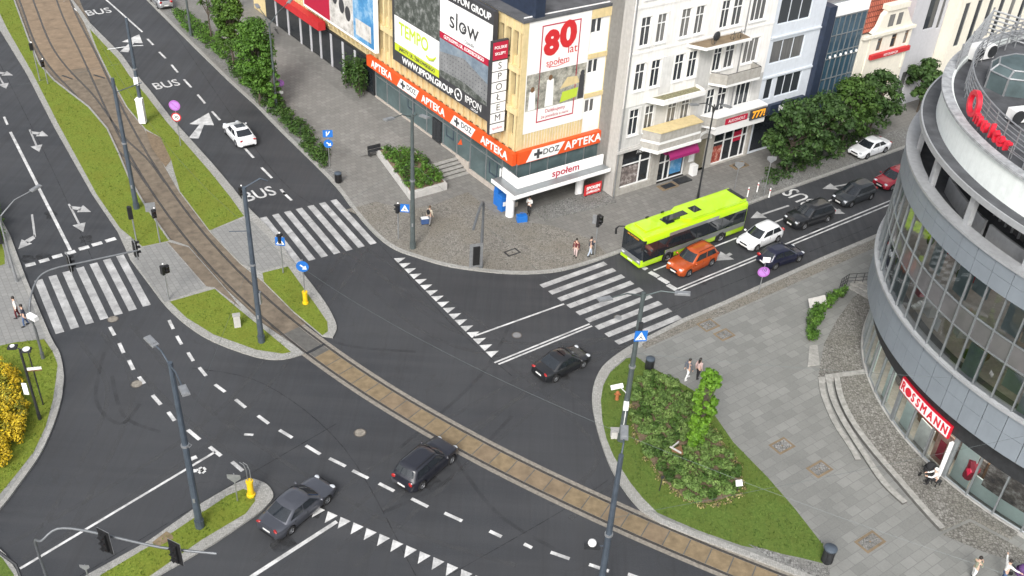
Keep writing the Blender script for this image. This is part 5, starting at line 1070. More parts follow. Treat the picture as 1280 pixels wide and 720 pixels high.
    for sg in (1,-1):
        zh = ip(L/2-.12)
        q = MB(); q.sphere((L/2-.17,sg*hw*.64,.66 if not suv else .76),(.14,.19,.075),10,6,0,Matrix.Rotation(-sg*R(20),3,'Z')); q.build('headlight', M['lamp'], o)
        q = MB(); q.sphere((-L/2+.09,sg*hw*.66,.82 if kind != 'hatch' else .88),(.09,.19,.08 if kind == 'sedan' else .15),10,6,0,Matrix.Rotation(sg*R(20),3,'Z')); q.build('tail_light', M['tail'], o)
        q = MB(); q.sphere((xf-.22,sg*(hw+.08),belt+.06),(.09,.12,.08),8,6); q.build('wing_mirror', M[col] if isinstance(col,str) else col, o)
    q = MB(); q.bb(L/2-.02,L/2+.012,-hw*.42,hw*.42,.5,.62); q.bb(L/2-.05,L/2+.006,-hw*.55,hw*.55,.25,.38); q.build('grille', M['black'], o)
    for x_, z_ in ((L/2+.014,.43),(-L/2-.012,.52 if kind != 'sedan' else .6)): q = MB(); q.bb(x_-.01,x_+.01,-.26,.26,z_-.055,z_+.055); q.build('licence_plate', M['plate'], o)
    q = MB(); q.bb(-L/2-.006,-L/2+.04,-hw*.6,hw*.6,.24,.38); q.bb(-L/2+.5,L/2-.5,-hw*.86,hw*.86,.17,.24); q.build('underbody_trim', M['black'], o)
    if suv:
        for sg in (1,-1): q = MB(); q.tube([(xt_r+.15,sg*wroof*.88,zroof+.03),(xt_r+.25,sg*wroof*.88,zroof+.09),(xt_f-.2,sg*wroof*.88,zroof+.09),(xt_f-.08,sg*wroof*.88,zroof+.02)],.02,5); q.build('roof_rail', M['black'], o)
    if roofm: q = MB(); q.bb(xt_r+.2,xt_f-.25,-wroof*.66,wroof*.66,zroof+.045,zroof+.068); q.build('roof_panel', M['glass'], o)
    return o
def wheels_at(pr, pf, side, wb, W, z=0):
    """centre and heading from the ground points under the visible rear and front wheels; side +1 left, -1 right"""
    a, c = G(*pr, z), G(*pf, z); d = (c-a).normalized(); n = Vector((-d.y, d.x, 0)); m = (a+c)/2 - n*side*(W/2-.1)
    return (m.x, m.y), math.atan2(d.y, d.x)
def car_w(lab, cat, col, pr, pf, side, **k):
    loc, rz = wheels_at(pr, pf, side, k.get('wb',2.65), k.get('W',1.8), k.get('z0',0)); return make_car(lab, cat, col, loc, rz, **k)
P_grey = paint('graphite_paint', (.085,.09,.108), .5); P_black = paint('black_paint', (.011,.012,.014)); P_black2 = paint('black_blue_paint', (.012,.013,.02)); P_or = paint('burnt_orange_paint', (.45,.075,.012), .25); P_wh = paint('white_car_paint', (.72,.73,.74)); P_red = paint('cherry_paint', (.30,.008,.025), .1); P_mpv = paint('dark_grey_paint', (.035,.04,.045), .4); P_navy = paint('dark_blue_paint', (.012,.014,.035), .2); P_silver = paint('silver_paint', (.45,.46,.47), .6)
CJ = 'cars driving through the junction'; CQ = 'cars queued at the zebra crossing'
car_w('graphite grey saloon beside the tip of the narrow traffic island', 'car', P_grey, (363,668), (408,630), -1, L=4.65, W=1.84, H=1.46, wb=2.8, kind='sedan', group=CJ, name='saloon_car')
car_w('black estate SUV leaving over the dashed line near the tram track', 'car', P_black2, (525.7,612.7), (564,579), -1, L=4.3, W=1.82, H=1.62, wb=2.68, kind='suv', group=CJ, name='family_car', rr=.34)
make_car('black coupe-like saloon below the long double line, nearest the wide zebra', 'car', P_black, (G(701,461).x, G(701,461).y), math.atan2((G(727,460)-G(698,475)).y, (G(727,460)-G(698,475)).x), L=4.1, W=1.76, H=1.42, wb=2.5, kind='sedan', group=CJ, name='saloon_car')
car_w('burnt orange SUV waiting alongside the lime green bus', 'car', P_or, (889,331.7), (859,346), 1, L=4.4, W=1.82, H=1.64, wb=2.62, kind='suv', group=CQ, name='family_car', rr=.34)
car_w('white hatchback directly behind the orange SUV', 'car', P_wh, (971.7,301.7), (944,314), 1, L=4.15, W=1.76, H=1.5, wb=2.55, kind='hatch', group=CQ, name='hatchback_car')
car_w('glossy black SUV between the white hatchback and the grey people carrier', 'car', P_black, (1033,277.5), (1004,287), 1, L=4.6, W=1.84, H=1.66, wb=2.7, kind='suv', group=CQ, name='family_car', rr=.34)
car_w('dark grey people carrier in front of the cherry red car', 'car', P_mpv, (1087,249.5), (1063,259), 1, L=4.35, W=1.8, H=1.6, wb=2.68, kind='hatch', group=CQ, name='people_carrier')
make_car('cherry red car last in the queue, partly behind the round building', 'car', P_red, (G(1116,229).x, G(1116,229).y), R(217), L=4.3, W=1.78, H=1.47, wb=2.6, kind='hatch', group=CQ, name='hatchback_car')
car_w('white saloon parked under the street trees on the bay', 'car', P_wh, (1106,190.5), (1082,199), 1, L=4.6, W=1.8, H=1.45, wb=2.65, kind='sedan', name='saloon_car', z0=.126)
car_w('small dark blue hatchback driving away behind the round violet sign', 'car', P_navy, (968,337), (996.5,327.5), -1, L=3.9, W=1.7, H=1.48, wb=2.5, kind='hatch', name='hatchback_car')
make_car('white coupe with dark roof panel driving along the bus lane', 'car', P_wh, (G(300,173).x, G(300,173).y), R(125), L=4.6, W=1.82, H=1.42, wb=2.75, kind='sedan', name='saloon_car', roofm=1)
make_car('silver car parked at the far end of the hedge, cut by picture top', 'car', P_silver, (G(202,5,.12).x, G(202,5,.12).y), R(125), L=4.3, W=1.8, H=1.5, wb=2.6, kind='hatch', name='hatchback_car', z0=.126)

def make_bus():
    fl, fr_, rl = G(806.7,300,2.9), G(780.7,283.3,2.9), G(936,254,2.9)
    d = (fl-rl); Lb = d.length+.1; d.normalize(); W = 2.5; n = Vector((-d.y,d.x,0)); ctr = (fl+rl)/2 - n*W/2
    o = thing('city_bus', 'lime green low-floor city bus with black windows waiting at the zebra crossing', 'bus', (ctr.x,ctr.y,0), math.atan2(d.y,d.x)); h = Lb/2; hw = W/2
    lime = paint('lime_bus_paint', (.43,.68,.008), 0, .35); M['buslime'] = lime; sil = paint('bus_silver_paint', (.27,.28,.28), .4); wbf, wbr = h-2.75, h-2.75-5.75
    b = MB(); sec = [(0,.3),(hw*.96,.3),(hw,.42),(hw,2.55),(hw*.975,2.8),(hw*.9,2.93),(hw*.6,2.98),(0,3.0)]
    xs = [(-h,.965),(-h+.08,.99),(-h+.3,1),(h-.6,1),(h-.25,.985),(h-.08,.955),(h,.90)]
    secs = []
    for x, k in xs: s_ = [(x,y*k,z) for y,z in sec]; secs.append(s_+[(x,-y,z) for _,y,z in s_[-2:0:-1]])
    nn = len(secs[0]); vs = [q for s_ in secs for q in s_]; fs = [(i*nn+j,(i+1)*nn+j,(i+1)*nn+(j+1) % nn,i*nn+(j+1) % nn) for i in range(len(secs)-1) for j in range(nn)]
    b.add(vs, [f[::-1] for f in fs], 0, True); b.add(secs[0],[tuple(range(nn))[::-1]],0); b.add(secs[-1],[tuple(range(nn))],0)
    body = b.build('body', [lime], o); bm = bmesh.new(); bm.from_mesh(body.data); bmesh.ops.recalc_face_normals(bm, faces=bm.faces); bm.to_mesh(body.data); bm.free(); body.data.set_sharp_from_angle(angle=R(40))
    for sg in (1,-1):
        y = sg*(hw+.006); yy = (y-.008,y+.008)
        q = MB(); q.bb(-h+.12,h-.12,*yy,1.22,2.42); q.bb(h-2.35,h-.12,*yy,.85,1.21); q.build('side_windows', M['glass'], o)
        q = MB(); q.bb(-h+.1,h-2.4,*yy,.78,1.2); q.bb(-h+3.3,h-2.6,*yy,2.43,2.72); q.build('silver_side_band', sil, o)
        for k in range(1,8): q = MB(); x_ = -h+.12+(2*h-.3)*k/8; q.bb(x_-.02,x_+.02,y-.012,y+.012,1.24,2.4); q.build('window_bar', M['black'], o)
        for xw in (wbf,wbr):
            q = MB(); q.add([(xw+.62*math.cos(math.pi*k/12),y+sg*.006,max(.31,.5+.58*math.sin(math.pi*k/12)-.0)) for k in range(13)]+[(xw-.62,y+sg*.006,.3),(xw+.62,y+sg*.006,.3)],[tuple(range(15)) if sg < 0 else tuple(range(15))[::-1]]); q.build('wheel_arch', M['black'], o)
            q = MB(); mt = Matrix.Translation((xw,sg*(hw-.13),.48)) @ Matrix.Rotation(R(-90 if sg > 0 else 90),4,'X'); q.lathe([(.3,-.12),(.46,-.12),(.48,-.08),(.48,.12),(.45,.165),(.3,.165)],22,(0,0,0),0,0,360,mt); w_ = q.build('wheel', M['tyre'], o)
            q = MB(); q.lathe([(.31,.16),(.27,.12),(.12,.10),(.12,.17),(0,.17)],20,(0,0,0),0,0,360,mt); q.build('rim', M['rim'], w_)
    yv = hw+.02
    q = MB(); W_ = [(h+.02,.895),(h-.06,.958),(h-.25,.993)]; wl = [(x,-k*hw-.012) for x,k in W_[::-1]]+[(x,k*hw+.012) for x,k in W_]; q.add([(x,y,.98) for x,y in wl]+[(x,y,2.74) for x,y in wl],[(i,i+1,i+7,i+6) for i in range(5)]); q.build('windscreen', M['glass'], o)
    q = MB(); q.bb(h-.02,h+.03,-hw*.9,hw*.9,.55,.98); q.build('silver_front_band', sil, o); q = MB(); q.bb(h-.1,h+.05,-hw*.9,hw*.9,.28,.54); q.build('front_bumper', lime, o)
    q = MB(); q.bb(h+.022,h+.032,-.75,.75,2.46,2.7); db = q.build('destination_display', M['black'], o); tm = Matrix.Translation((h+.036,0,2.58)) @ Matrix.Rotation(R(90),4,'Z') @ FR
    textmesh('lettering','108 DWORZEC', .2, M['gold'], db, tm, .001)
    for sg in (1,-1):
        q = MB(); q.sphere((h+.03,sg*.9,.72),(.05,.2,.1),10,6); q.build('headlight', M['lamp'], o)
        q = MB(); q.bb(-h-.02,-h+.02,sg*hw*.75-.12,sg*hw*.75+.12,.9,1.6); q.build('tail_light', M['tail'], o)
    q = MB(); q.tube([(h-.15,-hw*.95,2.78),(h+.25,-hw-.25,2.75),(h+.38,-hw-.38,2.5),(h+.36,-hw-.36,2.05)],[.05,.06,.09,.09],8); q.build('wing_mirror', M['black'], o)
    q = MB(); q.tube([(h-.05,hw*.95,2.7),(h+.2,hw+.1,2.7),(h+.25,hw+.12,2.4),(h+.24,hw+.1,2.1)],[.04,.05,.07,.07],8); q.build('wing_mirror', M['black'], o)
    q = MB(); q.bb(h+.04,h+.06,-.27,.27,.38,.5); q.build('licence_plate', M['plate'], o)
    q = MB()
    q.prism([V(-h+.15,-hw*.82,0),V(h-5.0,-hw*.82,0),V(h-4.4,-hw*.6,0),V(h-4.4,hw*.6,0),V(h-5.0,hw*.82,0),V(-h+.15,hw*.82,0)],2.96,3.2); q.prism([V(h-2.2,-.8,0),V(h-.7,-.8,0),V(h-.7,.55,0),V(h-2.2,.55,0)],2.97,3.1); q.build('roof_pod', lime, o)
    q = MB(); q.bb(-h+4.6,-h+5.4,-.35,.45,3.0,3.222); q.bb(-h+6.0,-h+8.1,-.25,.35,3.0,3.222); q.bb(h-3.7,h-2.9,-.35,.5,2.98,3.06); q.build('roof_hatch', M['glass'], o)
    q = MB()
    for k in range(6): q = MB(); x_ = -h+.8+k*1.6; q.bb(x_,x_+.3,-hw*.9,-hw*.86,2.95,3.1); q.build('roof_fitting', M['dark'], o)
    q = MB(); q.bb(-h+.15,-h+.5,-.9,.9,3.2,3.24); q.build('roof_grille', M['dark'], o)
    return o
make_bus()
# ------------------------------------------------------------------ poles, lamps, signals, signs
def post(b, B, h, r0, r1, z0=0, mi=0, n=10): b.tube([(0,0,z0),(0,0,z0+h*.5),(0,0,z0+h)], [r0,(r0+r1)/2,r1], n, mi)
def head(q, tip, d, sz=1):
    """flat cobra lamp head at tip, pointing along d (local)"""
    d = d.normalized(); n = Vector((-d.y,d.x,0)); rz = math.atan2(d.y,d.x)
    q.mbox(Matrix.Translation(tip+d*.35*sz+V(0,0,.03)) @ Matrix.Rotation(rz,4,'Z') @ Matrix.Rotation(R(-6),4,'Y'), (.85*sz,.36*sz,.09)); q.mbox(Matrix.Translation(tip+d*.38*sz+V(0,0,.09)) @ Matrix.Rotation(rz,4,'Z') @ Matrix.Rotation(R(-6),4,'Y'), (.6*sz,.24*sz,.06)); q.mbox(Matrix.Translation(tip+d*.42*sz+V(0,0,-.02)) @ Matrix.Rotation(rz,4,'Z') @ Matrix.Rotation(R(-6),4,'Y'), (.5*sz,.26*sz,.03), 1)
def lamp_post(lab, base, top, heads, r0=.17, r1=.09, m='steel', z=0, arm=1.0, h=None, name='lamp_post', drop=.25, band=True, cat='lamp post', group=None):
    B = G(*base, z) if isinstance(base, tuple) else base
    h = h or hgt(B, top[1]); o = thing(name, lab, cat, B, 0, group); b = MB(); post(b, B, h, r0, r1, -.05); b.tube([(0,0,-.02),(0,0,.55)], r0*1.22, 10); b.build('pole', M[m], o)
    for hd in heads:
        T = G(*hd, h+B.z+drop); d = Vector((T.x-B.x, T.y-B.y, 0)); L = d.length; d.normalize()
        q = MB(); q.tube([V(0,0,h-.9), d*.15+V(0,0,h-.2), d*L*.45+V(0,0,h+drop*.9), d*(L-.3)+V(0,0,h+drop)], [.055,.05,.04,.035], 7); a_ = q.build('arm', M[m], o)
        q = MB(); head(q, d*(L-.3)+V(0,0,h+drop), d); q.build('lamp_head', [M['zinc'], M['lamp']], a_)
    if band: q = MB(); q.tube([(0,0,h*.52),(0,0,h*.52+.12)], r0*1.05, 10); q.mbox(Matrix.Translation((0,-r0*.9,2.2)), (.12,.04,.3)); q.build('clamp_band', M['zinc'], o)
    return o, h
LP = []; M['mast'] = mat('dull_mast_steel', (.16,.17,.18), .5, .5, var=.15)
o, h = lamp_post('tall tram pole with dark shaft rising from the grass by the merging rails', (171,262), (143,97), [], .2, .13, name='tram_pole', cat='pole'); LP.append((o,h))
q = MB(); q.tube([(0,0,h-1.2),(1.6,1.4,h-.9)],.035,6); q.build('cross_arm', M['steel'], o)
o, h = lamp_post('black tram pole wearing a white cabinet near its foot', (180,153), (160,22), [], .2, .13, name='tram_pole', cat='pole', z=.13); LP.append((o,h))
q = MB(); q.box((.02,-.25,1.25),(.6,.45,2.3)); q.prism([V(-.32,-.5,0),V(.36,-.5,0),V(.3,.0,0),V(-.26,.0,0)],2.4,2.55); q.build('white_cabinet', M['white'], o); q = MB(); q.box((0,-.2,4.2),(.4,.18,.7)); q.build('notice_plate', M['signw'], o)
q = MB(); q.tube([(-1.9,-.6,h-2.8),(0,0,h-2.6),(1.0,.3,h-2.6)],.04,6); q.build('cross_arm', M['zinc'], o)
o, h = lamp_post('steel tram pole standing at the rail edge on the grass triangle', (327,427), (304,233), [], .2, .13, name='tram_pole', cat='pole', z=.13); LP.append((o,h))
q = MB(); q.tube([(0,0,h-.1),(.9,.5,h+.35),(1.3,.7,h+.1)],.045,6); q.build('cross_arm', M['steel'], o); q = MB(); q.tube([(0,0,h-3.2),(-1.2,-.2,h-3.2)],.03,5); q.build('cross_arm', M['steel'], o); q = MB(); q.box((.16,.1,3.6),(.22,.3,.9)); q.build('pole_box', M['zinc'], o)
o, h = lamp_post('tall grey twin-arm lamp post on the cobbled corner before the planter', (516,310), (516,142), [(487,149),(530,146)], .2, .12, 'steel2', z=.12); LP.append((o,h))
q = MB(); q.tube([(0,0,6),(-.9,.3,5.8)],.02,5); q.build('bracket', M['dark'], o)
o, h = lamp_post('blue grey twin-arm lamp post on the narrow traffic island', (250,658), (208,452), [(190,428),(230,488)], .21, .12, z=.13); LP.append((o,h))
q = MB(); q.tube([(.22,-.1,h*.52),(.3,.1,h*.52),(0,.26,h*.52)],.03,5); q.build('wire_bracket', M['zinc'], o)
oA, hA = lamp_post('twin-arm lamp post with blue crossing sign and camera rising from the planted island', (776,550), (803,365), [(757,374),(852,367)], .2, .12, 'steel2', z=.13); LP.append((oA,hA))
def psign(par, px, h, m='blue', kind='cross', face=None, sz=.62, y=0):
    """square pedestrian-crossing sign, child of a pole; px facing yaw"""
    q = MB(); mt = Matrix.Rotation(face,4,'Z'); q.mbox(mt @ Matrix.Translation((px,-.14-y,h)), (sz,.03,sz)); s_ = q.build('crossing_sign', M['blue'], par)
    q = MB(); k = sz*.42; q.add([mt @ V(px-k,-.16-y,h-k*.85), mt @ V(px+k,-.16-y,h-k*.85), mt @ V(px,-.16-y,h+k*.95)],[(0,1,2)]); q.build('white_triangle', M['signw'], s_)
    q = MB(); q.mbox(mt @ Matrix.Translation((px,-.165-y,h-.02)) @ Matrix.Rotation(R(12),4,'Y'), (.05,.004,.2)); q.mbox(mt @ Matrix.Translation((px-.04,-.165-y,h-.14)) @ Matrix.Rotation(R(35),4,'Y'), (.045,.004,.2)); q.mbox(mt @ Matrix.Translation((px+.07,-.165-y,h-.14)) @ Matrix.Rotation(R(-35),4,'Y'), (.045,.004,.2)); q.build('walking_figure', M['black'], s_); return s_
psign(oA, .15, hA*.74, face=R(10), sz=.75, y=.1)
q = MB(); q.mbox(Matrix.Translation((-.75,-.25,hA*.40)) @ Matrix.Rotation(R(10),4,'Z') @ Matrix.Rotation(R(-12),4,'Y'), (.75,.2,.2)); q.tube([(0,0,hA*.33),(-.5,-.2,hA*.39)],.03,6); q.build('traffic_camera', M['white'], oA)
q = MB(); q.box((-.05,-.25,hA*.27),(.3,.25,.55)); q.tube([(.0,-.21,.6),(.0,-.2,hA*.26)],.025,5); q.build('pole_box', M['white'], oA)
q = MB(); q.box((0.1,-.18,hA*.8),(.25,.2,.5)); q.build('pole_box', M['dark'], oA)
BB = G(777,566,11.3); BB.z = 0
oB, hB = lamp_post('nearest lamp post, single head, its shaft crossing the slabbed tram track', BB, None, [], .2, .12, h=11.2)
q = MB(); q.tube([(0,0,hB-.3),(.1,.5,hB+.2),(.15,1.0,hB+.25)],[.05,.045,.04],7); a_ = q.build('arm', M['steel'], oB); q = MB(); head(q, V(.15,.8,hB+.25), V(.05,1,0)); q.build('lamp_head', [M['zinc'], M['lamp']], a_)
q = MB(); q.tube([(-.12,0,hB*.45),(-.75,-.1,hB*.45)],.03,5); q.box((-.75,-.15,hB*.45+.1),(.75,.35,.16),0,1); q.build('antenna_bracket', [M['steel'], M['dark']], oB); q = MB(); q.sphere((-.75,-.15,hB*.45+.32),(.22,.22,.2),10,6); q.build('camera_dome', M['signw'], oB)
lamp_post('slim dark twin-arc lamp post on the footway before the tenement', (872,248), (890,130), [(868,131),(908,133)], .09, .06, 'dark', .12, band=False)
lamp_post('tall lamp post rising from the hedge strip, partly behind street trees', (346,138), (338,28), [(322,8),(362,2)], .12, .08, 'steel2', .12, band=False)
lamp_post('slim tall pole in the hedge near the picture top', (239,45), (233,-20), [], .14, .1, 'steel2', .12, band=False, name='tram_pole', cat='pole')
lamp_post('lamp post with one curved arm at the left picture edge', (21,352), (4,268), [(44,236)], .09, .06, 'zinc', .12, band=False, drop=.5)
o, h = lamp_post('short post with two round floodlight heads beside the yellow hedge', (50,524), (18,436), [], .09, .07, 'dark', .12, band=False, name='floodlight_post')
for x_, y_ in ((-.45,.1),(.45,-.1)):
    q = MB(); q.tube([(0,0,h),(x_*.9,y_,h+.05)],.03,5); q.box((x_,y_,h+.02),(.5,.4,.12),.2,0); f_ = q.build('lamp_head', M['dark'], o); q = MB(); q.tube([(x_,y_,h+.085),(x_,y_,h+.13)],.2 if x_ > 0 else .13,12); q.build('lens', M['signw'], f_)
q = MB(); q.box((-.28,-.12,2.5),(.3,.05,.85)); q.build('notice_plate', M['signw'], o)
o = thing('direction_post', 'thin dark post with a small brown and white name plate by the hedge', 'sign', G(54,506,.13)); h = hgt(G(54,506,.13),438); q = MB(); post(q,None,h,.045,.04); q.build('post', M['dark'], o); q = MB(); q.mbox(Matrix.Translation((.05,-.08,h*.68)) @ Matrix.Rotation(R(15),4,'Z'), (.95,.05,.26)); n_ = q.build('name_plate', M['signw'], o); q = MB(); q.mbox(Matrix.Translation((.05,-.08,h*.68-.09)) @ Matrix.Rotation(R(15),4,'Z'), (.97,.054,.09)); q.build('plate_band', M['wood'], n_)

def light_box(q, c, rz, n=3, s=1.0, back=False, hd=None):
    """signal head with visors; faces local -Y after rotation rz; materials 0 black 1 lens 2 zinc edge"""
    mt = Matrix.Translation(c) @ Matrix.Rotation(rz,4,'Z'); hh = .36*s*n
    q.mbox(mt, (.34*s,.22*s,hh))
    if back: q.mbox(mt @ Matrix.Translation((0,.02,0)), (.66*s,.03,hh+.3*s)); q.mbox(mt @ Matrix.Translation((0,.04,0)), (.70*s,.012,hh+.34*s), 2)
    for i in range(n):
        z = hh/2-.18*s-i*.36*s; q.tube([mt @ V(0,-.112*s,z), mt @ V(0,-.125*s,z)],.12*s,10,1)
        mv = mt @ Matrix.Translation((0,-.11*s,z)) @ Matrix.Rotation(R(90),4,'X'); q.lathe([(.14*s,0),(.14*s,.2*s)],8,(0,0,0),0,20,160,mv); q.lathe([(.145*s,.2*s),(.145*s,0)],8,(0,0,0),0,20,160,mv)
SGM = None
def signal_post(lab, base, top, rz, n=3, z=.13, extra=None, two=None, white_top=True):
    B = G(*base, z); h = hgt(B, top)-.1; o = thing('traffic_light', lab, 'traffic light', B); q = MB(); post(q,None,h,.055,.05); q.build('post', M['zinc'], o)
    q = MB(); light_box(q, V(0,-.2,h-.35).copy() if True else 0, R(rz), n, .95); q.build('signal_head', [M['black'],M['lens_off'],M['zinc']], o)
    if two is not None: q = MB(); light_box(q, V(.22,.05,h-.4), R(two), 2, .85); q.build('signal_head', [M['black'],M['lens_off'],M['zinc']], o)
    q = MB(); q.sphere((0,0,h+.03),.07,8,5); q.build('cap', M['signw'], o)
    return o, h
signal_post('three-lens traffic light beside tram pole on the grass, behind the hanging signal', (171,303), 258, 215)
o, h = signal_post('tram signal with a square grey plate on its post top, next to the rails', (200,303), 259, 35, 2); q = MB(); q.box((-.3,.05,h+.05),(.75,.05,.75),R(20)); q.build('square_plate', M['zinc'], o)
signal_post('small pedestrian signal on the paved refuge left of the rails', (211,374), 329, 140, 2, two=50)
signal_post('bare-lens tram signal on the grass strip near the picture top, shorter of the two', (60,105), 73, 35, 2)
o, h = signal_post('thin tall tram signal post with round plate beside the double track', (50,101), 52, 215, 2)
o, h = signal_post('pedestrian signal with blue crossing sign on the refuge by the middle zebra', (354,341), 290, 150, 2); psign(o, .05, h-.55, face=R(0), sz=.7, y=.1)
o, h = signal_post('pedestrian signal at the kerb with blue crossing sign pointing to lamp post', (498,298), 253, 240, 2, .12); psign(o, .55, h-.3, face=R(0), sz=.72)
o, h = signal_post('double-headed traffic light behind the two pedestrians at the wide zebra', (743,318), 268, 60, 3, .12, two=230); q = MB(); q.box((-.3,.0,h-.35),(.3,.1,.75)); q.build('signal_back', M['zinc'], o)
signal_post('slim pedestrian signal at the bus lane refuge corner', (306,271), 231, 60, 2)
signal_post('dark traffic light at the left picture edge beside the green hedge', (12,335), 288, 200, 3, .12)
def gantry(lab, base, pts, heads, z=.12, rz=0, r=.085, m='mast', h0=None):
    """bent mast-arm: pts = (px, py, height) along the arm, heads = (px, py, height, yaw)"""
    B = G(*base, z) if isinstance(base, tuple) else base; o = thing('signal_gantry', lab, 'traffic light', B); q = MB(); pp = [V(0,0,-.05)]+[G(x,y,h_)-B for x,y,h_ in pts]
    pp = [pp[0]]+smooth(pp[1:],4); q.tube(pp, [r]*2+[r*.75]*(len(pp)-2), 10); q.tube([(0,0,0),(0,0,.5)], r*1.4, 10); q.build('mast_arm', M[m], o)
    for x,y,h_,yw in heads:
        q = MB(); c = G(x,y,h_)-B; light_box(q, c, R(yw), 3, 1.05 if len(heads) > 1 else 1.35, True); q.build('signal_head', [M['black'],M['lens_off'],M['zinc']], o)
    return o
B = G(54,448,.12); h1 = hgt(B,385); dB = lambda h_: proj(V(B.x,B.y,B.z+h_))
pA, pB = dB(h1*.6), dB(h1)
gantry('curved mast arm holding two signal heads over the left zebra', (54,448), [(*pA,h1*.6),(*pB,h1),(45,352,h1+1.0),(64,337,h1+1.4),(107,327,h1+1.5),(172,313,h1+1.6)], [(87,329,h1+1.35,128),(169,311,h1+1.4,128)])
o_ = [q for q in bpy.data.objects if q.name.startswith('signal_gantry')][-1]; q = MB(); q.tube([(0,0,3.4),(.0,-.3,3.6)],.04,5); q.mbox(Matrix.Translation((.25,-.35,3.65)) @ Matrix.Rotation(R(-30),4,'Z'), (.75,.3,.3)); q.build('traffic_camera', M['white'], o_)
hh = 5.6; c0 = G(48,690,hh-1.5); B = V(c0.x,c0.y,0); 
gantry('curved mast arm with two signal heads over the narrow island in the foreground', B, [(*proj(V(B.x,B.y,2.5)),2.5),(*proj(V(B.x,B.y,hh-.8)),hh-.8),(52,676,hh-.2),(72,661,hh+.2),(110,664,hh+.3),(200,684,hh+.3),(271,692,hh+.3)], [(131,677,hh+.2,-25),(219,691,hh+.2,-25)], 0)
B = G(601,334,.12); h_ = hgt(B,252)
gantry('leaning mast with one big black signal panel hanging before the corner', (601,334), [(*proj(V(B.x,B.y,h_*.55)),h_*.55),(*proj(V(B.x,B.y,h_)),h_),(*proj(V(B.x-.25,B.y-1.5,h_+.2)),h_+.2),(*proj(V(B.x-.5,B.y-3.6,h_-.1)),h_-.1)], [(595,319,h_-.5,200)], .12, r=.13)
c0 = G(0,690,4.6); B = V(c0.x-1.0,c0.y-1.2,0); o = thing('signal_gantry', 'dark leaning mast cut off by the bottom left picture corner', 'traffic light', B); q = MB(); q.tube([(0,0,0),(0,0,3)],.12,10); q.tube([G(-4,688,5)-B,G(20,706,4.6)-B,G(26,722,4.2)-B],.08,8); q.tube([(0,0,2.9),G(26,722,4.2)-B],.08,8); q.build('mast_arm', M['dark'], o)

def sign_post(lab, base, top, discs, z=.12, r=.035, name='road_sign', face=0, m='zinc'):
    """discs: (kind, height fraction, size)"""
    B = G(*base, z); h = hgt(B, top); o = thing(name, lab, 'road sign', B); q = MB(); post(q,None,h,r,r); q.build('post', M[m], o); mt = Matrix.Rotation(R(face),4,'Z')
    for kind, hf, sz in discs:
        zc = h*hf
        if kind in ('violet','ban30','arrow','end'):
            q = MB(); q.tube([mt @ V(0,-.05,zc), mt @ V(0,-.075,zc)], sz/2, 20); s_ = q.build('sign_disc', M[{'violet':'violet','ban30':'red','arrow':'blue','end':'violet'}[kind]], o)
            if kind == 'ban30': q = MB(); q.tube([mt @ V(0,-.075,zc), mt @ V(0,-.08,zc)], sz*.38, 20); q.build('sign_face', M['signw'], s_); lettering('30', 0, -.083, zc, sz*.5, M['black'], s_, R(face), 1, .001, .01)
            if kind == 'violet': q = MB(); q.tube([mt @ V(0,-.075,zc), mt @ V(0,-.08,zc)], sz*.38, 20); s2 = q.build('sign_face', mat('pale_violet',(.42,.2,.55),.5), s_); q = MB(); q.mbox(mt @ Matrix.Translation((0,-.082,zc)) @ Matrix.Rotation(R(45),4,'Y'), (sz*.8,.003,.07)); q.build('sign_bar', M['violet'], s2)
            if kind == 'arrow': q = MB(); ma = mt @ Matrix.Translation((0,-.08,zc)) @ Matrix.Rotation(R(38),4,'Y'); q.mbox(ma, (sz*.45,.003,.1)); q.add([ma @ V(sz*.12,0,-sz*.24), ma @ V(sz*.40,0,0), ma @ V(sz*.12,0,sz*.24)],[(0,1,2)]); q.build('white_arrow', M['signw'], s_)
        elif kind in ('plate','bplate'):
            q = MB(); q.mbox(mt @ Matrix.Translation((0,-.06,zc)), (sz,.03,sz*.8)); s_ = q.build('sign_plate', M['signw' if kind == 'plate' else 'blue'], o)
            if kind == 'bplate': q = MB(); q.mbox(mt @ Matrix.Translation((-.1,-.078,zc)), (.1,.004,sz*.5)); q.mbox(mt @ Matrix.Translation((.08,-.078,zc+.08)) @ Matrix.Rotation(R(30),4,'Y'), (.09,.004,sz*.4)); q.build('white_symbol', M['signw'], s_)
        elif kind == 'back': q = MB(); q.add([mt @ V(-sz/2,-.06,zc+sz*.4), mt @ V(sz/2,-.06,zc+sz*.4), mt @ V(sz/2,-.06,zc), mt @ V(0,-.06,zc-sz*.45), mt @ V(-sz/2,-.06,zc)],[(0,1,2,3,4)]); q.build('sign_back', M['zinc'], o)
    return o
sign_post('pair of round signs, faded violet above white 30, on the right median lawn', (226,182), 127, [('violet',.92,1.0),('ban30',.66,.85)], .13)
sign_post('blue square and round lane signs on a post by the hedge end', (412,208), 161, [('bplate',.88,.85),('arrow',.62,.8)], .12, face=10)
sign_post('round faded no-stopping sign half hidden by the hedge trees', (353,128), 99, [('violet',.85,.7),('plate',.45,.35)], .12)
o = sign_post('blue round keep-right sign above a yellow bollard on the east median lawn', (382,379), 324, [('arrow',.85,.9)], .13)
q = MB(); q.lathe([(.22,0),(.22,.12),(.17,.14),(.17,.9),(.2,.93),(.2,1.02),(0,1.02)],16); q.build('yellow_bollard', M['yellow'], o)
o = thing('bollard', 'yellow bollard with two curved steel rods at the tip of the narrow island', 'bollard', G(314,619,.13)); q = MB(); q.lathe([(.25,0),(.25,.12),(.18,.15),(.18,1.0),(.21,1.03),(.21,1.15),(0,1.15)],16); q.build('body', M['yellow'], o)
q = MB()
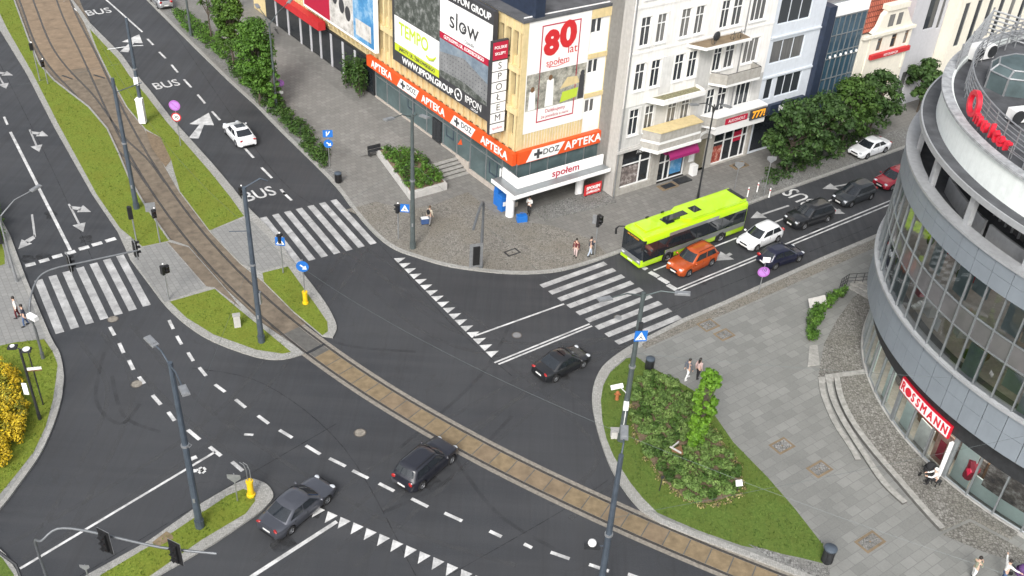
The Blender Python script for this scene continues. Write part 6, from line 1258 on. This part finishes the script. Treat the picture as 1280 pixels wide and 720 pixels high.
for d_ in (-.09,.1): q.tube([(d_,0,1.1),(d_-.02,.05,1.9),(d_-.15,.1,2.3),(d_-.35,.1,2.45)],.025,5)
q.build('bent_rod', M['zinc'], o)
sign_post('small shield-shaped sign seen from behind near the yellow bollard of the island', (297,626), 592, [('back',.85,.75)], .13)
sign_post('small sign seen from behind under the foreground mast arm', (112,728), 706, [('back',.9,.5)], .13)
o = sign_post('bent post with round violet sign and white plates before the dark blue hatchback', (948,367), 322, [('violet',.62,.9),('plate',.95,.55)], .12, face=0); lettering('10', 0, -.08, 2.2, .4, M['black'], o, 0, 1, .001)
sign_post('pale lozenge sign on a thin post between tenement lamp and parked bus', (918,236), 203, [('back',.9,.8)], .12)
sign_post('grey disc sign on a leaning post under the street trees', (954,246), 195, [('back',.92,.8)], .12)
for q_ in ((934,246),(946,240),(961,247)):
    o = thing('bollard', 'white slim kerb bollard behind the bus', 'bollard', G(*q_,.12), 0, 'white kerb bollards behind the bus'); b = MB(); b.tube([(0,0,0),(0,0,.95)],.06,8); b.build('post', M['signw'], o); b = MB(); b.tube([(0,0,.7),(0,0,.8)],.065,8); b.build('reflective_band', M['red'], o)
def bin_(lab, px, m='dark', h=1.0, r=.28):
    o = thing('litter_bin', lab, 'bin', G(*px,.13)); b = MB(); b.lathe([(0,0),(r*.8,0),(r,.1),(r,h*.8),(r*1.08,h*.82),(r*1.08,h*.86),(0,h*.86)],18); b.build('body', M[m], o); b = MB(); b.lathe([(r*1.12,h*.9),(r*1.12,h*.98),(r*.7,h*1.06),(0,h*1.08)],18); b.build('lid', M['steel'], o); b = MB(); 
    for k in range(6): b.tube([(r*1.02*math.cos(k*1.047),r*1.02*math.sin(k*1.047),.1),(r*1.02*math.cos(k*1.047),r*1.02*math.sin(k*1.047),h*.95)],.02,4)
    b.build('slat', M['black'], o)
bin_('dark round litter bin at the top corner of the planted island', (811,462)); bin_('dark round litter bin at the lower right corner of the planted island', (1033,702), h=1.15, r=.32); bin_('square-looking dark litter bin at the end of the hedge', (423,228), 'black', .95)
o = thing('control_cabinet', 'small pale grey control pillar on the grass triangle', 'cabinet', G(297,408,.13), R(20)); b = MB(); b.bb(-.22,.22,-.15,.15,0,.95); b.build('body', M['conc2'], o); b = MB(); b.bb(-.26,.26,-.19,.19,.95,1.02); b.build('lid', M['concrete'], o)
o = thing('control_cabinet', 'low pale meter box in the grass by the kerb of the planted island', 'cabinet', G(769,546,.13), R(5)); b = MB(); b.bb(-.3,.3,-.2,.2,0,.55); b.build('body', M['conc2'], o); b = MB(); b.bb(-.33,.33,-.23,.23,.55,.6); b.build('lid', M['concrete'], o)
# bench by the planter, handrail, info plate, flower-bed markers
o = thing('bench', 'dark slatted bench at the upper end of the angled planter', 'bench', G(469,193,.3), R(35)); b = MB(); b.bb(-.65,.65,-.2,.2,.42,.47); b.build('seat', M['dark'], o); b = MB(); b.bb(-.65,.65,.2,.25,.5,.85); b.build('backrest', M['dark'], o)
for x_ in (-.6,.6): b = MB(); b.bb(x_-.03,x_+.03,-.18,.22,0,.42); b.build('leg', M['dark'], o)
o = thing('handrail', 'dark steel handrail beside the short stairs at the round building', 'railing', G(1048,362,.12)); pr_ = [G(1049,362,.12),G(1058,356,.12),G(1087,354,.3)]; b = MB()
for k in (.35,.65,1.0): b.tube([p_-o.location+V(0,0,k) for p_ in pr_],.025,5)
for i in range(2):
    for k in range(4): q_ = pr_[i].lerp(pr_[i+1],k/3)-o.location; b.tube([q_,q_+V(0,0,1.0)],.025,5)
b.build('rails', M['dark'], o)
o = thing('name_stone', 'pale slanted slab sign set in the narrow hedge by the stairs', 'sign', G(1019,387,.12), R(25)); b = MB(); b.mbox(Matrix.Translation((0,0,.75)) @ Matrix.Rotation(R(-35),4,'X'), (1.5,.08,.7)); b.build('slab', M['conc2'], o); b = MB(); b.bb(-.05,.05,0,.1,0,.7); b.build('post', M['dark'], o)
o = thing('information_plate', 'white information plate on a short post at the edge of the flower bed', 'sign', G(921,615,.13), R(12)); b = MB(); b.mbox(Matrix.Translation((0,0,.75)) @ Matrix.Rotation(R(-40),4,'X'), (.4,.03,.36)); b.build('plate', M['signw'], o); b = MB(); b.tube([(0,0,0),(0,.02,.72)],.025,6); b.build('post', M['dark'], o)
o = thing('bed_marker', 'V-shaped white and brown board lying among the flower-bed shrubs', 'sign', G(842,575,.13)); b = MB(); b.box((0,0,.85),(.8,.06,.1),R(-38)); b.box((.02,.45,.85),(.7,.06,.1),R(48)); b.build('board', M['conc2'], o); b = MB(); b.prism([V(-.2,.1,0),V(.45,-.15,0),V(.4,.5,0)],.6,.8); b.build('panel', M['wood'], o)
o = thing('bed_marker', 'thin dark stake at the lower left rim of the flower bed', 'post', G(824,614,.13)); b = MB(); b.tube([(0,0,0),(.05,.05,1.1)],.03,6); b.build('stake', M['dark'], o); b = MB(); b.box((.05,.05,1.1),(.2,.04,.2)); b.build('plate', M['dark'], o)
o = thing('hydrant', 'small rust-coloured hydrant in the grass near the planted island kerb', 'hydrant', G(771,499,.13)); b = MB(); b.lathe([(.14,0),(.12,.1),(.1,.5),(.14,.55),(.1,.65),(0,.7)],10); rust = mat('rusty_orange',(.35,.12,.04),.8,var=.2); b.build('barrel', rust, o); b = MB(); b.tube([(-.2,0,.42),(.2,0,.42)],.05,8); b.build('outlet', rust, o)
# overhead wires: tram contact wires and span wires
def wire(name, lab, pts, r=.008, sag=.12):
    b = MB(); out = []
    for i in range(len(pts)-1):
        for k in range(6): t = k/6; q = pts[i].lerp(pts[i+1], t); q.z -= sag*4*t*(1-t); out.append(q)
    out.append(pts[-1]); o0 = out[0].copy(); b.tube([q-o0 for q in out], r, 4); o = b.build(name, M['steel2'], None, o0); return tag(o, lab, 'wire')
tops = [V(o_.location.x,o_.location.y,h_*.62) for o_, h_ in LP]
wz = lambda line, z: [V(p_.x,p_.y,z) for p_ in line]
wire('contact_wire', 'thin contact wire running above the single tram track through the junction', wz(CB[4:], 6.2), .009, .03)
wire('span_wire', 'span wire from the leftmost grass to the white-cabinet tram pole', [G(-30,116,5.5), tops[1]])
wire('span_wire', 'span wire between grass triangle tram pole and cobbled corner lamp post', [V(tops[2].x,tops[2].y,7.2), V(tops[3].x,tops[3].y,7.6)])
wire('span_wire', 'span wire from grass triangle tram pole to narrow island lamp post', [V(tops[2].x,tops[2].y,7.), V(tops[4].x,tops[4].y,7.)])
wire('span_wire', 'span wire from cobbled corner lamp post to planted island lamp post', [V(tops[3].x,tops[3].y,7.6), V(tops[5].x,tops[5].y,7.2)])
wire('span_wire', 'span wire from planted island lamp post toward the round building', [V(tops[5].x,tops[5].y,7.), RC+pol(18.4,206,7.6)])
wire('span_wire', 'span wire from nearest lamp post across the slabbed plaza to round building', [V(BB.x,BB.y,7.), RC+pol(18.4,222,7.6)])

# ------------------------------------------------------------------ plants
def leaves(b, rnd, pts, n, rad, sz, flat=.7, mi=0, pw=.45):
    for c, r_ in pts:
        for _ in range(n):
            u = Vector((rnd.gauss(0,1), rnd.gauss(0,1), rnd.gauss(0,1))).normalized()*(r_*rnd.random()**pw)
            p_ = c+Vector((u.x,u.y,u.z*flat)); nrm = (u.normalized()+Vector((rnd.uniform(-.7,.7),rnd.uniform(-.7,.7),rnd.uniform(0,1.1)))).normalized()
            a = nrm.cross(Vector((rnd.random()-.5,rnd.random()-.5,rnd.random()-.5))).normalized(); c2 = nrm.cross(a); s_ = sz*rnd.uniform(.6,1.3)
            b.add([p_-a*s_*.5, p_+c2*s_*.32, p_+a*s_*.55, p_-c2*s_*.32], [(0,1,2,3)], mi)
M.update(leaf_l=m_leaf('lime_green_leaf', (.06,.14,.012), (.12,.25,.02), (.19,.34,.04), 1.2), leaf_m2=m_leaf('fresh_tree_leaf', (.04,.085,.014), (.075,.15,.022), (.13,.23,.035), .8), leaf_d=m_leaf('dark_street_tree_leaf', (.026,.058,.018), (.05,.10,.026), (.09,.16,.036), .7), leaf_m=m_leaf('mid_green_leaf', (.03,.065,.014), (.06,.12,.022), (.11,.19,.035), .7), leaf_b=m_leaf('bright_green_leaf', (.04,.095,.014), (.08,.175,.024), (.14,.26,.04), 1.2), leaf_y=m_leaf('yellow_hedge_leaf', (.36,.25,.012), (.55,.40,.02), (.64,.52,.06), .9), leaf_yg=m_leaf('yellow_green_hedge_leaf', (.12,.13,.015), (.24,.24,.025), (.36,.33,.05), .9), leaf_s=m_leaf('shrub_leaf', (.075,.135,.034), (.135,.22,.055), (.22,.31,.09), 1.3), leaf_h=m_leaf('hedge_leaf', (.025,.06,.012), (.05,.105,.02), (.09,.155,.035), 1.1), dry=m_leaf('dry_rim_leaf', (.16,.13,.05), (.32,.28,.12), (.48,.43,.22), 1.5))
def tree(lab, base, h, rad, cb, m, z=.12, n=90, sz=.28, shape='round', seed=1, group=None, nc=40):
    rnd = random.Random(seed); B = G(*base, z); o = thing('street_tree', lab, 'tree', B, 0, group); b = MB(); pts = []
    b.tube([(0,0,-.1),(.04*h/6,.02,cb*.6),(-.03,.05,cb),(0,0,h*.8)], [.03*h**.75,.024*h**.75,.02*h**.75,.02], 8)
    for i in range(nc):
        t = rnd.random(); zz = cb+(h-cb)*(t**.9)
        prof = {'round': math.sin(math.pi*min(.97,.22+.75*t))**.7, 'cone': (1-t)**.7*.95+.12, 'oval': math.sin(math.pi*(.14+.80*t))**.8, 'column': .75+.25*math.sin(math.pi*t)}[shape]
        a = rnd.uniform(0,6.283); rr = rad*prof*math.sqrt(rnd.uniform(.12,1)); q = Vector((rr*math.cos(a), rr*math.sin(a), zz)); pts.append((q, rad*rnd.uniform(.2,.36)*(1.6 if shape == 'column' else 1.25 if shape == 'oval' else 1)))
        if i % 2 == 0: st = Vector((0,0,cb+(zz-cb)*.45)); b.tube([st, st.lerp(q,.55)+Vector((0,0,.12)), q], [.045,.03,.012], 5)
    b.build('trunk', M['bark'], o); b = MB(); leaves(b, rnd, pts, n, 0, sz); b.build('crown', M[m], o); return o
tree('small thin young tree nearest the picture top in the hedge strip', (264,48), 6.6, 1.2, 1.4, 'leaf_m', n=30, sz=.24, seed=2, nc=26, shape='cone')
tree('tall mottled tree in the hedge strip, second from the picture top', (292,84), 8.2, 1.5, 2.1, 'leaf_m2', n=95, sz=.25, seed=3, nc=125, shape='oval')
tree('tall fresh green tree in the hedge strip, left of the lamp pole', (325,130), 8.4, 1.75, 1.7, 'leaf_b', n=95, sz=.25, seed=4, nc=140, shape='oval')
tree('small bright green tree hugging the lamp pole of the hedge strip', (345,138), 4.2, .9, .8, 'leaf_b', n=55, seed=14, nc=24, shape='round')
for i, (px, h_, r_, m_, lab) in enumerate((((982,216),6.9,2.75,'leaf_d','dark full street tree nearest the tenement shops'),((1016,197),6.6,2.6,'leaf_d','dark broad street tree second from the tenement'),((1051,181),6.7,2.5,'leaf_m','lighter green street tree left of the white parked saloon'),((1086,166),6.3,2.35,'leaf_d','dark street tree just behind the white parked saloon'),((1146,140),5.6,1.9,'leaf_d','far dark street tree beside the curved building edge'))):
    tree(lab, px, h_, r_, 1.7, m_, n=85, sz=.32, seed=20+i, nc=58)
tree('slender bright green young tree standing alone among the bed shrubs', (869,560), 5.9, .62, .7, 'leaf_l', .13, n=110, sz=.2, shape='column', seed=40, nc=78)
def inside(P, x, y):
    c = False; j = len(P)-1
    for i in range(len(P)):
        if (P[i].y > y) != (P[j].y > y) and x < (P[j].x-P[i].x)*(y-P[i].y)/(P[j].y-P[i].y)+P[i].x: c = not c
        j = i
    return c
def bed(name, lab, cat, poly, h0, h1, m, cell=.55, n=38, sz=.17, seed=1, stuff=True, z=.13, mats=None, gap=.06, shell=False):
    rnd = random.Random(seed); b = MB(); xs = [p_.x for p_ in poly]; ys = [p_.y for p_ in poly]; x = min(xs); c0 = Vector((sum(xs)/len(xs), sum(ys)/len(ys), z))
    while x < max(xs):
        y = min(ys)
        while y < max(ys):
            px, py = x+rnd.uniform(-.25,.25), y+rnd.uniform(-.25,.25)
            if inside(poly, px, py) and rnd.random() > gap:
                hh_ = rnd.uniform(h0,h1); r_ = cell*rnd.uniform(.7,1.0); mi = 1 if (mats and rnd.random() < .25) else 0
                leaves(b, rnd, [(Vector((px,py,z+hh_*.5))-c0, r_*(.72 if shell else 1))], n, 0, sz, hh_/(2*r_)*(1.3 if shell else .9), mi, .12 if shell else .45)
                b.tube([Vector((px,py,z))-c0, Vector((px,py,z+hh_*.6))-c0], .03, 4, 2 if mats else 1)
            y += cell
        x += cell
    o = b.build(name, ([M[m], M[mats], M['bark']] if mats else [M[m], M['bark']]), None, c0)
    if stuff: o['kind'] = 'stuff'; o['label'] = lab
    else: tag(o, lab, cat)
    return o
bedp = smooth(Gs([(790,500),(797,478),(815,466),(845,480),(862,500),(888,535),(905,560),(922,590),(926,608),(908,622),(880,629),(855,622),(833,603),(815,578),(800,553),(791,525)], .13), 2)
b = MB(); b.sheet(bedp, .1345); struct('bed_soil', b, M['dirt'])
bed('flower_bed_shrubs', 'rounded rose shrubs filling the planted island bed', 'shrubs', bedp, .4, .62, 'leaf_s', .5, 230, .13, 3, mats='leaf_m', gap=0, shell=True)
rim = smooth(Gs([(790,505),(793,540),(808,572),(828,600),(852,623),(880,632),(912,626),(930,610),(924,586),(905,558),(886,530)], .13), 3); rp = off(rim,.18)+off(rim,-.18)[::-1]
bed('dry_edging_plants', 'pale dry plants edging the bed', 'plants', rp, .12,.25,'dry', .22, 10, .12, 5, gap=.25)
bed('clipped_hedge', 'golden yellow flowering hedge beside the left footway', 'hedge', Gs([(-60,520),(-20,478),(6,462),(22,470),(34,500),(36,530),(26,560),(8,582),(-20,590),(-70,610)], .13), 1.0,1.4,'leaf_y', .45, 120, .15, 6, False, mats='leaf_yg')
bed('clipped_hedge', 'green hedge at the left picture edge next to the curved-arm lamp post', 'hedge', Gs([(-60,240),(-20,250),(0,268),(5,295),(3,315),(-30,320),(-70,290)], .13), 1.2,1.8,'leaf_b', .55, 70, .18, 7, False)
hs1 = Gs([(214,14),(232,16),(262,40),(290,70),(276,76),(250,52),(228,36)], .12); bed('clipped_hedge', 'bright low hedge by the silver parked car in the hedge strip', 'hedge', hs1, .6,.9,'leaf_b', .55, 45, .2, 8, False)
bed('clipped_hedge', 'long dark shrub strip below the street trees along the bus lane', 'hedge', Gs([(284,74),(306,88),(330,112),(352,128),(372,150),(396,176),(412,200),(404,212),(388,196),(364,168),(338,142),(312,116),(290,92)], .12), .5,1.0,'leaf_h', .6, 60, .22, 9, False, mats='leaf_m')
bed('planter_shrubs', 'leafy shrubs filling the concrete planter', 'shrubs', [V(p_.x,p_.y,.735) for p_ in pin], .5,.9,'leaf_b', .5, 60, .18, 10, True, .735, mats='leaf_h')
bed('clipped_hedge', 'narrow green hedge leading down from the stairs handrail', 'hedge', Gs([(1052,364),(1058,370),(1034,388),(1022,408),(1020,428),(1008,428),(1008,404),(1024,380)], .12), .7,1.1,'leaf_b', .36, 90, .17, 11, False, mats='leaf_h', gap=0)
bed('clipped_hedge', 'dark green climbing hedge against the store block beyond the pharmacy', 'hedge', [P(23.6,.2),P(27.5,.2),P(27.5,-1.4),P(23.6,-1.2)], 3.2,4.4,'leaf_h', .6, 150, .25, 12, False, .8)
bed('tree_pit_shrubs', 'dark ground cover under the street trees', 'shrubs', Gs([(955,236),(1060,192),(1062,184),(1100,168),(1090,160),(1040,176),(960,214)], .12), .3,.6,'leaf_d', .6, 26, .25, 13)
# ------------------------------------------------------------------ people
M.update(skin=mat('skin', (.55,.36,.27), .6, var=.05), hair_d=mat('dark_hair', (.02,.015,.012), .6, var=.2), hair_b=mat('brown_hair', (.09,.055,.03), .6, var=.2))
def skinmesh(name, verts, edges, rad, m, parent, sub=1):
    me = bpy.data.meshes.new(name+'_src'); me.from_pydata(verts, edges, []); t = bpy.data.objects.new(name+'_src', me); COL.objects.link(t)
    md = t.modifiers.new('skin', 'SKIN'); md.use_smooth_shade = True
    for i, r_ in enumerate(rad): me.skin_vertices[0].data[i].radius = (r_, r_) if not isinstance(r_, tuple) else r_
    me.skin_vertices[0].data[0].use_root = True
    s_ = t.modifiers.new('sub', 'SUBSURF'); s_.levels = sub; s_.render_levels = sub
    bpy.context.view_layer.update()
    out = bpy.data.meshes.new_from_object(t.evaluated_get(bpy.context.evaluated_depsgraph_get())); bpy.data.objects.remove(t)
    out.materials.clear(); out.materials.append(m); out.name = name; o = bpy.data.objects.new(name, out); COL.objects.link(o); o.parent = parent; return o
def person(lab, px, face, shirt, legs, hair='hair_d', h=1.72, stride=.18, arms='down', long_hair=False, shoes='black', sleeves=True, lean=0, sit=False, z=.12, female=False, group=None, shorts=False):
    B = G(*px, z) if isinstance(px, tuple) else px
    o = thing('person', lab, 'person', B, R(face), group); k = h/1.72; S = lambda *v: Vector(v)*k
    # local: facing +X, left = +Y
    hipz = .50 if sit else .92; lx = lean
    J = dict(pel=S(0,0,hipz), wai=S(lx*.3,0,hipz+.17), che=S(lx*.7,0,hipz+.38), nec=S(lx,0,hipz+.55), hd0=S(lx+.01,0,hipz+.63), hd1=S(lx+.03,0,hipz+.75))
    sw = .165 if female else .19
    for s_, nm in ((1,'l'),(-1,'r')):
        st = stride*s_
        J['sh'+nm] = S(lx*.95,sw*s_,hipz+.49); J['hp'+nm] = S(0,.09*s_,hipz-.04)
        if sit: J['kn'+nm] = S(.42,.11*s_,hipz+.0); J['an'+nm] = S(.45,.11*s_,.08); J['to'+nm] = S(.62,.12*s_,.04)
        else: J['kn'+nm] = S(st*.55+.04,.10*s_,.49); J['an'+nm] = S(st*1.0-.02,.10*s_,.09); J['to'+nm] = S(st*1.0+.15,.12*s_,.035)
        if arms == 'fwd': J['el'+nm] = S(lx+.16,(sw+.05)*s_,hipz+.25); J['wr'+nm] = S(lx+.40,(sw-.02)*s_,hipz+.22)
        elif arms == 'out': J['el'+nm] = S(lx+.12,(sw+.23)*s_,hipz+.48); J['wr'+nm] = S(lx+.26,(sw+.44)*s_,hipz+.52)
        elif arms == 'phone': J['el'+nm] = S(lx+.06,(sw+.05)*s_,hipz+.22); J['wr'+nm] = S(lx+.26,(sw-.10)*s_,hipz+.34)
        else: J['el'+nm] = S(lx-.04-st*.25,(sw+.06)*s_,hipz+.21); J['wr'+nm] = S(lx+.03-st*.5,(sw+.06)*s_,hipz-.04)
        d = (J['wr'+nm]-J['el'+nm]).normalized(); J['pa'+nm] = J['wr'+nm]+d*.075*k
    names = ['pel','wai','che','nec','hd0','hd1']; idx = {}; vs = []; rd = []; es = []
    RD = dict(pel=.125,wai=.115,che=.135,nec=.055,hd0=.085,hd1=.095)
    def av(n, r_): idx[n] = len(vs); vs.append(J[n]); rd.append(r_*k)
    for n in names: av(n, RD[n])
    es += [(0,1),(1,2),(2,3),(3,4),(4,5)]
    for s_ in 'lr':
        for n, r_, p_ in (('sh',.06,'che'),('el',.043,'sh'+s_),('wr',.03,'el'+s_),('pa',.036,'wr'+s_),('hp',.095,'pel'),('kn',.06,'hp'+s_),('an',.04,'kn'+s_)):
            av(n+s_, r_); es.append((idx[p_], idx[n+s_]))
    body = skinmesh('body', vs, es, rd, M['skin'], o)
    # fingers, nose, eyes, ears joined to the body mesh
    q = MB()
    for s_, sg in (('l',1),('r',-1)):
        d = (J['pa'+s_]-J['wr'+s_]).normalized(); side = Vector((1,0,0)) if abs(d.x) < .7 else Vector((0,0,1)); side = (side-d*side.dot(d)).normalized(); up = d.cross(side)
        for i, L in enumerate((.07,.08,.075,.06)):
            b0 = J['pa'+s_]+side*(.03-.02*i)*k; q.tube([b0, b0+d*L*.55*k, b0+d*L*k+up*.012*sg*k], [.011*k,.010*k,.008*k], 6)
        b0 = J['wr'+s_]+side*.03*k+d*.02*k; q.tube([b0, b0+side*.03*k+d*.03*k, b0+side*.035*k+d*.06*k], [.012*k,.011*k,.009*k], 6)
        q.sphere(J['hd1']+S(-.005,.093*sg,-.02), (.02*k,.012*k,.03*k), 6, 4)
        q.sphere(J['hd1']+S(.088,.033*sg,.0), (.008*k,.013*k,.009*k), 6, 4, 1)
    q.sphere(J['hd1']+S(.102,0,-.025), (.018*k,.014*k,.024*k), 6, 4); q.tube([J['hd1']+S(.086,-.025,-.062), J['hd1']+S(.09,.025,-.062)], .007*k, 5, 2)
    ex = q.build('ex', [M['skin'], M['black'], M['red']]); bm = bmesh.new(); bm.from_mesh(body.data); n0 = len(bm.faces); bm.from_mesh(ex.data); bm.faces.ensure_lookup_table()
    for i, f in enumerate(ex.data.polygons): bm.faces[n0+i].material_index = f.material_index; bm.faces[n0+i].smooth = True
    bm.to_mesh(body.data); bm.free(); body.data.materials.append(M['black']); body.data.materials.append(M['red']); bpy.data.objects.remove(ex)
    # clothes
    vs = []; rd = []; es = []; idx = {}
    def cv(n, r_, p_=None): idx[n] = len(vs); vs.append(J[n]); rd.append(r_*k); (es.append((idx[p_], idx[n])) if p_ else None)
    cv('wai',.135); cv('che',.155,'wai'); J['nk2'] = J['che'].lerp(J['nec'],.75); cv('nk2',.075,'che'); J['hem'] = J['pel']+S(0,0,.02); cv('hem',.145,'wai')
    for s_ in 'lr':
        cv('sh'+s_,.078,'che'); J['em'+s_] = J['sh'+s_].lerp(J['el'+s_],.6)
        if sleeves: cv('el'+s_,.058,'sh'+s_); cv('wr'+s_,.045,'el'+s_)
        else: cv('em'+s_,.065,'sh'+s_)
    skinmesh('shirt', vs, es, rd, M[shirt], o)
    vs = []; rd = []; es = []; idx = {}; J['wst'] = J['pel']+S(0,0,.06); cv('wst',.125); cv('pel',.135,'wst')
    for s_ in 'lr':
        cv('hp'+s_,.105,'pel'); J['km'+s_] = J['hp'+s_].lerp(J['kn'+s_],.6)
        if shorts: cv('km'+s_,.09,'hp'+s_)
        else: cv('kn'+s_,.073,'hp'+s_); cv('an'+s_,.055,'kn'+s_)
    skinmesh('trousers', vs, es, rd, M[legs], o)
    for s_ in 'lr':
        q = MB(); q.sphere(J['an'+s_].lerp(J['to'+s_],.5)+S(0,0,-.015), (.14*k,.05*k,.05*k), 8, 6); q.build('shoe', M[shoes], o)
    q = MB(); hc = J['hd1']+S(-.018,0,.02); q.sphere(hc, (.112*k,.104*k,.115*k), 12, 8)
    if long_hair: q.tube([hc+S(-.05,0,-.02), hc+S(-.085,0,-.18), hc+S(-.09,0,-.34)], [.09*k,.09*k,.05*k], 10)
    hr = q.build('hair', M[hair], o)
    return o, J, k
M.update(c_maroon=mat('maroon_cloth',(.10,.012,.018),.9), c_pale=mat('pale_pink_cloth',(.55,.42,.40),.9), c_navy=mat('navy_cloth',(.02,.025,.045),.9), c_jean=mat('light_jeans',(.42,.48,.56),.9), c_blue=mat('blue_jeans',(.06,.10,.2),.9), c_slate=mat('slate_cloth',(.10,.11,.135),.9), c_white=mat('white_cloth',(.72,.72,.70),.9), c_pink=mat('dusty_pink_cloth',(.5,.36,.34),.9), c_black=mat('black_cloth',(.015,.015,.017),.9), c_beige=mat('beige_cloth',(.48,.43,.34),.9), c_grey=mat('grey_cloth',(.2,.2,.21),.9), c_violet=mat('violet_cloth',(.09,.04,.14),.9), c_olive=mat('olive_cloth',(.22,.23,.17),.9), case=mat('blue_suitcase',(.05,.10,.24),.45))
person('person with long dark hair and maroon top waiting by the wide zebra', (719,321), 250, 'c_maroon', 'c_pale', long_hair=True, female=True, h=1.66, stride=.08)
o, J, k = person('person in navy top and light jeans standing beside the double signal', (737,320), 20, 'c_navy', 'c_jean', stride=.2, arms='phone')
person('person in slate shirt and white trousers walking on the slabs', (858,474), 35, 'c_slate', 'c_white', stride=.22, shoes='c_white')
person('person in dusty pink top and black trousers with long dark hair on the slabs', (871,473), 40, 'c_pink', 'c_black', long_hair=True, female=True, h=1.68, stride=.12)
o, J, k = person('person in beige jacket with dark backpack pulling a suitcase', (537,281), 60, 'c_beige', 'c_grey', stride=.16, hair='hair_b')
q = MB(); q.sphere(J['che']+V(-.2,0,.0)*k, (.13,.17,.24), 10, 8); bp_ = q.build('backpack', M['c_black'], o); 
o = thing('suitcase', 'blue and pale wheeled suitcase beside the backpack person', 'suitcase', G(531,280,.12), R(20)); b = MB(); b.bb(-.3,.3,-.17,.17,.08,.55,0); b.bb(-.3,.3,-.171,.171,.55,.62,1); b.build('shell', [M['case'], M['signw']], o); b = MB(); b.tube([(-.15,.15,.6),(-.15,.2,1.0),(.15,.2,1.0),(.15,.15,.6)],.015,5); b.build('handle', M['dark'], o)
for x_ in (-.24,.24): b = MB(); b.tube([(x_,-.1,.05),(x_,.1,.05)],.05,8); b.build('wheel', M['black'], o)
person('person in dark vest and white top standing by the shop entrance', (661,268), 250, 'c_white', 'c_black', stride=.1, arms='phone')
o = thing('shopping_bag', 'blue carrier bag pile on the ground beside the entrance column', 'bag', G(652,276,.13), R(20)); b = MB(); b.prism([V(-.45,-.25,0),V(.4,-.28,0),V(.42,.25,0),V(-.4,.28,0)],0,.55); b.build('bag', M['blue'], o); b = MB(); b.tube([(-.2,-.05,.5),(-.15,0,.8),(.15,0,.8),(.2,-.05,.5)],.02,5); b.build('handle', M['blue'], o)
person('person in white top waiting at the left zebra', (23,397), 200, 'c_white', 'c_maroon', stride=.1, z=.12)
person('person in navy top and blue jeans nearest the curved mast arm', (33,407), 215, 'c_navy', 'c_blue', stride=.16)
person('person in olive top and white trousers looking at phone at the bottom edge', (1214,723), 30, 'c_olive', 'c_white', arms='phone', stride=.18)
o, J, k = person('person in white shirt stretching both arms over a pushchair', (1251,727), 10, 'c_white', 'c_blue', arms='out', stride=.1)
def pram(lab, px, rz, m):
    o = thing('pushchair', lab, 'pushchair', G(*px,.12 if px[1] > 640 else .34), R(rz)); b = MB(); b.lathe([(.0,-.02),(.32,.0),(.33,.3),(.3,.35)],12,(0,0,.5)); b.sphere((-.1,0,.82),(.34,.3,.3),12,8); b.build('seat', M[m], o); b = MB(); b.tube([(-.35,-.25,.2),(.1,-.25,.55),(.55,-.22,1.02),(.55,.22,1.02),(.1,.25,.55),(-.35,.25,.2)],.02,6); b.build('frame', M['dark'], o)
    for x_, y_ in ((-.38,.26),(-.38,-.26),(.32,.28),(.32,-.28)): b = MB(); b.tube([(x_,y_-.03,.15),(x_,y_+.03,.15)],.15,12); b.build('wheel', M['black'], o)
    return o
pram('violet pushchair at the bottom right picture edge', (1272,724), 190, 'c_violet'); pram('black pushchair in front of the seated person under the curved sign', (1158,596), 215, 'c_black')
st = thing('stool', 'low dark stool under the white-hooded person by the shop', 'stool', G(1169,606,.34), R(30)); b = MB(); b.bb(-.22,.22,-.2,.2,.36,.42); b.build('seat', M['dark'], st)
for x_ in (-.18,.18):
    for y_ in (-.15,.15): b = MB(); b.bb(x_-.02,x_+.02,y_-.02,y_+.02,0,.36); b.build('leg', M['dark'], st)
o, J, k = person('person in white hooded top sitting bent forward by the pushchair', G(1168,606,.34), 170, 'c_white', 'c_black', sit=True, arms='fwd', lean=.2, hair='c_white')
person('person in dark coat near the picture top beside the hedge strip', (286,12), 120, 'c_black', 'c_grey', stride=.14)
person('person in red top near the picture top, left of the shopfronts', (297,9), 300, 'c_maroon', 'c_black', stride=.1)
# bicycle leaning by the far shopfront
o = thing('bicycle', 'dark parked bicycle on the footway by the far shopfronts', 'bicycle', G(346,46,.3), R(120))
for x_ in (-.52,.52): b = MB(); b.tube([(x_+.33*math.cos(i*.524),0,.34+.33*math.sin(i*.524)) for i in range(13)],.025,6); b.build('wheel', M['tyre'], o)
b = MB(); b.tube([(-.52,0,.34),(-.1,0,.32),(.35,0,.85),(-.25,0,.82),(-.1,0,.32)],.025,6); b.tube([(.52,0,.34),(.35,0,.95)],.025,6); b.tube([(-.25,0,.82),(-.52,0,.34)],.02,6); b.build('frame', M['dark'], o); b = MB(); b.sphere((-.27,0,.95),(.13,.07,.04),8,5); b.build('saddle', M['black'], o); b = MB(); b.tube([(.3,-.25,1.0),(.36,0,.98),(.3,.25,1.0)],.018,5); b.build('handlebar', M['dark'], o)
